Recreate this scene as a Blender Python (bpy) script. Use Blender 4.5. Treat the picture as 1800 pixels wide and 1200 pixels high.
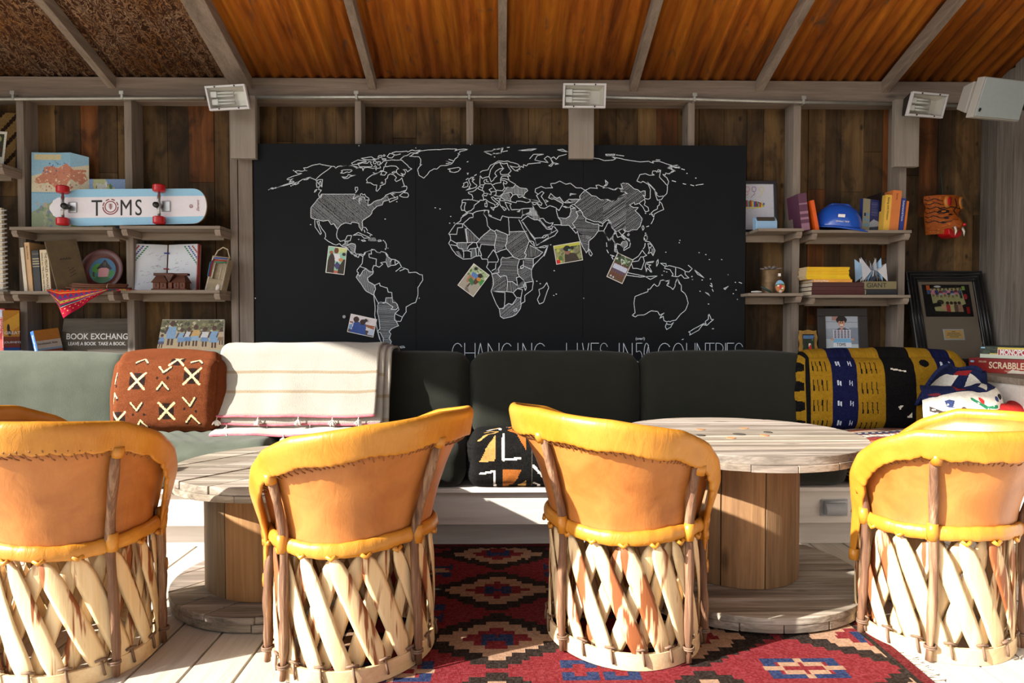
import bpy, bmesh, math, random
import numpy as np
from mathutils import Vector, Matrix, Euler
from math import sin, cos, pi, radians as R

for o in list(bpy.data.objects):
    bpy.data.objects.remove(o)
SC = bpy.context.scene
COL = SC.collection

# ------------------------------------------------------------------ camera, sky, sun, exposure
CAM_H, YAW, PITCH, FPX = 1.02, R(0.95), R(1.62), 1200.0
cam_data = bpy.data.cameras.new('camera')
cam_data.sensor_width = 36.0
cam_data.lens = 36.0 * FPX / 1800.0
cam_data.clip_start = 0.05
cam = bpy.data.objects.new('camera', cam_data)
COL.objects.link(cam)
cam.location = (0, 0, CAM_H)
cam.rotation_euler = (pi / 2 - PITCH, 0, -YAW)
SC.camera = cam

world = bpy.data.worlds.new('sky')
SC.world = world
world.use_nodes = True
wn = world.node_tree
wn.nodes.clear()
w_out = wn.nodes.new('ShaderNodeOutputWorld')
w_bg = wn.nodes.new('ShaderNodeBackground')
w_sky = wn.nodes.new('ShaderNodeTexSky')
SUN_DIR = Vector((0.9, 0.42, 0)).normalized() * cos(R(28)) + Vector((0, 0, -sin(R(28))))   # where the light travels
try:
    w_sky.sky_type = 'NISHITA'
    w_sky.sun_disc = False
    w_sky.sun_elevation = R(28)
    w_sky.sun_rotation = math.atan2(-SUN_DIR.x, -SUN_DIR.y)
    w_sky.air_density = 1.0
    w_sky.dust_density = 3.0
except Exception:
    pass
w_bg.inputs['Strength'].default_value = 0.235
w_mix = wn.nodes.new('ShaderNodeMixRGB')
w_mix.inputs[0].default_value = 0.85
w_bw = wn.nodes.new('ShaderNodeRGBToBW')
wn.links.new(w_sky.outputs[0], w_bw.inputs[0])
wn.links.new(w_sky.outputs[0], w_mix.inputs[1])
wn.links.new(w_bw.outputs[0], w_mix.inputs[2])
wn.links.new(w_mix.outputs[0], w_bg.inputs[0])
wn.links.new(w_bg.outputs[0], w_out.inputs[0])

sun_data = bpy.data.lights.new('sun', 'SUN')
sun_data.energy = 14.5
sun_data.angle = R(0.7)
sun_data.color = (1.0, 0.945, 0.86)
sun = bpy.data.objects.new('sun', sun_data)
COL.objects.link(sun)
sun.rotation_euler = SUN_DIR.to_track_quat('-Z', 'Y').to_euler()
sun.location = (-6, -4, 6)

SC.view_settings.view_transform = 'Standard'
SC.view_settings.look = 'None'
SC.view_settings.gamma = 1.0
SC.view_settings.use_curve_mapping = False
SC.view_settings.exposure = 0.0
SC.cycles.max_bounces = 8
SC.cycles.diffuse_bounces = 5
# ------------------------------------------------------------------ helpers
_f = Vector((sin(YAW) * cos(PITCH), cos(YAW) * cos(PITCH), -sin(PITCH)))
_r = Vector((cos(YAW), -sin(YAW), 0))
_u = _r.cross(_f)


def at(px, py, Y):
    """point of the place seen at photo pixel (px, py) on the vertical plane y = Y"""
    d = _f + _r * ((px - 900) / FPX) + _u * ((600 - py) / FPX)
    k = Y / d.y
    return Vector((d.x * k, Y, CAM_H + d.z * k))


def X(px, Y, py=566):
    return at(px, py, Y).x


def Z(py, Y, px=880):
    return at(px, py, Y).z


def lin(c):
    c = c / 255.0
    return c / 12.92 if c <= 0.04045 else ((c + 0.055) / 1.055) ** 2.4


def rgb(r, g, b):
    return (lin(r), lin(g), lin(b))


def tag(o, label=None, cat=None, group=None, kind=None):
    if label: o['label'] = label
    if cat: o['category'] = cat
    if group: o['group'] = group
    if kind: o['kind'] = kind
    return o


def new_bm():
    bm = bmesh.new()
    bm.loops.layers.float_color.new('Col')
    return bm


def paint(bm, faces, col):
    L = bm.loops.layers.float_color['Col']
    c = (col[0], col[1], col[2], 1.0)
    for f in faces:
        for lp in f.loops:
            lp[L] = c


WHITE = (1, 1, 1)


def box(bm, x0, x1, y0, y1, z0, z1, col=WHITE, rot=None, org=None):
    vs = [Vector((x, y, z)) for z in (z0, z1) for y in (y0, y1) for x in (x0, x1)]
    if rot is not None:
        o = Vector(org) if org is not None else Vector((0, 0, 0))
        vs = [rot @ (v - o) + o for v in vs]
    v = [bm.verts.new(p) for p in vs]
    fs = [bm.faces.new([v[i] for i in q]) for q in ((0, 2, 3, 1), (4, 5, 7, 6), (0, 1, 5, 4), (2, 6, 7, 3), (0, 4, 6, 2), (1, 3, 7, 5))]
    paint(bm, fs, col)
    return fs


def prism(bm, pts, h0, h1, col=WHITE, plane='xy'):
    """polygon pts extruded between h0 and h1 along the axis normal to plane"""
    def P(a, b, h):
        return {'xy': (a, b, h), 'xz': (a, h, b), 'yz': (h, a, b)}[plane]
    A = [bm.verts.new(P(a, b, h0)) for a, b in pts]
    B = [bm.verts.new(P(a, b, h1)) for a, b in pts]
    n = len(pts)
    fs = [bm.faces.new(A[::-1]), bm.faces.new(B)]
    for i in range(n):
        fs.append(bm.faces.new((A[i], A[(i + 1) % n], B[(i + 1) % n], B[i])))
    paint(bm, fs, col)
    return fs


def tube(bm, pts, r, n=10, col=WHITE, closed=False, caps=True, flat=1.0):
    pts = [Vector(p) for p in pts]
    m = len(pts)
    rad = r if isinstance(r, (list, tuple)) else [r] * m
    rings = []
    prev = None
    for i, p in enumerate(pts):
        if closed:
            t = pts[(i + 1) % m] - pts[i - 1]
        else:
            t = pts[min(i + 1, m - 1)] - pts[max(i - 1, 0)]
        t.normalize()
        a = prev if prev is not None else (Vector((0, 0, 1)) if abs(t.z) < 0.9 else Vector((1, 0, 0)))
        s = t.cross(a)
        if s.length < 1e-6: s = t.cross(Vector((0, 1, 0)))
        s.normalize()
        q = s.cross(t).normalized()
        prev = q
        rings.append([bm.verts.new(p + s * cos(2 * pi * k / n) * rad[i] + q * sin(2 * pi * k / n) * rad[i] * flat) for k in range(n)])
    fs = []
    for i in range(m if closed else m - 1):
        a, b = rings[i], rings[(i + 1) % m]
        for k in range(n):
            fs.append(bm.faces.new((a[k], a[(k + 1) % n], b[(k + 1) % n], b[k])))
    if not closed and caps:
        fs.append(bm.faces.new(rings[0][::-1]))
        fs.append(bm.faces.new(rings[-1]))
    paint(bm, fs, col)
    return fs


def lathe(bm, prof, n=32, col=WHITE, sx=1.0, sy=1.0, org=(0, 0, 0), axis='z'):
    ox, oy, oz = org
    def P(r, h, a):
        c, s = cos(a) * r * sx, sin(a) * r * sy
        return {'z': (ox + c, oy + s, oz + h), 'y': (ox + c, oy + h, oz + s), 'x': (ox + h, oy + c, oz + s)}[axis]
    rings = [[bm.verts.new(P(max(r, 1e-5), h, 2 * pi * k / n)) for k in range(n)] for r, h in prof]
    fs = []
    for a, b in zip(rings, rings[1:]):
        for k in range(n):
            fs.append(bm.faces.new((a[k], a[(k + 1) % n], b[(k + 1) % n], b[k])))
    fs.append(bm.faces.new(rings[0][::-1]))
    fs.append(bm.faces.new(rings[-1]))
    paint(bm, fs, col)
    return fs


def obj(name, bm, m, parent=None, loc=None, rot=None, smooth=False, bevel=0.0, seg=2, sub=0, solid=0.0):
    bmesh.ops.recalc_face_normals(bm, faces=bm.faces[:])
    me = bpy.data.meshes.new(name)
    bm.to_mesh(me)
    bm.free()
    if m is not None:
        for mm in (m if isinstance(m, (list, tuple)) else [m]):
            me.materials.append(mm)
    if smooth:
        me.polygons.foreach_set('use_smooth', [True] * len(me.polygons))
    o = bpy.data.objects.new(name, me)
    COL.objects.link(o)
    if parent is not None: o.parent = parent
    if loc is not None: o.location = loc
    if rot is not None: o.rotation_euler = rot
    if solid:
        k = o.modifiers.new('thickness', 'SOLIDIFY'); k.thickness = solid; k.offset = 0
    if bevel:
        k = o.modifiers.new('edge', 'BEVEL'); k.width = bevel; k.segments = seg; k.limit_method = 'ANGLE'; k.angle_limit = R(40)
        if smooth is False and seg > 1:
            me.polygons.foreach_set('use_smooth', [True] * len(me.polygons))
            k.harden_normals = True
    if sub:
        k = o.modifiers.new('smooth', 'SUBSURF'); k.levels = sub; k.render_levels = sub
    return o


def thing(name, label, cat, loc=(0, 0, 0), rot=(0, 0, 0), group=None):
    o = bpy.data.objects.new(name, None)
    o.empty_display_size = 0.05
    COL.objects.link(o)
    o.location = loc
    o.rotation_euler = rot
    return tag(o, label, cat, group)


def text(name, s, size, m, parent=None, loc=(0, 0, 0), rot=(pi / 2, 0, 0), sx=1.0, bold=0.0, align='LEFT', shear=0.0, extrude=0.0004, spacing=1.0):
    cu = bpy.data.curves.new(name, 'FONT')
    cu.body = s
    cu.size = size
    cu.align_x = align
    cu.shear = shear
    cu.offset = bold
    cu.extrude = extrude
    cu.space_character = spacing
    cu.resolution_u = 4
    t = bpy.data.objects.new(name + '_source', cu)
    COL.objects.link(t)
    dg = bpy.context.evaluated_depsgraph_get()
    me = bpy.data.meshes.new_from_object(t.evaluated_get(dg), depsgraph=dg)
    bpy.data.objects.remove(t)
    bpy.data.curves.remove(cu)
    for v in me.vertices:
        v.co.x *= sx
    me.name = name
    me.materials.clear()
    me.materials.append(m)
    o = bpy.data.objects.new(name, me)
    COL.objects.link(o)
    o.parent = parent
    o.location = loc
    o.rotation_euler = rot
    return o


# ---- a small painter: coloured cells of a grid (pictures, woven and printed patterns)
class Canvas:
    def __init__(s, w, h, bg=(128, 128, 128), k=1):
        w, h = w * k, h * k                      # k cells per drawing unit
        s.w, s.h = w, h
        s.a = np.zeros((h, w, 3)); s.a[:] = bg
        s.yy, s.xx = (np.mgrid[0:h, 0:w] + 0.5) / k
        s.k = k

    def put(s, m, c):
        s.a[m] = c
        return s

    def rect(s, x0, y0, x1, y1, c):
        return s.put((s.xx >= x0) & (s.xx < x1) & (s.yy >= y0) & (s.yy < y1), c)

    def ell(s, cx, cy, rx, ry, c, ang=0):
        dx, dy = s.xx - cx, s.yy - cy
        ca, sa = cos(R(ang)), sin(R(ang))
        return s.put(((dx * ca + dy * sa) / rx) ** 2 + ((-dx * sa + dy * ca) / ry) ** 2 < 1, c)

    def poly(s, pts, c):
        m = np.zeros((s.h, s.w), bool)
        n = len(pts)
        for i in range(n):
            x1, y1 = pts[i]; x2, y2 = pts[(i + 1) % n]
            if y1 == y2: continue
            k = ((s.yy >= min(y1, y2)) & (s.yy < max(y1, y2)) & (s.xx < (x2 - x1) * (s.yy - y1) / (y2 - y1) + x1))
            m ^= k
        return s.put(m, c)

    def line(s, pts, t, c):
        for (x1, y1), (x2, y2) in zip(pts, pts[1:]):
            dx, dy = x2 - x1, y2 - y1
            L2 = dx * dx + dy * dy + 1e-9
            u = np.clip(((s.xx - x1) * dx + (s.yy - y1) * dy) / L2, 0, 1)
            s.put(np.hypot(s.xx - x1 - u * dx, s.yy - y1 - u * dy) < t / 2, c)
        return s

    def noise(s, amp, seed=0, cell=1):
        r = np.random.RandomState(seed)
        n = r.uniform(-amp, amp, (s.h // cell + 2, s.w // cell + 2, 1))
        n = np.repeat(np.repeat(n, cell, 0), cell, 1)[:s.h, :s.w]
        s.a = np.clip(s.a + n, 0, 255)
        return s

    def blobs(s, n, cols, rmin, rmax, seed=0, box_=None):
        r = random.Random(seed)
        x0, y0, x1, y1 = box_ or (0, 0, s.w / s.k, s.h / s.k)
        for _ in range(n):
            s.ell(r.uniform(x0, x1), r.uniform(y0, y1), r.uniform(rmin, rmax), r.uniform(rmin, rmax), r.choice(cols), r.uniform(0, 180))
        return s

    def linear(s):
        c = s.a / 255.0
        return np.where(c <= 0.04045, c / 12.92, ((c + 0.055) / 1.055) ** 2.4)


def grid_mesh(name, cv, fn, m, parent=None, smooth=True, loc=None, rot=None, solid=0.0, back=None):
    """mesh of cv.w x cv.h cells; fn(u, v) with v = 0 at the bottom gives the point"""
    w, h = cv.w, cv.h
    co = np.empty(((h + 1) * (w + 1), 3))
    k = 0
    for j in range(h + 1):
        for i in range(w + 1):
            co[k] = fn(i / w, 1 - j / h); k += 1
    idx = np.arange((h + 1) * (w + 1)).reshape(h + 1, w + 1)
    q = np.stack([idx[1:, :-1], idx[1:, 1:], idx[:-1, 1:], idx[:-1, :-1]], -1).reshape(-1, 4)
    me = bpy.data.meshes.new(name)
    me.vertices.add(len(co)); me.vertices.foreach_set('co', co.ravel())
    me.loops.add(q.size); me.loops.foreach_set('vertex_index', q.ravel())
    me.polygons.add(len(q))
    me.polygons.foreach_set('loop_start', np.arange(0, q.size, 4))
    me.polygons.foreach_set('loop_total', np.full(len(q), 4))
    me.polygons.foreach_set('use_smooth', np.full(len(q), bool(smooth)))
    me.update()
    ca = me.color_attributes.new('Col', 'FLOAT_COLOR', 'CORNER')
    c = cv.linear().reshape(-1, 3)
    c4 = np.ones((len(c), 4, 4)); c4[:, :, :3] = c[:, None, :]
    ca.data.foreach_set('color', c4.ravel())
    me.materials.append(m)
    o = bpy.data.objects.new(name, me)
    COL.objects.link(o)
    if parent is not None: o.parent = parent
    if loc is not None: o.location = loc
    if rot is not None: o.rotation_euler = rot
    if solid:
        kk = o.modifiers.new('thickness', 'SOLIDIFY'); kk.thickness = solid; kk.offset = 0
    return o


def picture(name, cv, W, H, m, parent=None, loc=(0, 0, 0), rot=(0, 0, 0)):
    """flat picture W x H standing in the local xz plane, facing -y, lower left corner at loc"""
    return grid_mesh(name, cv, lambda u, v: (u * W, 0, v * H), m, parent, False, loc, rot)


def fbm(x, y, z=0.0, seed=0):
    v = 0.0
    for k, (f, a) in enumerate(((1, 1), (2.1, .5), (4.3, .25))):
        v += a * (sin(f * (x * 1.7 + seed) + 1.3 * sin(f * y * 2.1 + seed * 1.7 + k)) + cos(f * (y * 1.9 - z) + 1.1 * sin(f * x * 1.3 + seed + z * 2)))
    return v * 0.3


def soft_box(name, W, D, H, m, r=0.05, bulge=0.02, cell=0.03, cv=None, uvfn=None, parent=None, loc=None, rot=None,
             wrinkle=0.0, seed=0, deform=None, taper=0.0):
    """upholstered cushion: rounded box with domed faces, origin at the middle of its bottom"""
    nx, ny, nz = [max(4, int(round(s / cell))) for s in (W, D, H)]
    bm = new_bm()
    L = bm.loops.layers.float_color['Col']
    cache = {}
    lc = cv.linear() if cv is not None else None

    def vert(i, j, k):
        key = (i, j, k)
        if key in cache: return cache[key]
        a, b, c = 2 * i / nx - 1, 2 * j / ny - 1, 2 * k / nz - 1
        p = Vector((a * W / 2, b * D / 2, c * H / 2))
        inner = Vector((max(-W / 2 + r, min(W / 2 - r, p.x)), max(-D / 2 + r, min(D / 2 - r, p.y)), max(-H / 2 + r, min(H / 2 - r, p.z))))
        d = p - inner
        if d.length > 1e-9: p = inner + d.normalized() * r
        fa, fb, fc = (1 - a * a), (1 - b * b), (1 - c * c)
        p.x += (1 if a > 0 else -1) * (abs(a) ** 4) * fb * fc * bulge * 0.6
        p.y += (1 if b > 0 else -1) * (abs(b) ** 4) * fa ** .5 * fc * bulge
        p.z += (1 if c > 0 else -1) * (abs(c) ** 4) * fa ** .5 * fb * bulge * (1 if c > 0 else 0.1)
        if taper: p.x *= 1 - taper * (c * 0.5 + 0.5)
        if wrinkle:
            e = max(abs(a), abs(b) if abs(b) < abs(c) else 0)
            w_ = wrinkle * fbm(p.x * 9, p.z * 14 + p.y * 11, 0, seed)
            p += (p - inner).normalized() * w_ if d.length > 1e-9 else Vector((0, 0, 0))
        if deform: p = deform(p, a, b, c)
        v = bm.verts.new(p + Vector((0, 0, H / 2)))
        cache[key] = v
        return v

    def face(q, ctr):
        f = bm.faces.new([vert(*t) for t in q])
        if lc is not None:
            a, b, c = ctr
            u, v = uvfn(a, b, c)
            col = lc[min(cv.h - 1, max(0, int((1 - v) * cv.h))), min(cv.w - 1, max(0, int(u * cv.w)))]
            cc = (col[0], col[1], col[2], 1)
        else:
            cc = (1, 1, 1, 1)
        for lp in f.loops: lp[L] = cc

    def nrm(i, j, k):
        return (2 * i / nx - 1, 2 * j / ny - 1, 2 * k / nz - 1)
    for i in range(nx):
        for j in range(ny):
            for k in (0, nz):
                face([(i, j, k), (i + 1, j, k), (i + 1, j + 1, k), (i, j + 1, k)], nrm(i + .5, j + .5, k))
    for i in range(nx):
        for k in range(nz):
            for j in (0, ny):
                face([(i, j, k), (i + 1, j, k), (i + 1, j, k + 1), (i, j, k + 1)], nrm(i + .5, j, k + .5))
    for j in range(ny):
        for k in range(nz):
            for i in (0, nx):
                face([(i, j, k), (i, j + 1, k), (i, j + 1, k + 1), (i, j, k + 1)], nrm(i, j + .5, k + .5))
    return obj(name, bm, m, parent, loc, rot, smooth=True)
# ------------------------------------------------------------------ materials
def nodes(name):
    m = bpy.data.materials.new(name)
    m.use_nodes = True
    nt = m.node_tree
    b = nt.nodes['Principled BSDF']
    return m, nt, b


def N(nt, t, **k):
    n = nt.nodes.new(t)
    for a, v in k.items(): setattr(n, a, v)
    return n


def ramp(nt, stops):
    n = nt.nodes.new('ShaderNodeValToRGB')
    e = n.color_ramp.elements
    while len(e) < len(stops): e.new(0.5)
    for x, (p, c) in zip(e, stops):
        x.position = p
        x.color = (c[0], c[1], c[2], 1) if isinstance(c, tuple) else (c, c, c, 1)
    return n


def coords(nt, scale=(1, 1, 1), rot=(0, 0, 0)):
    t = N(nt, 'ShaderNodeTexCoord')
    mp = N(nt, 'ShaderNodeMapping')
    mp.inputs['Scale'].default_value = scale
    mp.inputs['Rotation'].default_value = rot
    nt.links.new(t.outputs['Object'], mp.inputs['Vector'])
    return mp.outputs[0]


def noise_tex(nt, vec, scale, detail=4, rough=0.55, dist=0.0):
    n = N(nt, 'ShaderNodeTexNoise')
    n.inputs['Scale'].default_value = scale
    n.inputs['Detail'].default_value = detail
    n.inputs['Roughness'].default_value = rough
    n.inputs['Distortion'].default_value = dist
    nt.links.new(vec, n.inputs['Vector'])
    return n.outputs[0]


def mul(nt, a, b, fac=1.0, mode='MULTIPLY'):
    x = N(nt, 'ShaderNodeMixRGB', blend_type=mode)
    x.inputs[0].default_value = fac
    nt.links.new(a, x.inputs[1])
    if hasattr(b, 'is_linked') or hasattr(b, 'links'): nt.links.new(b, x.inputs[2])
    else: x.inputs[2].default_value = (*b, 1)
    return x.outputs[0]


def bump(nt, b, h, strength=0.3, dist=0.01):
    n = N(nt, 'ShaderNodeBump')
    n.inputs['Strength'].default_value = strength
    n.inputs['Distance'].default_value = dist
    nt.links.new(h, n.inputs['Height'])
    nt.links.new(n.outputs[0], b.inputs['Normal'])


def colattr(nt):
    a = N(nt, 'ShaderNodeAttribute', attribute_name='Col')
    return a.outputs['Color']


def plain(name, col, rough=0.6, metal=0.0, var=0.12, scale=8.0, bmp=0.1, tint=False, spec=0.5, coat=0.0):
    m, nt, b = nodes(name)
    v = noise_tex(nt, coords(nt), scale, 5)
    lo = tuple(max(0, c * (1 - var)) for c in col); hi = tuple(min(1, c * (1 + var)) for c in col)
    r = ramp(nt, [(0.3, lo), (0.7, hi)])
    nt.links.new(v, r.inputs[0])
    c = r.outputs[0]
    if tint: c = mul(nt, c, colattr(nt))
    nt.links.new(c, b.inputs['Base Color'])
    b.inputs['Roughness'].default_value = rough
    b.inputs['Metallic'].default_value = metal
    b.inputs['Specular IOR Level'].default_value = spec
    if coat: b.inputs['Coat Weight'].default_value = coat
    if bmp:
        f = noise_tex(nt, coords(nt), scale * 12, 3)
        bump(nt, b, f, bmp, 0.004)
    return m


def painted(name, rough=0.7, weave=0.0, var=0.1, spec=0.3):
    """colour comes from the cells of the mesh"""
    m, nt, b = nodes(name)
    c = colattr(nt)
    v = noise_tex(nt, coords(nt), 60, 4)
    r = ramp(nt, [(0.3, 1 - var), (0.7, 1.0)])
    nt.links.new(v, r.inputs[0])
    nt.links.new(mul(nt, c, r.outputs[0]), b.inputs['Base Color'])
    b.inputs['Roughness'].default_value = rough
    b.inputs['Specular IOR Level'].default_value = spec
    if weave:
        w = N(nt, 'ShaderNodeTexWave'); w.inputs['Scale'].default_value = 120
        w.inputs['Distortion'].default_value = 1.5
        nt.links.new(coords(nt), w.inputs['Vector'])
        bump(nt, b, mul(nt, w.outputs[0], v), weave, 0.003)
    return m


def wood(name, c0, c1, c2, axis='z', rough=0.75, grain=1.0, tint=False, bmp=0.35, knots=True, scale=1.0, streak=None, spec=0.3):
    m, nt, b = nodes(name)
    lo, hi = 1.2 * scale, 22.0 * scale
    sc = {'x': (lo, hi, hi), 'y': (hi, lo, hi), 'z': (hi, hi, lo)}[axis]
    v = coords(nt, sc)
    g = noise_tex(nt, v, 1.0, 6, 0.65, 0.6)
    r = ramp(nt, [(0.28, c0), (0.5, c1), (0.74, c2)])
    nt.links.new(g, r.inputs[0])
    c = r.outputs[0]
    sc2 = {'x': (6 * scale, 150 * scale, 150 * scale), 'y': (150 * scale, 6 * scale, 150 * scale), 'z': (150 * scale, 150 * scale, 6 * scale)}[axis]
    fine = noise_tex(nt, coords(nt, sc2), 1.0, 3, 0.6)
    r2 = ramp(nt, [(0.3, 1 - 0.35 * grain), (0.6, 1.0)])
    nt.links.new(fine, r2.inputs[0])
    c = mul(nt, c, r2.outputs[0])
    if knots:
        sk = {'x': (2.2, 6, 6), 'y': (6, 2.2, 6), 'z': (6, 6, 2.2)}[axis]
        kn = N(nt, 'ShaderNodeTexVoronoi'); kn.inputs['Scale'].default_value = 1.1 * scale
        nt.links.new(coords(nt, sk), kn.inputs['Vector'])
        r3 = ramp(nt, [(0.04, 0.32), (0.11, 1.0)])
        nt.links.new(kn.outputs['Distance'], r3.inputs[0])
        c = mul(nt, c, r3.outputs[0], 0.8)
    if knots and tint and axis == 'z' and scale < .5:
        bl = noise_tex(nt, coords(nt, (9, 9, 4)), 1.0, 4, .6, .8)
        r5 = ramp(nt, [(.36, .42), (.52, 1.0), (.70, 1.25)])
        nt.links.new(bl, r5.inputs[0])
        c = mul(nt, c, r5.outputs[0])
        sp = N(nt, 'ShaderNodeTexVoronoi'); sp.inputs['Scale'].default_value = 7
        nt.links.new(coords(nt, (1.2, 1.2, .7)), sp.inputs['Vector'])
        r6 = ramp(nt, [(.05, .12), (.11, 1.0)])
        nt.links.new(sp.outputs['Distance'], r6.inputs[0])
        c = mul(nt, c, r6.outputs[0], .85)
    if streak:
        s = noise_tex(nt, coords(nt, (26, 26, 3.2)), 1.0, 3, 0.5, 0.5)
        info = N(nt, 'ShaderNodeObjectInfo')
        ad = N(nt, 'ShaderNodeMath', operation='MULTIPLY_ADD')
        nt.links.new(info.outputs['Random'], ad.inputs[0]); ad.inputs[1].default_value = 0.24
        nt.links.new(s, ad.inputs[2])
        r4 = ramp(nt, [(0.715, 0.0), (0.765, 1.0)])
        nt.links.new(ad.outputs[0], r4.inputs[0])
        mx = N(nt, 'ShaderNodeMixRGB')
        nt.links.new(r4.outputs[0], mx.inputs[0]); nt.links.new(c, mx.inputs[1]); mx.inputs[2].default_value = (*streak, 1)
        c = mx.outputs[0]
    if tint: c = mul(nt, c, colattr(nt))
    nt.links.new(c, b.inputs['Base Color'])
    b.inputs['Roughness'].default_value = rough
    b.inputs['Specular IOR Level'].default_value = spec
    bump(nt, b, mul(nt, g, fine), bmp, 0.006)
    return m


def leather(name, c0, c1, rough=0.42, wrinkle=0.35, spec=0.5):
    m, nt, b = nodes(name)
    big = noise_tex(nt, coords(nt), 7, 5, 0.6, 0.5)
    r = ramp(nt, [(0.3, c0), (0.68, c1)])
    nt.links.new(big, r.inputs[0])
    nt.links.new(r.outputs[0], b.inputs['Base Color'])
    fine = noise_tex(nt, coords(nt), 260, 2)
    cr = noise_tex(nt, coords(nt, (1, 1, .35)), 30, 4, 0.6, 1.5)
    ad = mul(nt, cr, fine, 0.25)
    b.inputs['Roughness'].default_value = rough
    b.inputs['Specular IOR Level'].default_value = spec
    bump(nt, b, ad, wrinkle, 0.006)
    return m


def fabric(name, col, rough=0.9, var=0.18, scale=6, weave=0.25, sheen=0.2, tint=False, fold=0.0):
    m, nt, b = nodes(name)
    v = noise_tex(nt, coords(nt), scale, 5, 0.6)
    r = ramp(nt, [(0.3, tuple(c * (1 - var) for c in col)), (0.7, tuple(min(1, c * (1 + var)) for c in col))])
    nt.links.new(v, r.inputs[0])
    c = r.outputs[0]
    if tint: c = mul(nt, c, colattr(nt))
    nt.links.new(c, b.inputs['Base Color'])
    b.inputs['Roughness'].default_value = rough
    b.inputs['Specular IOR Level'].default_value = 0.15
    b.inputs['Sheen Weight'].default_value = sheen
    f = noise_tex(nt, coords(nt), 320, 2)
    if fold:
        w = noise_tex(nt, coords(nt, (2.0, 2.0, .6)), 5, 3, 0.5, 1.2)
        f = mul(nt, f, w, 0.5 + fold * 0.4, 'ADD')
    bump(nt, b, f, weave, 0.01 if fold else 0.003)
    return m


def metal(name, col, rough=0.35):
    m = plain(name, col, rough, 1.0, 0.1, 20, 0.05)
    return m


M = {}
M['plank'] = wood('reclaimed_plank', (.030, .018, .008), (.120, .070, .027), (.225, .145, .065), 'z', tint=True, grain=.55, bmp=.5, scale=.42)
M['stud'] = wood('greywashed_timber', (.16, .13, .105), (.235, .195, .16), (.31, .265, .225), 'z', grain=.5)
M['beam'] = wood('greywashed_beam', (.15, .12, .095), (.24, .185, .145), (.30, .25, .21), 'x', grain=.5)
M['block'] = wood('pale_grey_block', (.24, .21, .175), (.29, .255, .215), (.33, .29, .25), 'z', grain=.3, knots=False)
M['rafter'] = wood('greywashed_rafter', (.17, .13, .10), (.26, .205, .16), (.34, .275, .225), 'y', grain=.5)
M['shelf'] = wood('shelf_timber', (.17, .135, .10), (.26, .215, .17), (.36, .30, .245), 'x', grain=.6)
M['sidewall'] = wood('side_boards', (.10, .088, .076), (.17, .152, .135), (.25, .228, .205), 'z', grain=.9, tint=True)
M['whitewash'] = wood('whitewashed_board', (.55, .50, .45), (.66, .61, .56), (.74, .70, .65), 'x', grain=.15, knots=False, bmp=.15)
M['deck'] = wood('deck_board', (.44, .40, .34), (.55, .50, .44), (.62, .58, .52), 'y', grain=.35, knots=False, tint=True, scale=.9, bmp=.3)
M['spool'] = wood('weathered_spool', (.085, .068, .052), (.31, .265, .215), (.60, .56, .50), 'x', grain=.8, tint=True, bmp=.6)
M['spool_d'] = wood('weathered_spool_turned', (.10, .08, .06), (.30, .25, .20), (.54, .49, .42), 'x', grain=.8, tint=True, bmp=.6)
M['stave'] = wood('spool_stave', (.15, .09, .05), (.30, .19, .105), (.42, .29, .17), 'z', grain=.5, tint=True, knots=True, scale=.8)
M['slat'] = wood('cedar_slat', (.62, .42, .20), (.76, .56, .31), (.84, .68, .43), 'z', grain=.15, knots=True, bmp=.2, streak=(.26, .080, .026), scale=1.3, rough=.6)
M['hoop'] = wood('cedar_hoop', (.58, .38, .18), (.72, .52, .29), (.80, .62, .38), 'x', grain=.2, knots=False, bmp=.15, rough=.6)
M['post'] = wood('bark_post', (.07, .032, .018), (.20, .100, .055), (.52, .34, .20), 'z', grain=.7, bmp=.7, scale=1.6, rough=.65)
M['rim'] = leather('tan_leather_rim', (.44, .165, .013), (.56, .245, .028), .36, .35)
M['panel'] = leather('tan_leather_panel', (.33, .105, .018), (.50, .190, .042), .45, .2)
M['lacing'] = plain('leather_lacing', (.22, .085, .02), .6)
M['cord'] = plain('rawhide_cord', (.17, .10, .06), .7)
M['fab_dark'] = fabric('dark_green_canvas', (.016, .0175, .0125), fold=.35, weave=.25, sheen=.12, var=.12)
M['fab_green'] = fabric('sage_canvas', (.078, .090, .068), fold=.4, weave=.3, sheen=.12, var=.15)
M['cloth'] = painted('printed_cloth', .92, .35, .18, .12)
M['wool'] = fabric('cream_wool', (.37, .345, .295), weave=.9, var=.1, sheen=.3, tint=True)
M['print'] = painted('printed_paper', .45, 0, .04, .4)
M['dull'] = painted('painted_surface', .65, 0, .12, .25)
M['rugm'] = painted('kilim', .95, .5, .22, .05)
M['board'] = plain('blackboard_paint', (.0070, .0086, .0108), .65, var=.12, scale=3, bmp=.05, spec=.15)
M['chalk'] = plain('chalk', (.74, .84, .95), .9, var=.1, scale=60, bmp=0)
M['galv'] = plain('galvanised_steel', (.42, .42, .38), .45, .7, .15, 12, .08)
M['steel'] = plain('cast_steel', (.42, .42, .42), .32, .9, .1, 20, .05)
M['black'] = plain('black_plastic', (.012, .012, .013), .4, bmp=.03)
M['blackwood'] = plain('black_painted_wood', (.012, .011, .012), .33, bmp=.06)
M['grey_plastic'] = plain('grey_enamel', (.34, .36, .38), .45, var=.04, bmp=.03)
M['white_frame'] = plain('white_enamel', (.62, .62, .63), .4, var=.05, bmp=.03)
M['lamp_tube'] = plain('frosted_tube', (.72, .72, .68), .3, var=.03, bmp=0)
M['reflector'] = plain('lamp_reflector', (.66, .62, .55), .35, .15, .06, 10, .03)
M['speaker'] = plain('speaker_cabinet', (.30, .29, .26), .6, var=.04, bmp=.08)
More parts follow.
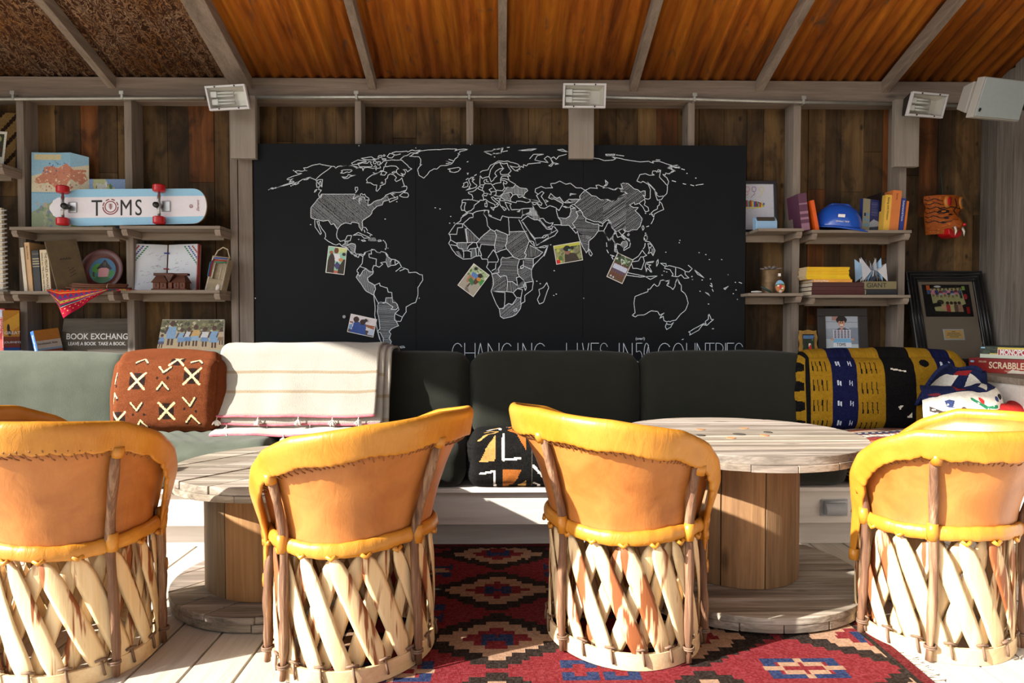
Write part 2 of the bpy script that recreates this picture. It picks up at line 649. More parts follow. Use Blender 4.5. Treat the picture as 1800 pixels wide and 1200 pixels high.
M['grille'] = plain('speaker_grille', (.30, .345, .345), .7, var=.03, scale=60, bmp=.25)
M['paper'] = plain('book_pages', (.62, .55, .42), .85, var=.1, scale=40)
M['ink_white'] = plain('white_lettering', (.80, .80, .78), .6, var=.03, bmp=0)
M['ink_black'] = plain('black_lettering', (.010, .010, .012), .6, var=.03, bmp=0)
M['ink_red'] = plain('dark_red_lettering', (.22, .012, .018), .5, var=.03, bmp=0)
M['ink_cream'] = plain('cream_lettering', (.72, .62, .42), .6, var=.03, bmp=0)
M['ink_blue'] = plain('blue_lettering', (.10, .25, .50), .6, var=.03, bmp=0)
M['wheel'] = plain('red_urethane', (.48, .008, .012), .3, var=.05, bmp=.02)
M['copper'] = plain('rusty_plug', (.42, .19, .08), .8, var=.3, scale=30)
M['hole'] = plain('hole_shadowed_wood', (.05, .04, .03), .95)
M['rope'] = plain('jute_rope', (.52, .44, .30), .95, var=.2, scale=60, bmp=.5)
M['burlap'] = plain('burlap', (.30, .245, .16), .95, var=.2, scale=50, bmp=.6)
M['tassel'] = plain('white_tassel', (.78, .74, .66), .95, var=.1, scale=50, bmp=.6)
M['pink'] = plain('pink_edging', (.60, .16, .20), .9, var=.25, scale=50, bmp=.5)
M['hat'] = plain('blue_hard_plastic', (.008, .085, .50), .22, var=.03, bmp=0, coat=.5)
M['cinnamon'] = plain('cinnamon_bark', (.13, .045, .018), .8, var=.3, scale=40, bmp=.4)
M['carved'] = wood('carved_dark_wood', (.04, .014, .008), (.10, .035, .018), (.16, .06, .03), 'x', grain=.5, bmp=.5, tint=True, rough=.5)
M['tin'] = plain('aged_brass_tin', (.15, .095, .045), .5, .5, .3, 25, .2)
M['succulent'] = plain('grey_succulent', (.20, .17, .16), .7, var=.25, scale=30)


def glass_mat():
    m, nt, b = nodes('clear_pane')
    b.inputs['Base Color'].default_value = (.95, .97, .97, 1)
    b.inputs['Roughness'].default_value = .06
    b.inputs['Transmission Weight'].default_value = 1.0
    b.inputs['IOR'].default_value = 1.1
    return m


M['glass'] = glass_mat()


def rust(name, stops, flake=False):
    m, nt, b = nodes(name)
    v = noise_tex(nt, coords(nt, (3.0, .55, .55)), 3.2, 8, 0.68, 0.7)
    r = ramp(nt, stops)
    nt.links.new(v, r.inputs[0])
    c = r.outputs[0]
    if flake:
        f = noise_tex(nt, coords(nt, (1.6, .8, .8)), 20, 4, 0.55, 2.4)
        r2 = ramp(nt, [(0.47, 0.0), (0.50, 1.0), (0.535, 1.0), (0.56, 0.0)])
        nt.links.new(f, r2.inputs[0])
        f2 = noise_tex(nt, coords(nt), 3, 3)
        r3 = ramp(nt, [(0.35, (.30, .13, .03)), (0.65, (.42, .30, .20))])
        nt.links.new(f2, r3.inputs[0])
        mx = N(nt, 'ShaderNodeMixRGB')
        nt.links.new(r2.outputs[0], mx.inputs[0]); nt.links.new(c, mx.inputs[1]); nt.links.new(r3.outputs[0], mx.inputs[2])
        c = mx.outputs[0]
    else:
        s = noise_tex(nt, coords(nt, (26, 1.1, 1.1)), 1.0, 6, 0.7, 0.5)
        r2 = ramp(nt, [(0.35, .60), (0.6, 1.0), (.72, 1.3)])
        nt.links.new(s, r2.inputs[0])
        c = mul(nt, c, r2.outputs[0])
        # grey-green weathering where the zinc is still there
        k = noise_tex(nt, coords(nt, (5, 1.6, 1.6)), 2.2, 6, 0.7, 1.0)
        r3 = ramp(nt, [(0.60, 0.0), (0.68, .75)])
        nt.links.new(k, r3.inputs[0])
        mx = N(nt, 'ShaderNodeMixRGB')
        nt.links.new(r3.outputs[0], mx.inputs[0]); nt.links.new(c, mx.inputs[1]); mx.inputs[2].default_value = (.085, .065, .045, 1)
        c = mx.outputs[0]
    nt.links.new(c, b.inputs['Base Color'])
    b.inputs['Roughness'].default_value = .75
    b.inputs['Specular IOR Level'].default_value = .2
    bump(nt, b, v, .4, .01)
    return m


M['rust'] = rust('rusty_corrugated_iron', [(.30, (.14, .035, .006)), (.48, (.40, .110, .009)), (.62, (.50, .165, .012)), (.8, (.30, .08, .009))])
M['rust_dark'] = rust('dark_flaking_iron', [(.3, (.035, .014, .008)), (.6, (.075, .030, .015)), (.8, (.11, .05, .02))], True)
# ------------------------------------------------------------------ chalk drawing on the blackboard (strokes)
MAP_TILES = {'A': (460, 250, 10), 'B': (600, 250, 10), 'C': (530, 330, 10), 'D': (600, 430, 6.317), 'E': (720, 250, 10),
             'F': (800, 270, 10.907), 'G': (780, 360, 5.714), 'H': (920, 300, 8), 'I': (840, 250, 4.5),
             'J': (1060, 290, 8.572), 'K': (1050, 400, 7.2), 'L': (1090, 480, 8.182)}
MAP_LINES = '''
A 120,835 160,815 200,820 240,795 280,795 330,775 420,755 520,725 640,700 690,670 720,650 770,640 860,625 900,640 950,660
A 130,830 180,800 230,810 300,785 350,765 440,735 540,710 570,690 540,680 480,705 520,660 560,632 500,660 445,655 450,640 540,600 630,575 710,545 630,548 580,512 640,500 710,510 760,495 800,500 765,490 735,450 800,445 890,405 1020,378 1050,392 1150,410 1280,425 1300,455 1340,425 1390,415 1420,422 1510,400 1520,420 1560,410 1600,415 1680,450 1720,440
A 560,740 600,745 655,715 620,700 580,735
A 740,660 800,655 860,610 790,630 740,655
A 1230,425 1190,460 1080,540 1010,595 950,660 975,700 1000,730 1060,785 1070,655 1020,655 980,665 960,720 970,790 1020,780 1010,700 1040,680 1050,770
A 925,880 940,840 975,825 950,860 925,880
A 1010,780 1000,830 1050,840 1020,880 1000,910 1010,960 1040,975 1060,910
A 1400,500 1440,485 1580,485 1590,500 1540,530 1500,520 1440,545 1385,540 1420,520 1400,500
A 1410,605 1450,635 1510,635 1560,600 1650,575 1590,585 1520,565 1510,595 1470,615 1410,605
B 0,425 110,400 120,420 170,405 280,435 260,460 310,445 370,450 380,500 400,450 460,440 560,460 600,450 610,490 620,460 690,450 680,420
B 180,365 290,310 430,325 440,345 380,345 290,370 290,385 200,395 180,365
B 300,385 370,360 460,370 480,340 530,345 510,370 540,400 540,425 430,430 320,430 300,390
B 350,280 530,255 570,285 620,295 590,310 460,310 400,300 350,280
B 640,265 660,235 710,230 710,265 640,265
B 730,240 750,215 770,230 755,248 730,240
B 715,285 785,290 780,310 725,310 715,285
B 560,340 600,325 620,350 600,380 570,375 560,340
B 640,340 690,345 670,400 640,395 640,340
B 690,385 740,335 800,320 880,310 960,315 1060,310 1100,350 1160,400 1190,440 1240,468 1200,490 1165,520 1140,480 1085,480 1110,490 1130,530 1110,570 1050,545 1095,600 1030,580 980,545 965,500 985,470 1010,465 960,420 860,415 790,430 770,400 800,350
B 805,250 850,195 900,205 935,225 890,275 840,272 805,250
B 890,185 960,165 1060,165 1150,155 1165,170 1240,135 1300,150 1390,135 1350,165 1300,190 1220,185 1150,235 1060,240 1110,240 1040,295 1060,320
B 900,200 950,225 1040,205
B 560,300 640,290 660,290
B 570,430 600,410 620,440 580,455
B 690,500 740,500 750,430 770,430
B 560,535 600,550 690,515 740,510 800,530 760,580 690,570 710,530
B 690,505 620,550 540,575 470,625 440,660 460,690 440,712 510,710 570,750 625,750 610,850 630,860 690,790 680,765 770,730 780,680 770,655 810,630 820,580 860,555 920,570 970,620 940,660 965,690 1030,660 1065,625 1085,700 1110,765 1060,785 1145,770 1155,800 1140,840 1030,880 910,878 850,900 780,930
B 890,530 930,510 960,525 910,545 890,530
B 695,720 735,720 715,695 695,720
B 1140,840 1100,885 1165,890 1185,930 1165,965 1085,965 1020,938 1100,870
B 780,935 750,970 820,955 850,1055 900,1030 990,990 990,950 950,975 870,905
B 830,1010 880,985 950,975
B 900,900 950,905 900,910
B 250,885 270,860 290,830 285,790 245,790 245,840 260,855
B 240,910 320,945 350,955 400,970 420,1020 460,1010 490,1020 480,980 430,950 410,910 380,925 360,900 335,910 340,940
B 350,960 310,990 310,1060 345,1105 350,1030 355,970
B 205,990 240,905
C 360,110 935,110 960,120 1030,145 1110,165 1120,220 1170,215 1165,310 1230,285 1270,245 1330,220 1400,205 1450,170 1520,150 1530,215 1440,240 1420,300 1330,320 1260,385 1240,410 1235,450 1190,500 1080,570 1065,600 1080,690 1060,755 1010,680 1010,630 960,610 880,605 870,635 770,615 690,655 635,730 600,680 570,630 520,645 470,568 380,585 320,570 200,540 165,520 165,350 290,190 320,170 350,110
C 910,190 930,190 970,160 1040,140 1030,205 1015,250 1045,305 1045,190 1080,150
C 635,730 615,820 625,880 680,940 770,915 805,840 880,838 855,930 820,935 760,940 770,975 730,1000 720,1025
C 235,550 235,650 240,690 290,760 330,820 350,800 320,720 270,590 310,590 310,640 360,720 420,800 425,860 405,890 470,940 560,990 610,1005 665,980 720,1030 800,1050 880,1160 970,1190
C 905,835 1000,785 1170,860 1200,880 1100,885 1050,835 980,825 905,835
C 1050,920 1100,915 1130,935 1080,940 1050,920
C 1345,920 1390,915 1405,935 1350,945 1345,920
C 1100,695 1130,700 1160,750
C 1100,740 1115,780
C 1150,780 1240,830
C 1460,940 1490,990 1490,1060 1475,1085
C 800,1010 875,975 940,990 950,1020 935,1130 960,1165 1050,1165 1100,1185 1130,1130 1220,1100 1230,1080 1280,1085 1320,1130 1380,1140 1400,1115 1480,1140 1520,1190
D 60,45 100,75 150,125 190,140 200,110 240,130 260,85 330,60 335,105 305,100 310,140 390,160 385,230
D 240,130 230,210 175,280 175,300 190,310 165,360 230,450 270,510 360,560
D 330,60 370,55 400,85 430,90 445,75 490,90 505,125 550,160 600,165 640,190 670,250 740,275 750,310 830,305 870,330 900,335 905,390 850,475 850,560 825,640 780,655 720,690 720,745 680,800 660,850 610,850 635,900 560,930 530,965 550,990 530,1040 555,1075 540,1130 600,1185 655,1185
D 205,240 275,265 240,290 205,350 190,330
D 275,265 310,300 355,300 350,320 290,370 300,410 340,430 370,450 380,490 365,530 360,560
D 355,300 345,270 360,230 390,235 420,250 460,215 435,200 490,190 500,200 520,250 550,230 600,225 640,195 600,170
D 370,450 425,425 430,455 510,480 520,525 560,530 565,590 495,590 490,640 420,640 400,680
D 365,560 410,645 400,740 420,840 430,930 405,960
D 360,560 375,700 370,780 390,900 400,960 425,1050 465,1110 470,1040 430,970 405,970
D 495,640 575,690 550,715 610,720 630,690 620,660 600,640 570,640 565,590
D 630,690 640,720 595,765 590,830 610,850
D 600,765 680,805
D 605,295 660,250 690,255 700,270 650,290
D 490,640 470,650 440,635 420,640
D 650,1130 690,1125 705,1140 660,1145 650,1130
D 545,190 560,165
D 600,225 595,175
D 410,980 440,1080
E 0,245 165,255 195,300 195,360 180,395 215,390 170,430 140,480 165,580 250,630 310,570 350,510 430,465 480,470 540,415 660,405 740,380 775,335 800,290 850,255 850,225 880,215 850,195 885,180 880,160 940,150 1020,125 950,120 850,130 790,155 830,120 640,118 530,130 420,130 280,140 200,150 130,190 150,200 80,195 20,240
E 640,375 700,370 680,340 640,330 700,350 750,370
E 690,300 770,325
E 670,470 740,460 860,440 900,465 850,515 780,530 700,515 715,490 670,470
E 1320,160 1460,150 1480,120 1560,125 1640,95 1610,135 1610,185 1520,205 1480,190 1440,225 1350,190 1320,160
E 1640,165 1720,150
E 1715,90 1755,88
E 1010,345 1030,338
E 1010,545 1035,540 1020,565
F 135,640 170,600 160,570 230,540 250,580 240,630 180,645 135,640
F 210,500 250,470
F 265,490 320,450 360,450 320,490 375,490 325,525 380,580 420,605 400,640 350,660 210,700 290,650 265,640 300,600 270,540 260,500
F 370,420 410,400
F 410,660 400,690 340,725 250,740 260,765 320,785 340,840 325,885 170,880 135,890 135,960 110,1020 125,1085 180,1085 215,1120 300,1095 360,1040 365,990 460,920 480,890 540,895 580,870 640,920 760,975 770,1020 730,1040 680,1025 735,1085 750,1040 810,1010 835,975 780,930 720,880 690,835 730,830 780,880 850,920 860,980 945,1090 985,1060 900,1010
F 325,885 460,915
F 145,935 205,940 180,1010 180,1080
F 430,660 490,600 550,595 580,570 550,540 560,505 610,490 600,530 640,540
F 430,665 550,720 555,760 520,800 540,830 545,880
F 550,595 520,690
F 470,635 530,655
F 580,570 620,575 690,575 710,600 780,570 880,555 870,500 880,460 900,430 1020,430 1060,430 1015,395 1075,330 1020,250 1000,190
F 475,640 480,360 480,360 520,330 630,310 680,220 760,180 830,140 940,150 1010,140 1060,165 1100,170 1200,200 1240,240 1190,260 1100,250 1050,230 1110,290 1150,325 1210,335 1180,310 1250,300 1220,290 1270,240 1310,270 1310,210 1370,235 1400,195 1510,185 1636,175
F 480,360 480,420 520,475 590,450 650,440 690,540 740,500 750,470 800,430 760,380 780,340 850,290 935,280 860,350 880,400 1015,395
F 650,435 680,310 760,200 850,165 915,270
F 850,165 930,195 1000,180
F 870,500 960,520 1000,550 980,580 930,570 930,540
F 1010,440 1040,520 1160,590 1110,650 1010,650 940,660
F 890,470 950,480 1040,510
F 920,570 945,660 910,710 780,700 710,600
F 710,660 650,690 690,735 780,720
F 690,740 690,790 610,760 550,760
F 790,720 780,790 740,800
F 550,800 600,810 620,770 690,780
F 740,800 850,820 920,760
F 770,860 840,850 860,900 950,905
F 790,980 860,900 870,850
F 925,740 1000,640 1110,660 1160,600 1240,655 1370,670 1390,710 1340,750 1320,800 1210,790 1160,780 1110,790 1060,860 1070,920 960,890 870,830 925,760 1070,740 1110,790
F 1190,790 1220,840 1300,820 1400,870 1560,900 1610,910
F 1070,920 1170,940 1180,910 1260,910 1370,940 1440,920 1440,890
F 960,930 1080,960 1050,990 1080,1075 1160,1070 1240,1070 1290,1055 1440,1045 1500,1040 1460,930 1600,930
F 955,930 1000,1030 1035,1085
F 1290,1070 1290,1190 1430,1120 1440,1045
F 1190,1110 1250,1080 1230,1115 1190,1110
F 500,960 500,960
F 570,950 615,950 610,1020 575,1015 570,950
F 590,910 610,940
F 140,1190 225,1130 330,1150 400,1110 570,1080 650,1090 640,1160 700,1195
F 575,1090 545,1150 580,1195
F 330,1150 345,1195
G 230,75 240,85 175,130 170,160 115,195 50,290 65,310 70,350 50,385 65,410 80,440 125,500 195,545 275,540 320,515 370,510 385,545 440,545 445,590 430,625 480,680 495,740 500,800 475,865 500,930 530,1000 560,1050 570,1120 600,1140 690,1120 725,1100 770,1040 780,990 815,970 815,910 890,850 900,770 885,730 880,650 910,600 1000,510 1045,410 1010,410 930,435 860,360 830,300 755,150
G 60,295 130,295 140,230 190,225 190,190 120,190
G 295,85 295,125 260,130 195,190
G 410,60 400,90 430,130 440,210 470,245
G 445,50 455,110 570,155 590,110 650,125 780,130 790,100 790,40
G 650,125 660,300 640,300 530,250 510,265 470,245 370,330 360,350 200,195
G 665,270 830,265
G 790,170 870,290 920,360 930,410 1050,330 1050,300 1140,250
G 780,160 830,120 840,110 910,150 950,150 1020,220 1085,240 1080,280 1010,330 920,335
G 790,100 860,90 890,30 920,50 955,110 960,140
G 215,240 235,380 135,380 130,410 70,400
G 65,350 130,385
G 235,240 225,240 240,380 290,375 330,380 360,350
G 235,445 250,410 290,380
G 190,465 240,460 270,440 320,435 330,510
G 135,415 150,435 190,440 200,475 200,530
G 230,460 275,470 275,525
G 320,435 350,425 350,510
G 380,510 360,450 375,395 510,405
G 330,385 340,425
G 510,405 520,350 530,310 515,270
G 640,300 635,370 620,410 630,440 520,480 510,410
G 445,530 500,450 520,480 530,500 550,550 540,575 445,575
G 630,440 700,520 620,535 590,525 575,550 575,600 550,640 555,680 490,690
G 525,590 520,640 485,660
G 700,525 760,545 810,540 830,500 810,485 830,440 860,360
G 865,405 930,440 995,475 960,510 900,540 815,535
G 900,540 900,600 885,650 800,610 800,560
G 760,545 740,620 745,690 760,720 800,755 815,780 890,770
G 770,620 800,600 800,630 775,640 770,620
G 490,695 530,685 570,725 600,710 630,715 640,770 690,770 740,810 730,730 760,720
G 640,775 635,870 475,865
G 635,870 700,880 740,840 820,820 810,780 800,750
G 695,880 730,930 775,935 790,850 740,840
G 615,880 615,940 610,1020 650,990 690,1000 730,940
G 475,865 615,880
G 560,1040 600,1040 610,1020
G 775,940 775,1000
G 700,1055 730,1040 735,1060 710,1070 700,1055
G 820,780 830,830 820,860 800,800
G 1035,780 1055,830 1000,980 960,995 940,950 965,900 955,850 1000,830 1035,780
G 870,360 900,370 920,430
H 0,375 80,400 100,430 150,480 190,460 240,520 300,530 370,490 460,520 470,590 490,660 530,700 530,760 430,760
H 100,405 200,420 260,460 250,490 190,455
H 110,440 150,530 220,640 230,700 240,670 280,670 320,720 370,740 420,730 390,780 340,795 320,790 230,690
H 235,715 330,820 400,825 410,780 440,790 485,850 440,910 360,950 180,1050 160,950 80,850 0,730
H 165,945 260,940 290,910 380,890 400,830
H 340,905 360,950
H 185,345 210,330 260,290 290,310 250,360 300,430 330,490
H 210,330 165,300 170,255 250,220 310,245 410,240 390,210 385,180 450,175 510,145 600,190 660,175 740,240 810,240 870,275 940,240 1040,250 1020,205 1060,200 1150,240 1200,240 1290,270 1330,240 1370,260
H 185,350 240,440 265,460
H 310,410 350,430 320,440
H 355,375 385,320 440,370 470,390 510,370 560,440 590,450
H 355,380 400,400 430,395 560,465 500,560 465,530
H 590,440 640,400 800,400 790,360 830,310 870,275 960,350 1020,360 1090,410 1180,400 1240,430 1350,390 1340,370 1440,320
H 590,450 680,450 620,430
H 655,350 660,320 750,330 680,330 655,350
H 580,500 640,520 680,480 720,470 800,395
H 560,500 600,520 660,510 670,570 650,640 600,670 490,660
H 660,490 730,525 680,530
H 720,480 800,550 830,590 840,630 880,670 1000,715 1110,720 1190,680 1240,740 1240,790 1300,850
H 800,560 740,575 770,630 730,700 690,740 730,800 680,810 740,880 760,850 790,960 830,1060 885,1155 915,1110 920,990 1000,920 1050,850 1130,845 1150,880 1200,980 1250,930 1290,850
H 530,765 640,765 680,810
H 880,670 875,710 1000,750 1060,750 1060,850
H 1060,720 1120,745 1110,780 1070,770
H 1120,740 1180,690
H 1130,845 1160,790 1190,730 1230,740
H 920,1110 930,1105 970,1170 950,1200 925,1170 920,1110
H 1150,130 1190,170 1170,210 1130,215 1165,190 1150,130
H 1370,185 1440,175
H 1375,185 1395,230 1370,280 1400,295 1440,300
H 180,1080 300,1080 350,1045 310,1160 290,1200
H 1245,930 1290,1010 1280,1130 1310,1110 1330,1150
I 410,130 440,95 520,95 470,105 450,140 490,150 555,160 525,130 550,110 570,120 600,165 580,190 560,185 590,165 575,130 600,115 620,135 640,110 700,95
I 590,160 640,170 610,175
I 320,65 400,55 465,52 420,65 320,65
I 630,60 670,55 710,75 660,68 630,60
I 920,125 960,130 1000,145 1070,140 1090,130 1060,115 1110,125 1180,140 1290,155 1350,150 1390,165 1380,150 1430,150 1540,185 1580,180 1600,200 1560,195 1510,195 1560,225 1530,240 1500,250
I 1010,95 1085,95 1080,105 1015,105 1010,95
I 1095,100 1155,108
I 1410,138 1440,140
I 50,75 110,70 120,60 200,45 185,85 120,90 110,100 50,75
I 1610,210 1635,217
J 740,130 750,90 800,90 810,110 830,70 870,80 850,180 970,310 970,370
J 870,85 830,105
J 740,130 775,150 700,155 640,130 555,145 510,240 570,265 600,245 680,290 715,370 710,500 680,515 635,505 600,450 635,470 635,390 600,390 570,410 520,370 470,360 380,280 300,270 270,290 300,360 270,370 270,400 320,405 365,430 320,435 240,480 245,500 130,550 50,520 0,520
J 670,255 780,370 790,440 815,430 760,360 690,290 670,255
J 790,440 820,530 880,520 905,485 910,465 840,475 800,440
J 970,370 960,430 905,480
J 970,310 990,250 960,190 930,170 900,140 940,150 945,120 1000,135 1040,90 1090,90 970,40 1040,45 1000,20 1060,10 1130,5 1160,45 1080,40
J 850,545 885,580 915,670 820,710 770,740 765,785 720,730 760,690 820,660 820,620 850,600 850,545
J 750,745 720,730
J 0,345 60,340 160,375 215,345 275,355
J 635,505 560,560 545,575 480,595 470,560 400,600 460,640 530,640 485,690 540,740 590,810 560,920 510,975 440,970 390,1005 340,995 300,955 190,1005 130,940 130,890 60,820 0,850
J 550,580 600,630 640,705 690,690 680,640 620,600 635,560 625,510
J 585,930 605,910 620,950 600,985 585,930
J 365,1050 385,1030 400,1045 380,1065 365,1050
J 190,1005 220,1090 290,1065 230,990
J 300,955 335,1010 290,1050 330,1100 390,1110 415,1190
J 290,1065 350,1150 370,1190
J 20,1010 80,1110 100,1135 135,1100 190,1200
J 190,1030 150,1050 150,1100
J 615,1090 640,1045 670,1080 660,1130 620,1130 615,1090
J 1040,235 1095,250
J 1205,280 1245,290
J 1320,298 1370,312
J 1400,305 1510,287
J 655,930 690,918
J 725,885 750,840 765,800
K 80,45 140,140 165,160 190,120 235,220 220,300 245,310 255,290 240,270 245,200 300,220
K 300,110 380,180 380,230 335,265 335,290 410,245 415,180 330,95
K 300,210 320,175 380,180
K 590,120 620,85 635,140 610,165 590,120
K 605,170 660,180 700,230 730,290 705,355 680,310 640,330 660,290 640,200
K 650,200 690,220 670,260 650,240
K 605,200 600,240 580,270
K 450,405 520,360 570,285 600,330 625,350 580,370 595,430 560,530 500,515 450,515 430,450
K 450,430 520,420 550,370 580,370
K 715,425 620,440 605,480 620,560 630,510 680,565 690,560 650,490 680,470 630,465 640,445 700,440 715,425
K 770,400 770,450 750,490 750,430 770,400
K 370,600 540,625 620,620 760,610 670,655 600,615 390,570
K 800,450 870,455 870,490 910,480 990,500 1050,515 1110,550 1110,590 1160,635 1100,640 1060,595 1020,620 940,610 960,590 920,530 850,515 860,490 800,450
K 990,500 990,605
K 1110,555 1160,560 1200,520 1150,475
K 1230,535 1270,590 1350,635 1290,580 1230,535
K 115,190 120,240
K 120,280 140,320
K 165,345 215,360 180,370 200,400
K 790,710 800,670 840,665 870,675 910,665 900,715
K 985,710 1015,645 1050,715
L 825,75 850,150 880,170 880,250 930,290 960,350 980,430 940,530 860,600 800,675 740,685 720,700 700,690 670,700 630,680 620,620 570,650 600,600 635,570 570,605 540,550 450,540 340,600 250,605 220,630 175,605 215,570 200,430 215,335 330,290 400,265 400,230 430,230 490,155 530,190 555,180 580,105 620,95 670,120 710,100 670,175 730,205 760,235 790,190 800,120 825,75
L 670,715 680,735 730,740 770,705 730,775 670,810 650,770 670,715
L 1280,590 1300,630 1310,665 1345,665 1290,710 1250,750 1190,740 1130,820 1000,890 1010,860 985,845 1080,790 1210,720 1240,740 1225,695 1270,660 1270,600
L 1225,275 1290,325 1265,290 1225,275
L 1490,220 1560,185 1510,235 1490,220
L 1295,175 1325,200 1315,145
L 1325,230 1340,262
L 1325,800 1345,795
L 890,955 912,948
L 1710,130 1750,145
L 1335,800 1345,800
'''
MAP_HATCH = '''
C 40 1.7 360,110 935,110 1030,145 1110,165 1165,310 1270,245 1400,205 1520,150 1530,215 1440,240 1420,300 1330,320 1240,410 1190,500 1080,570 1080,690 1060,755 1010,680 1010,630 880,605 770,615 690,655 635,730 570,630 520,645 470,568 380,585 200,540 165,520 165,350 290,190
C 80 1.2 760,940 830,940 800,1040 725,1030 770,975
C 30 1.2 800,1020 875,975 940,990 935,1150 880,1150 860,1080
C 80 1.2 1180,875 1290,875 1330,935 1230,940 1170,925
D 85 1.4 275,265 350,305 290,370 300,410 370,450 365,560 270,510 165,360 190,330 205,350
D 80 1.4 505,125 550,160 555,230 520,250 490,170
D 2 1.7 420,640 490,640 575,690 550,715 610,720 590,790 635,890 560,930 530,965 555,1075 540,1120 470,1110 430,960 400,740
D 85 2.2 495,590 565,590 620,660 610,720 550,715 575,690 495,640
F 92 1.2 925,740 1000,640 1110,660 1160,600 1240,655 1370,670 1320,800 1160,780 1070,740
F 55 1.2 870,830 925,760 1040,740 1070,920 960,890
F 85 1.2 1440,1045 1500,1040 1550,1100 1610,1190 1400,1190
G 85 1.2 860,90 890,30 920,50 955,110 950,150 910,150
G 85 1.9 225,240 355,345 290,375 240,385
G 85 1.6 135,385 235,385 240,450 190,465 135,415
G 5 1.8 470,250 515,270 530,310 510,400 330,385 370,330
G 10 1.8 530,255 640,300 620,410 550,480 510,430 530,310
G -35 1.9 665,270 830,270 870,350 810,485 830,500 800,540 700,520 620,410 650,300
G 85 2.0 865,405 995,475 960,510 830,530 815,480
G 2 1.9 590,525 750,545 740,690 725,770 640,770 630,715 490,690 575,600
G -35 1.9 495,695 620,710 635,870 480,865
G 85 1.9 640,775 700,775 740,810 800,760 815,820 740,840 690,880 640,870
G 5 1.9 815,540 900,545 885,650 800,600
G -30 1.9 745,650 800,615 880,660 890,770 820,780 760,720
G -40 1.7 565,1050 650,990 690,1000 740,940 775,940 770,1040 700,1115 600,1135 570,1110
G 85 1.6 275,440 320,440 325,515 275,525
G 60 1.2 120,465 150,465 195,540 150,520
H -35 2.2 720,470 870,290 960,350 1090,410 1240,430 1340,380 1440,320 1440,700 1440,830 1310,850 1240,790 1190,690 1110,720 1000,715 880,670
J -35 2.2 275,290 380,280 470,360 570,410 635,400 620,490 545,575 480,595 470,560 400,600 460,640 500,660 490,690 590,810 560,920 510,975 390,1005 300,955 190,1000 60,820 0,850 0,520 130,550 250,500 365,430 270,390
H -38 1.5 670,530 740,530 770,630 690,740 730,800 640,770 530,760 500,680 600,670 660,620
H 3 2.2 740,575 800,560 840,640 875,710 1060,760 1050,850 920,980 760,850 690,740 770,630
H 12 2.2 790,900 960,920 920,990 915,1110 885,1150 830,1060
H 60 1.2 360,370 420,370 510,375 570,460 430,395
H 60 1.2 650,400 790,400 690,460
K 85 1.2 300,190 375,180 375,230 330,260 295,230
K 85 1.2 680,260 725,270 705,350 680,320
'''
MAP_DOTS = '''
L 1150,258 1552,20 1658,130 1628,294 1668,240 1272,442 1180,97 1035,45 1040,90 1300,80
K 1045,160 1037,190 867,310 1288,315 1373,340 1418,403 1574,403 1655,595 1430,650 1440,705 1195,620 1205,655 845,550 878,560 820,600
C 160,645 1470,548 1675,243 1005,905 1520,1058 1440,925 1208,842
A 560,495 515,765 545,750
E 450,1150 535,1170 1492,255
D 490,45 518,38
G 70,115 60,183 105,180 935,765 970,790 1110,660 1105,908 1130,895 1075,400
J 640,725 705,740 1398,195 1265,125 640,1025
'''
# ------------------------------------------------------------------ the pavilion: floor, walls, roof, framing
YW, YP, YB = 3.80, 3.92, 3.765          # stud faces, plank wall, blackboard face
ROOF0, SLOPE = 2.37, 0.345
XL, YF = -4.6, 0.9                      # left rake and front eave of the roof
XR = 2.77                               # right wall
ZL = 0.76                               # ledge height


def roof_z(y): return ROOF0 + SLOPE * (YW - y)


rnd = random.Random(11)

# deck
bm = new_bm()
x = -7.0
while x < 4.2:
    k = rnd.uniform(.88, 1.06)
    box(bm, x + .004, x + .152, -5.0, 3.95, -.04, 0, (k, k * rnd.uniform(.97, 1.0), k * rnd.uniform(.93, 1.0)))
    x += .156
tag(obj('floor', bm, M['deck'], bevel=.002), kind='structure')
bm = new_bm()
box(bm, -7.2, 4.4, -5.2, 4.2, -.10, -.041)
tag(obj('trim_1', bm, M['black']), kind='structure')

# back wall of reclaimed planks
bm = new_bm()
x = -3.4
cols = [(1, 1, 1), (.70, .69, .67), (1.2, 1.15, 1.05), (.9, .86, .8), (1.35, .80, .50), (.52, .50, .50), (1.1, 1.02, .9), (1.3, 1.25, 1.15), (.6, .55, .5)]
while x < 2.86:
    w = rnd.uniform(.088, .145)
    z = -.02
    while z < 2.36:
        h = rnd.uniform(.7, 2.0)
        z1 = min(2.36, z + h)
        if 2.36 - z1 < .2: z1 = 2.36
        c = rnd.choice(cols); k = rnd.uniform(.8, 1.15)
        box(bm, x + .001, x + w - .001, YP + rnd.uniform(0, .006), YP + .03, z + .001, z1 - .001, tuple(q * k for q in c))
        z = z1
    x += w
tag(obj('wall_back', bm, M['plank']), kind='structure')
bm = new_bm(); box(bm, XL, XR + .06, YP + .032, YP + .045, -.04, 2.40)  # added dark sheet that stops sky light leaking through the plank gaps
tag(obj('wall_back_light_seal', bm, M['black']), kind='structure')

# right wall of grey boards
bm = new_bm()
y = YP
first = True
while y > 1.0:
    w = .125 if first else rnd.uniform(.085, .14)
    k = .8 if first else rnd.uniform(.85, 1.2)  # first board tinted darker: corner shade put into its colour
    box(bm, XR + rnd.uniform(0, .004), XR + .03, y - w + .0015, y, -.02, roof_z(y) + .02, (k, k * .98, k * .95))
    y -= w
    first = False
tag(obj('wall_right', bm, M['sidewall']), kind='structure')

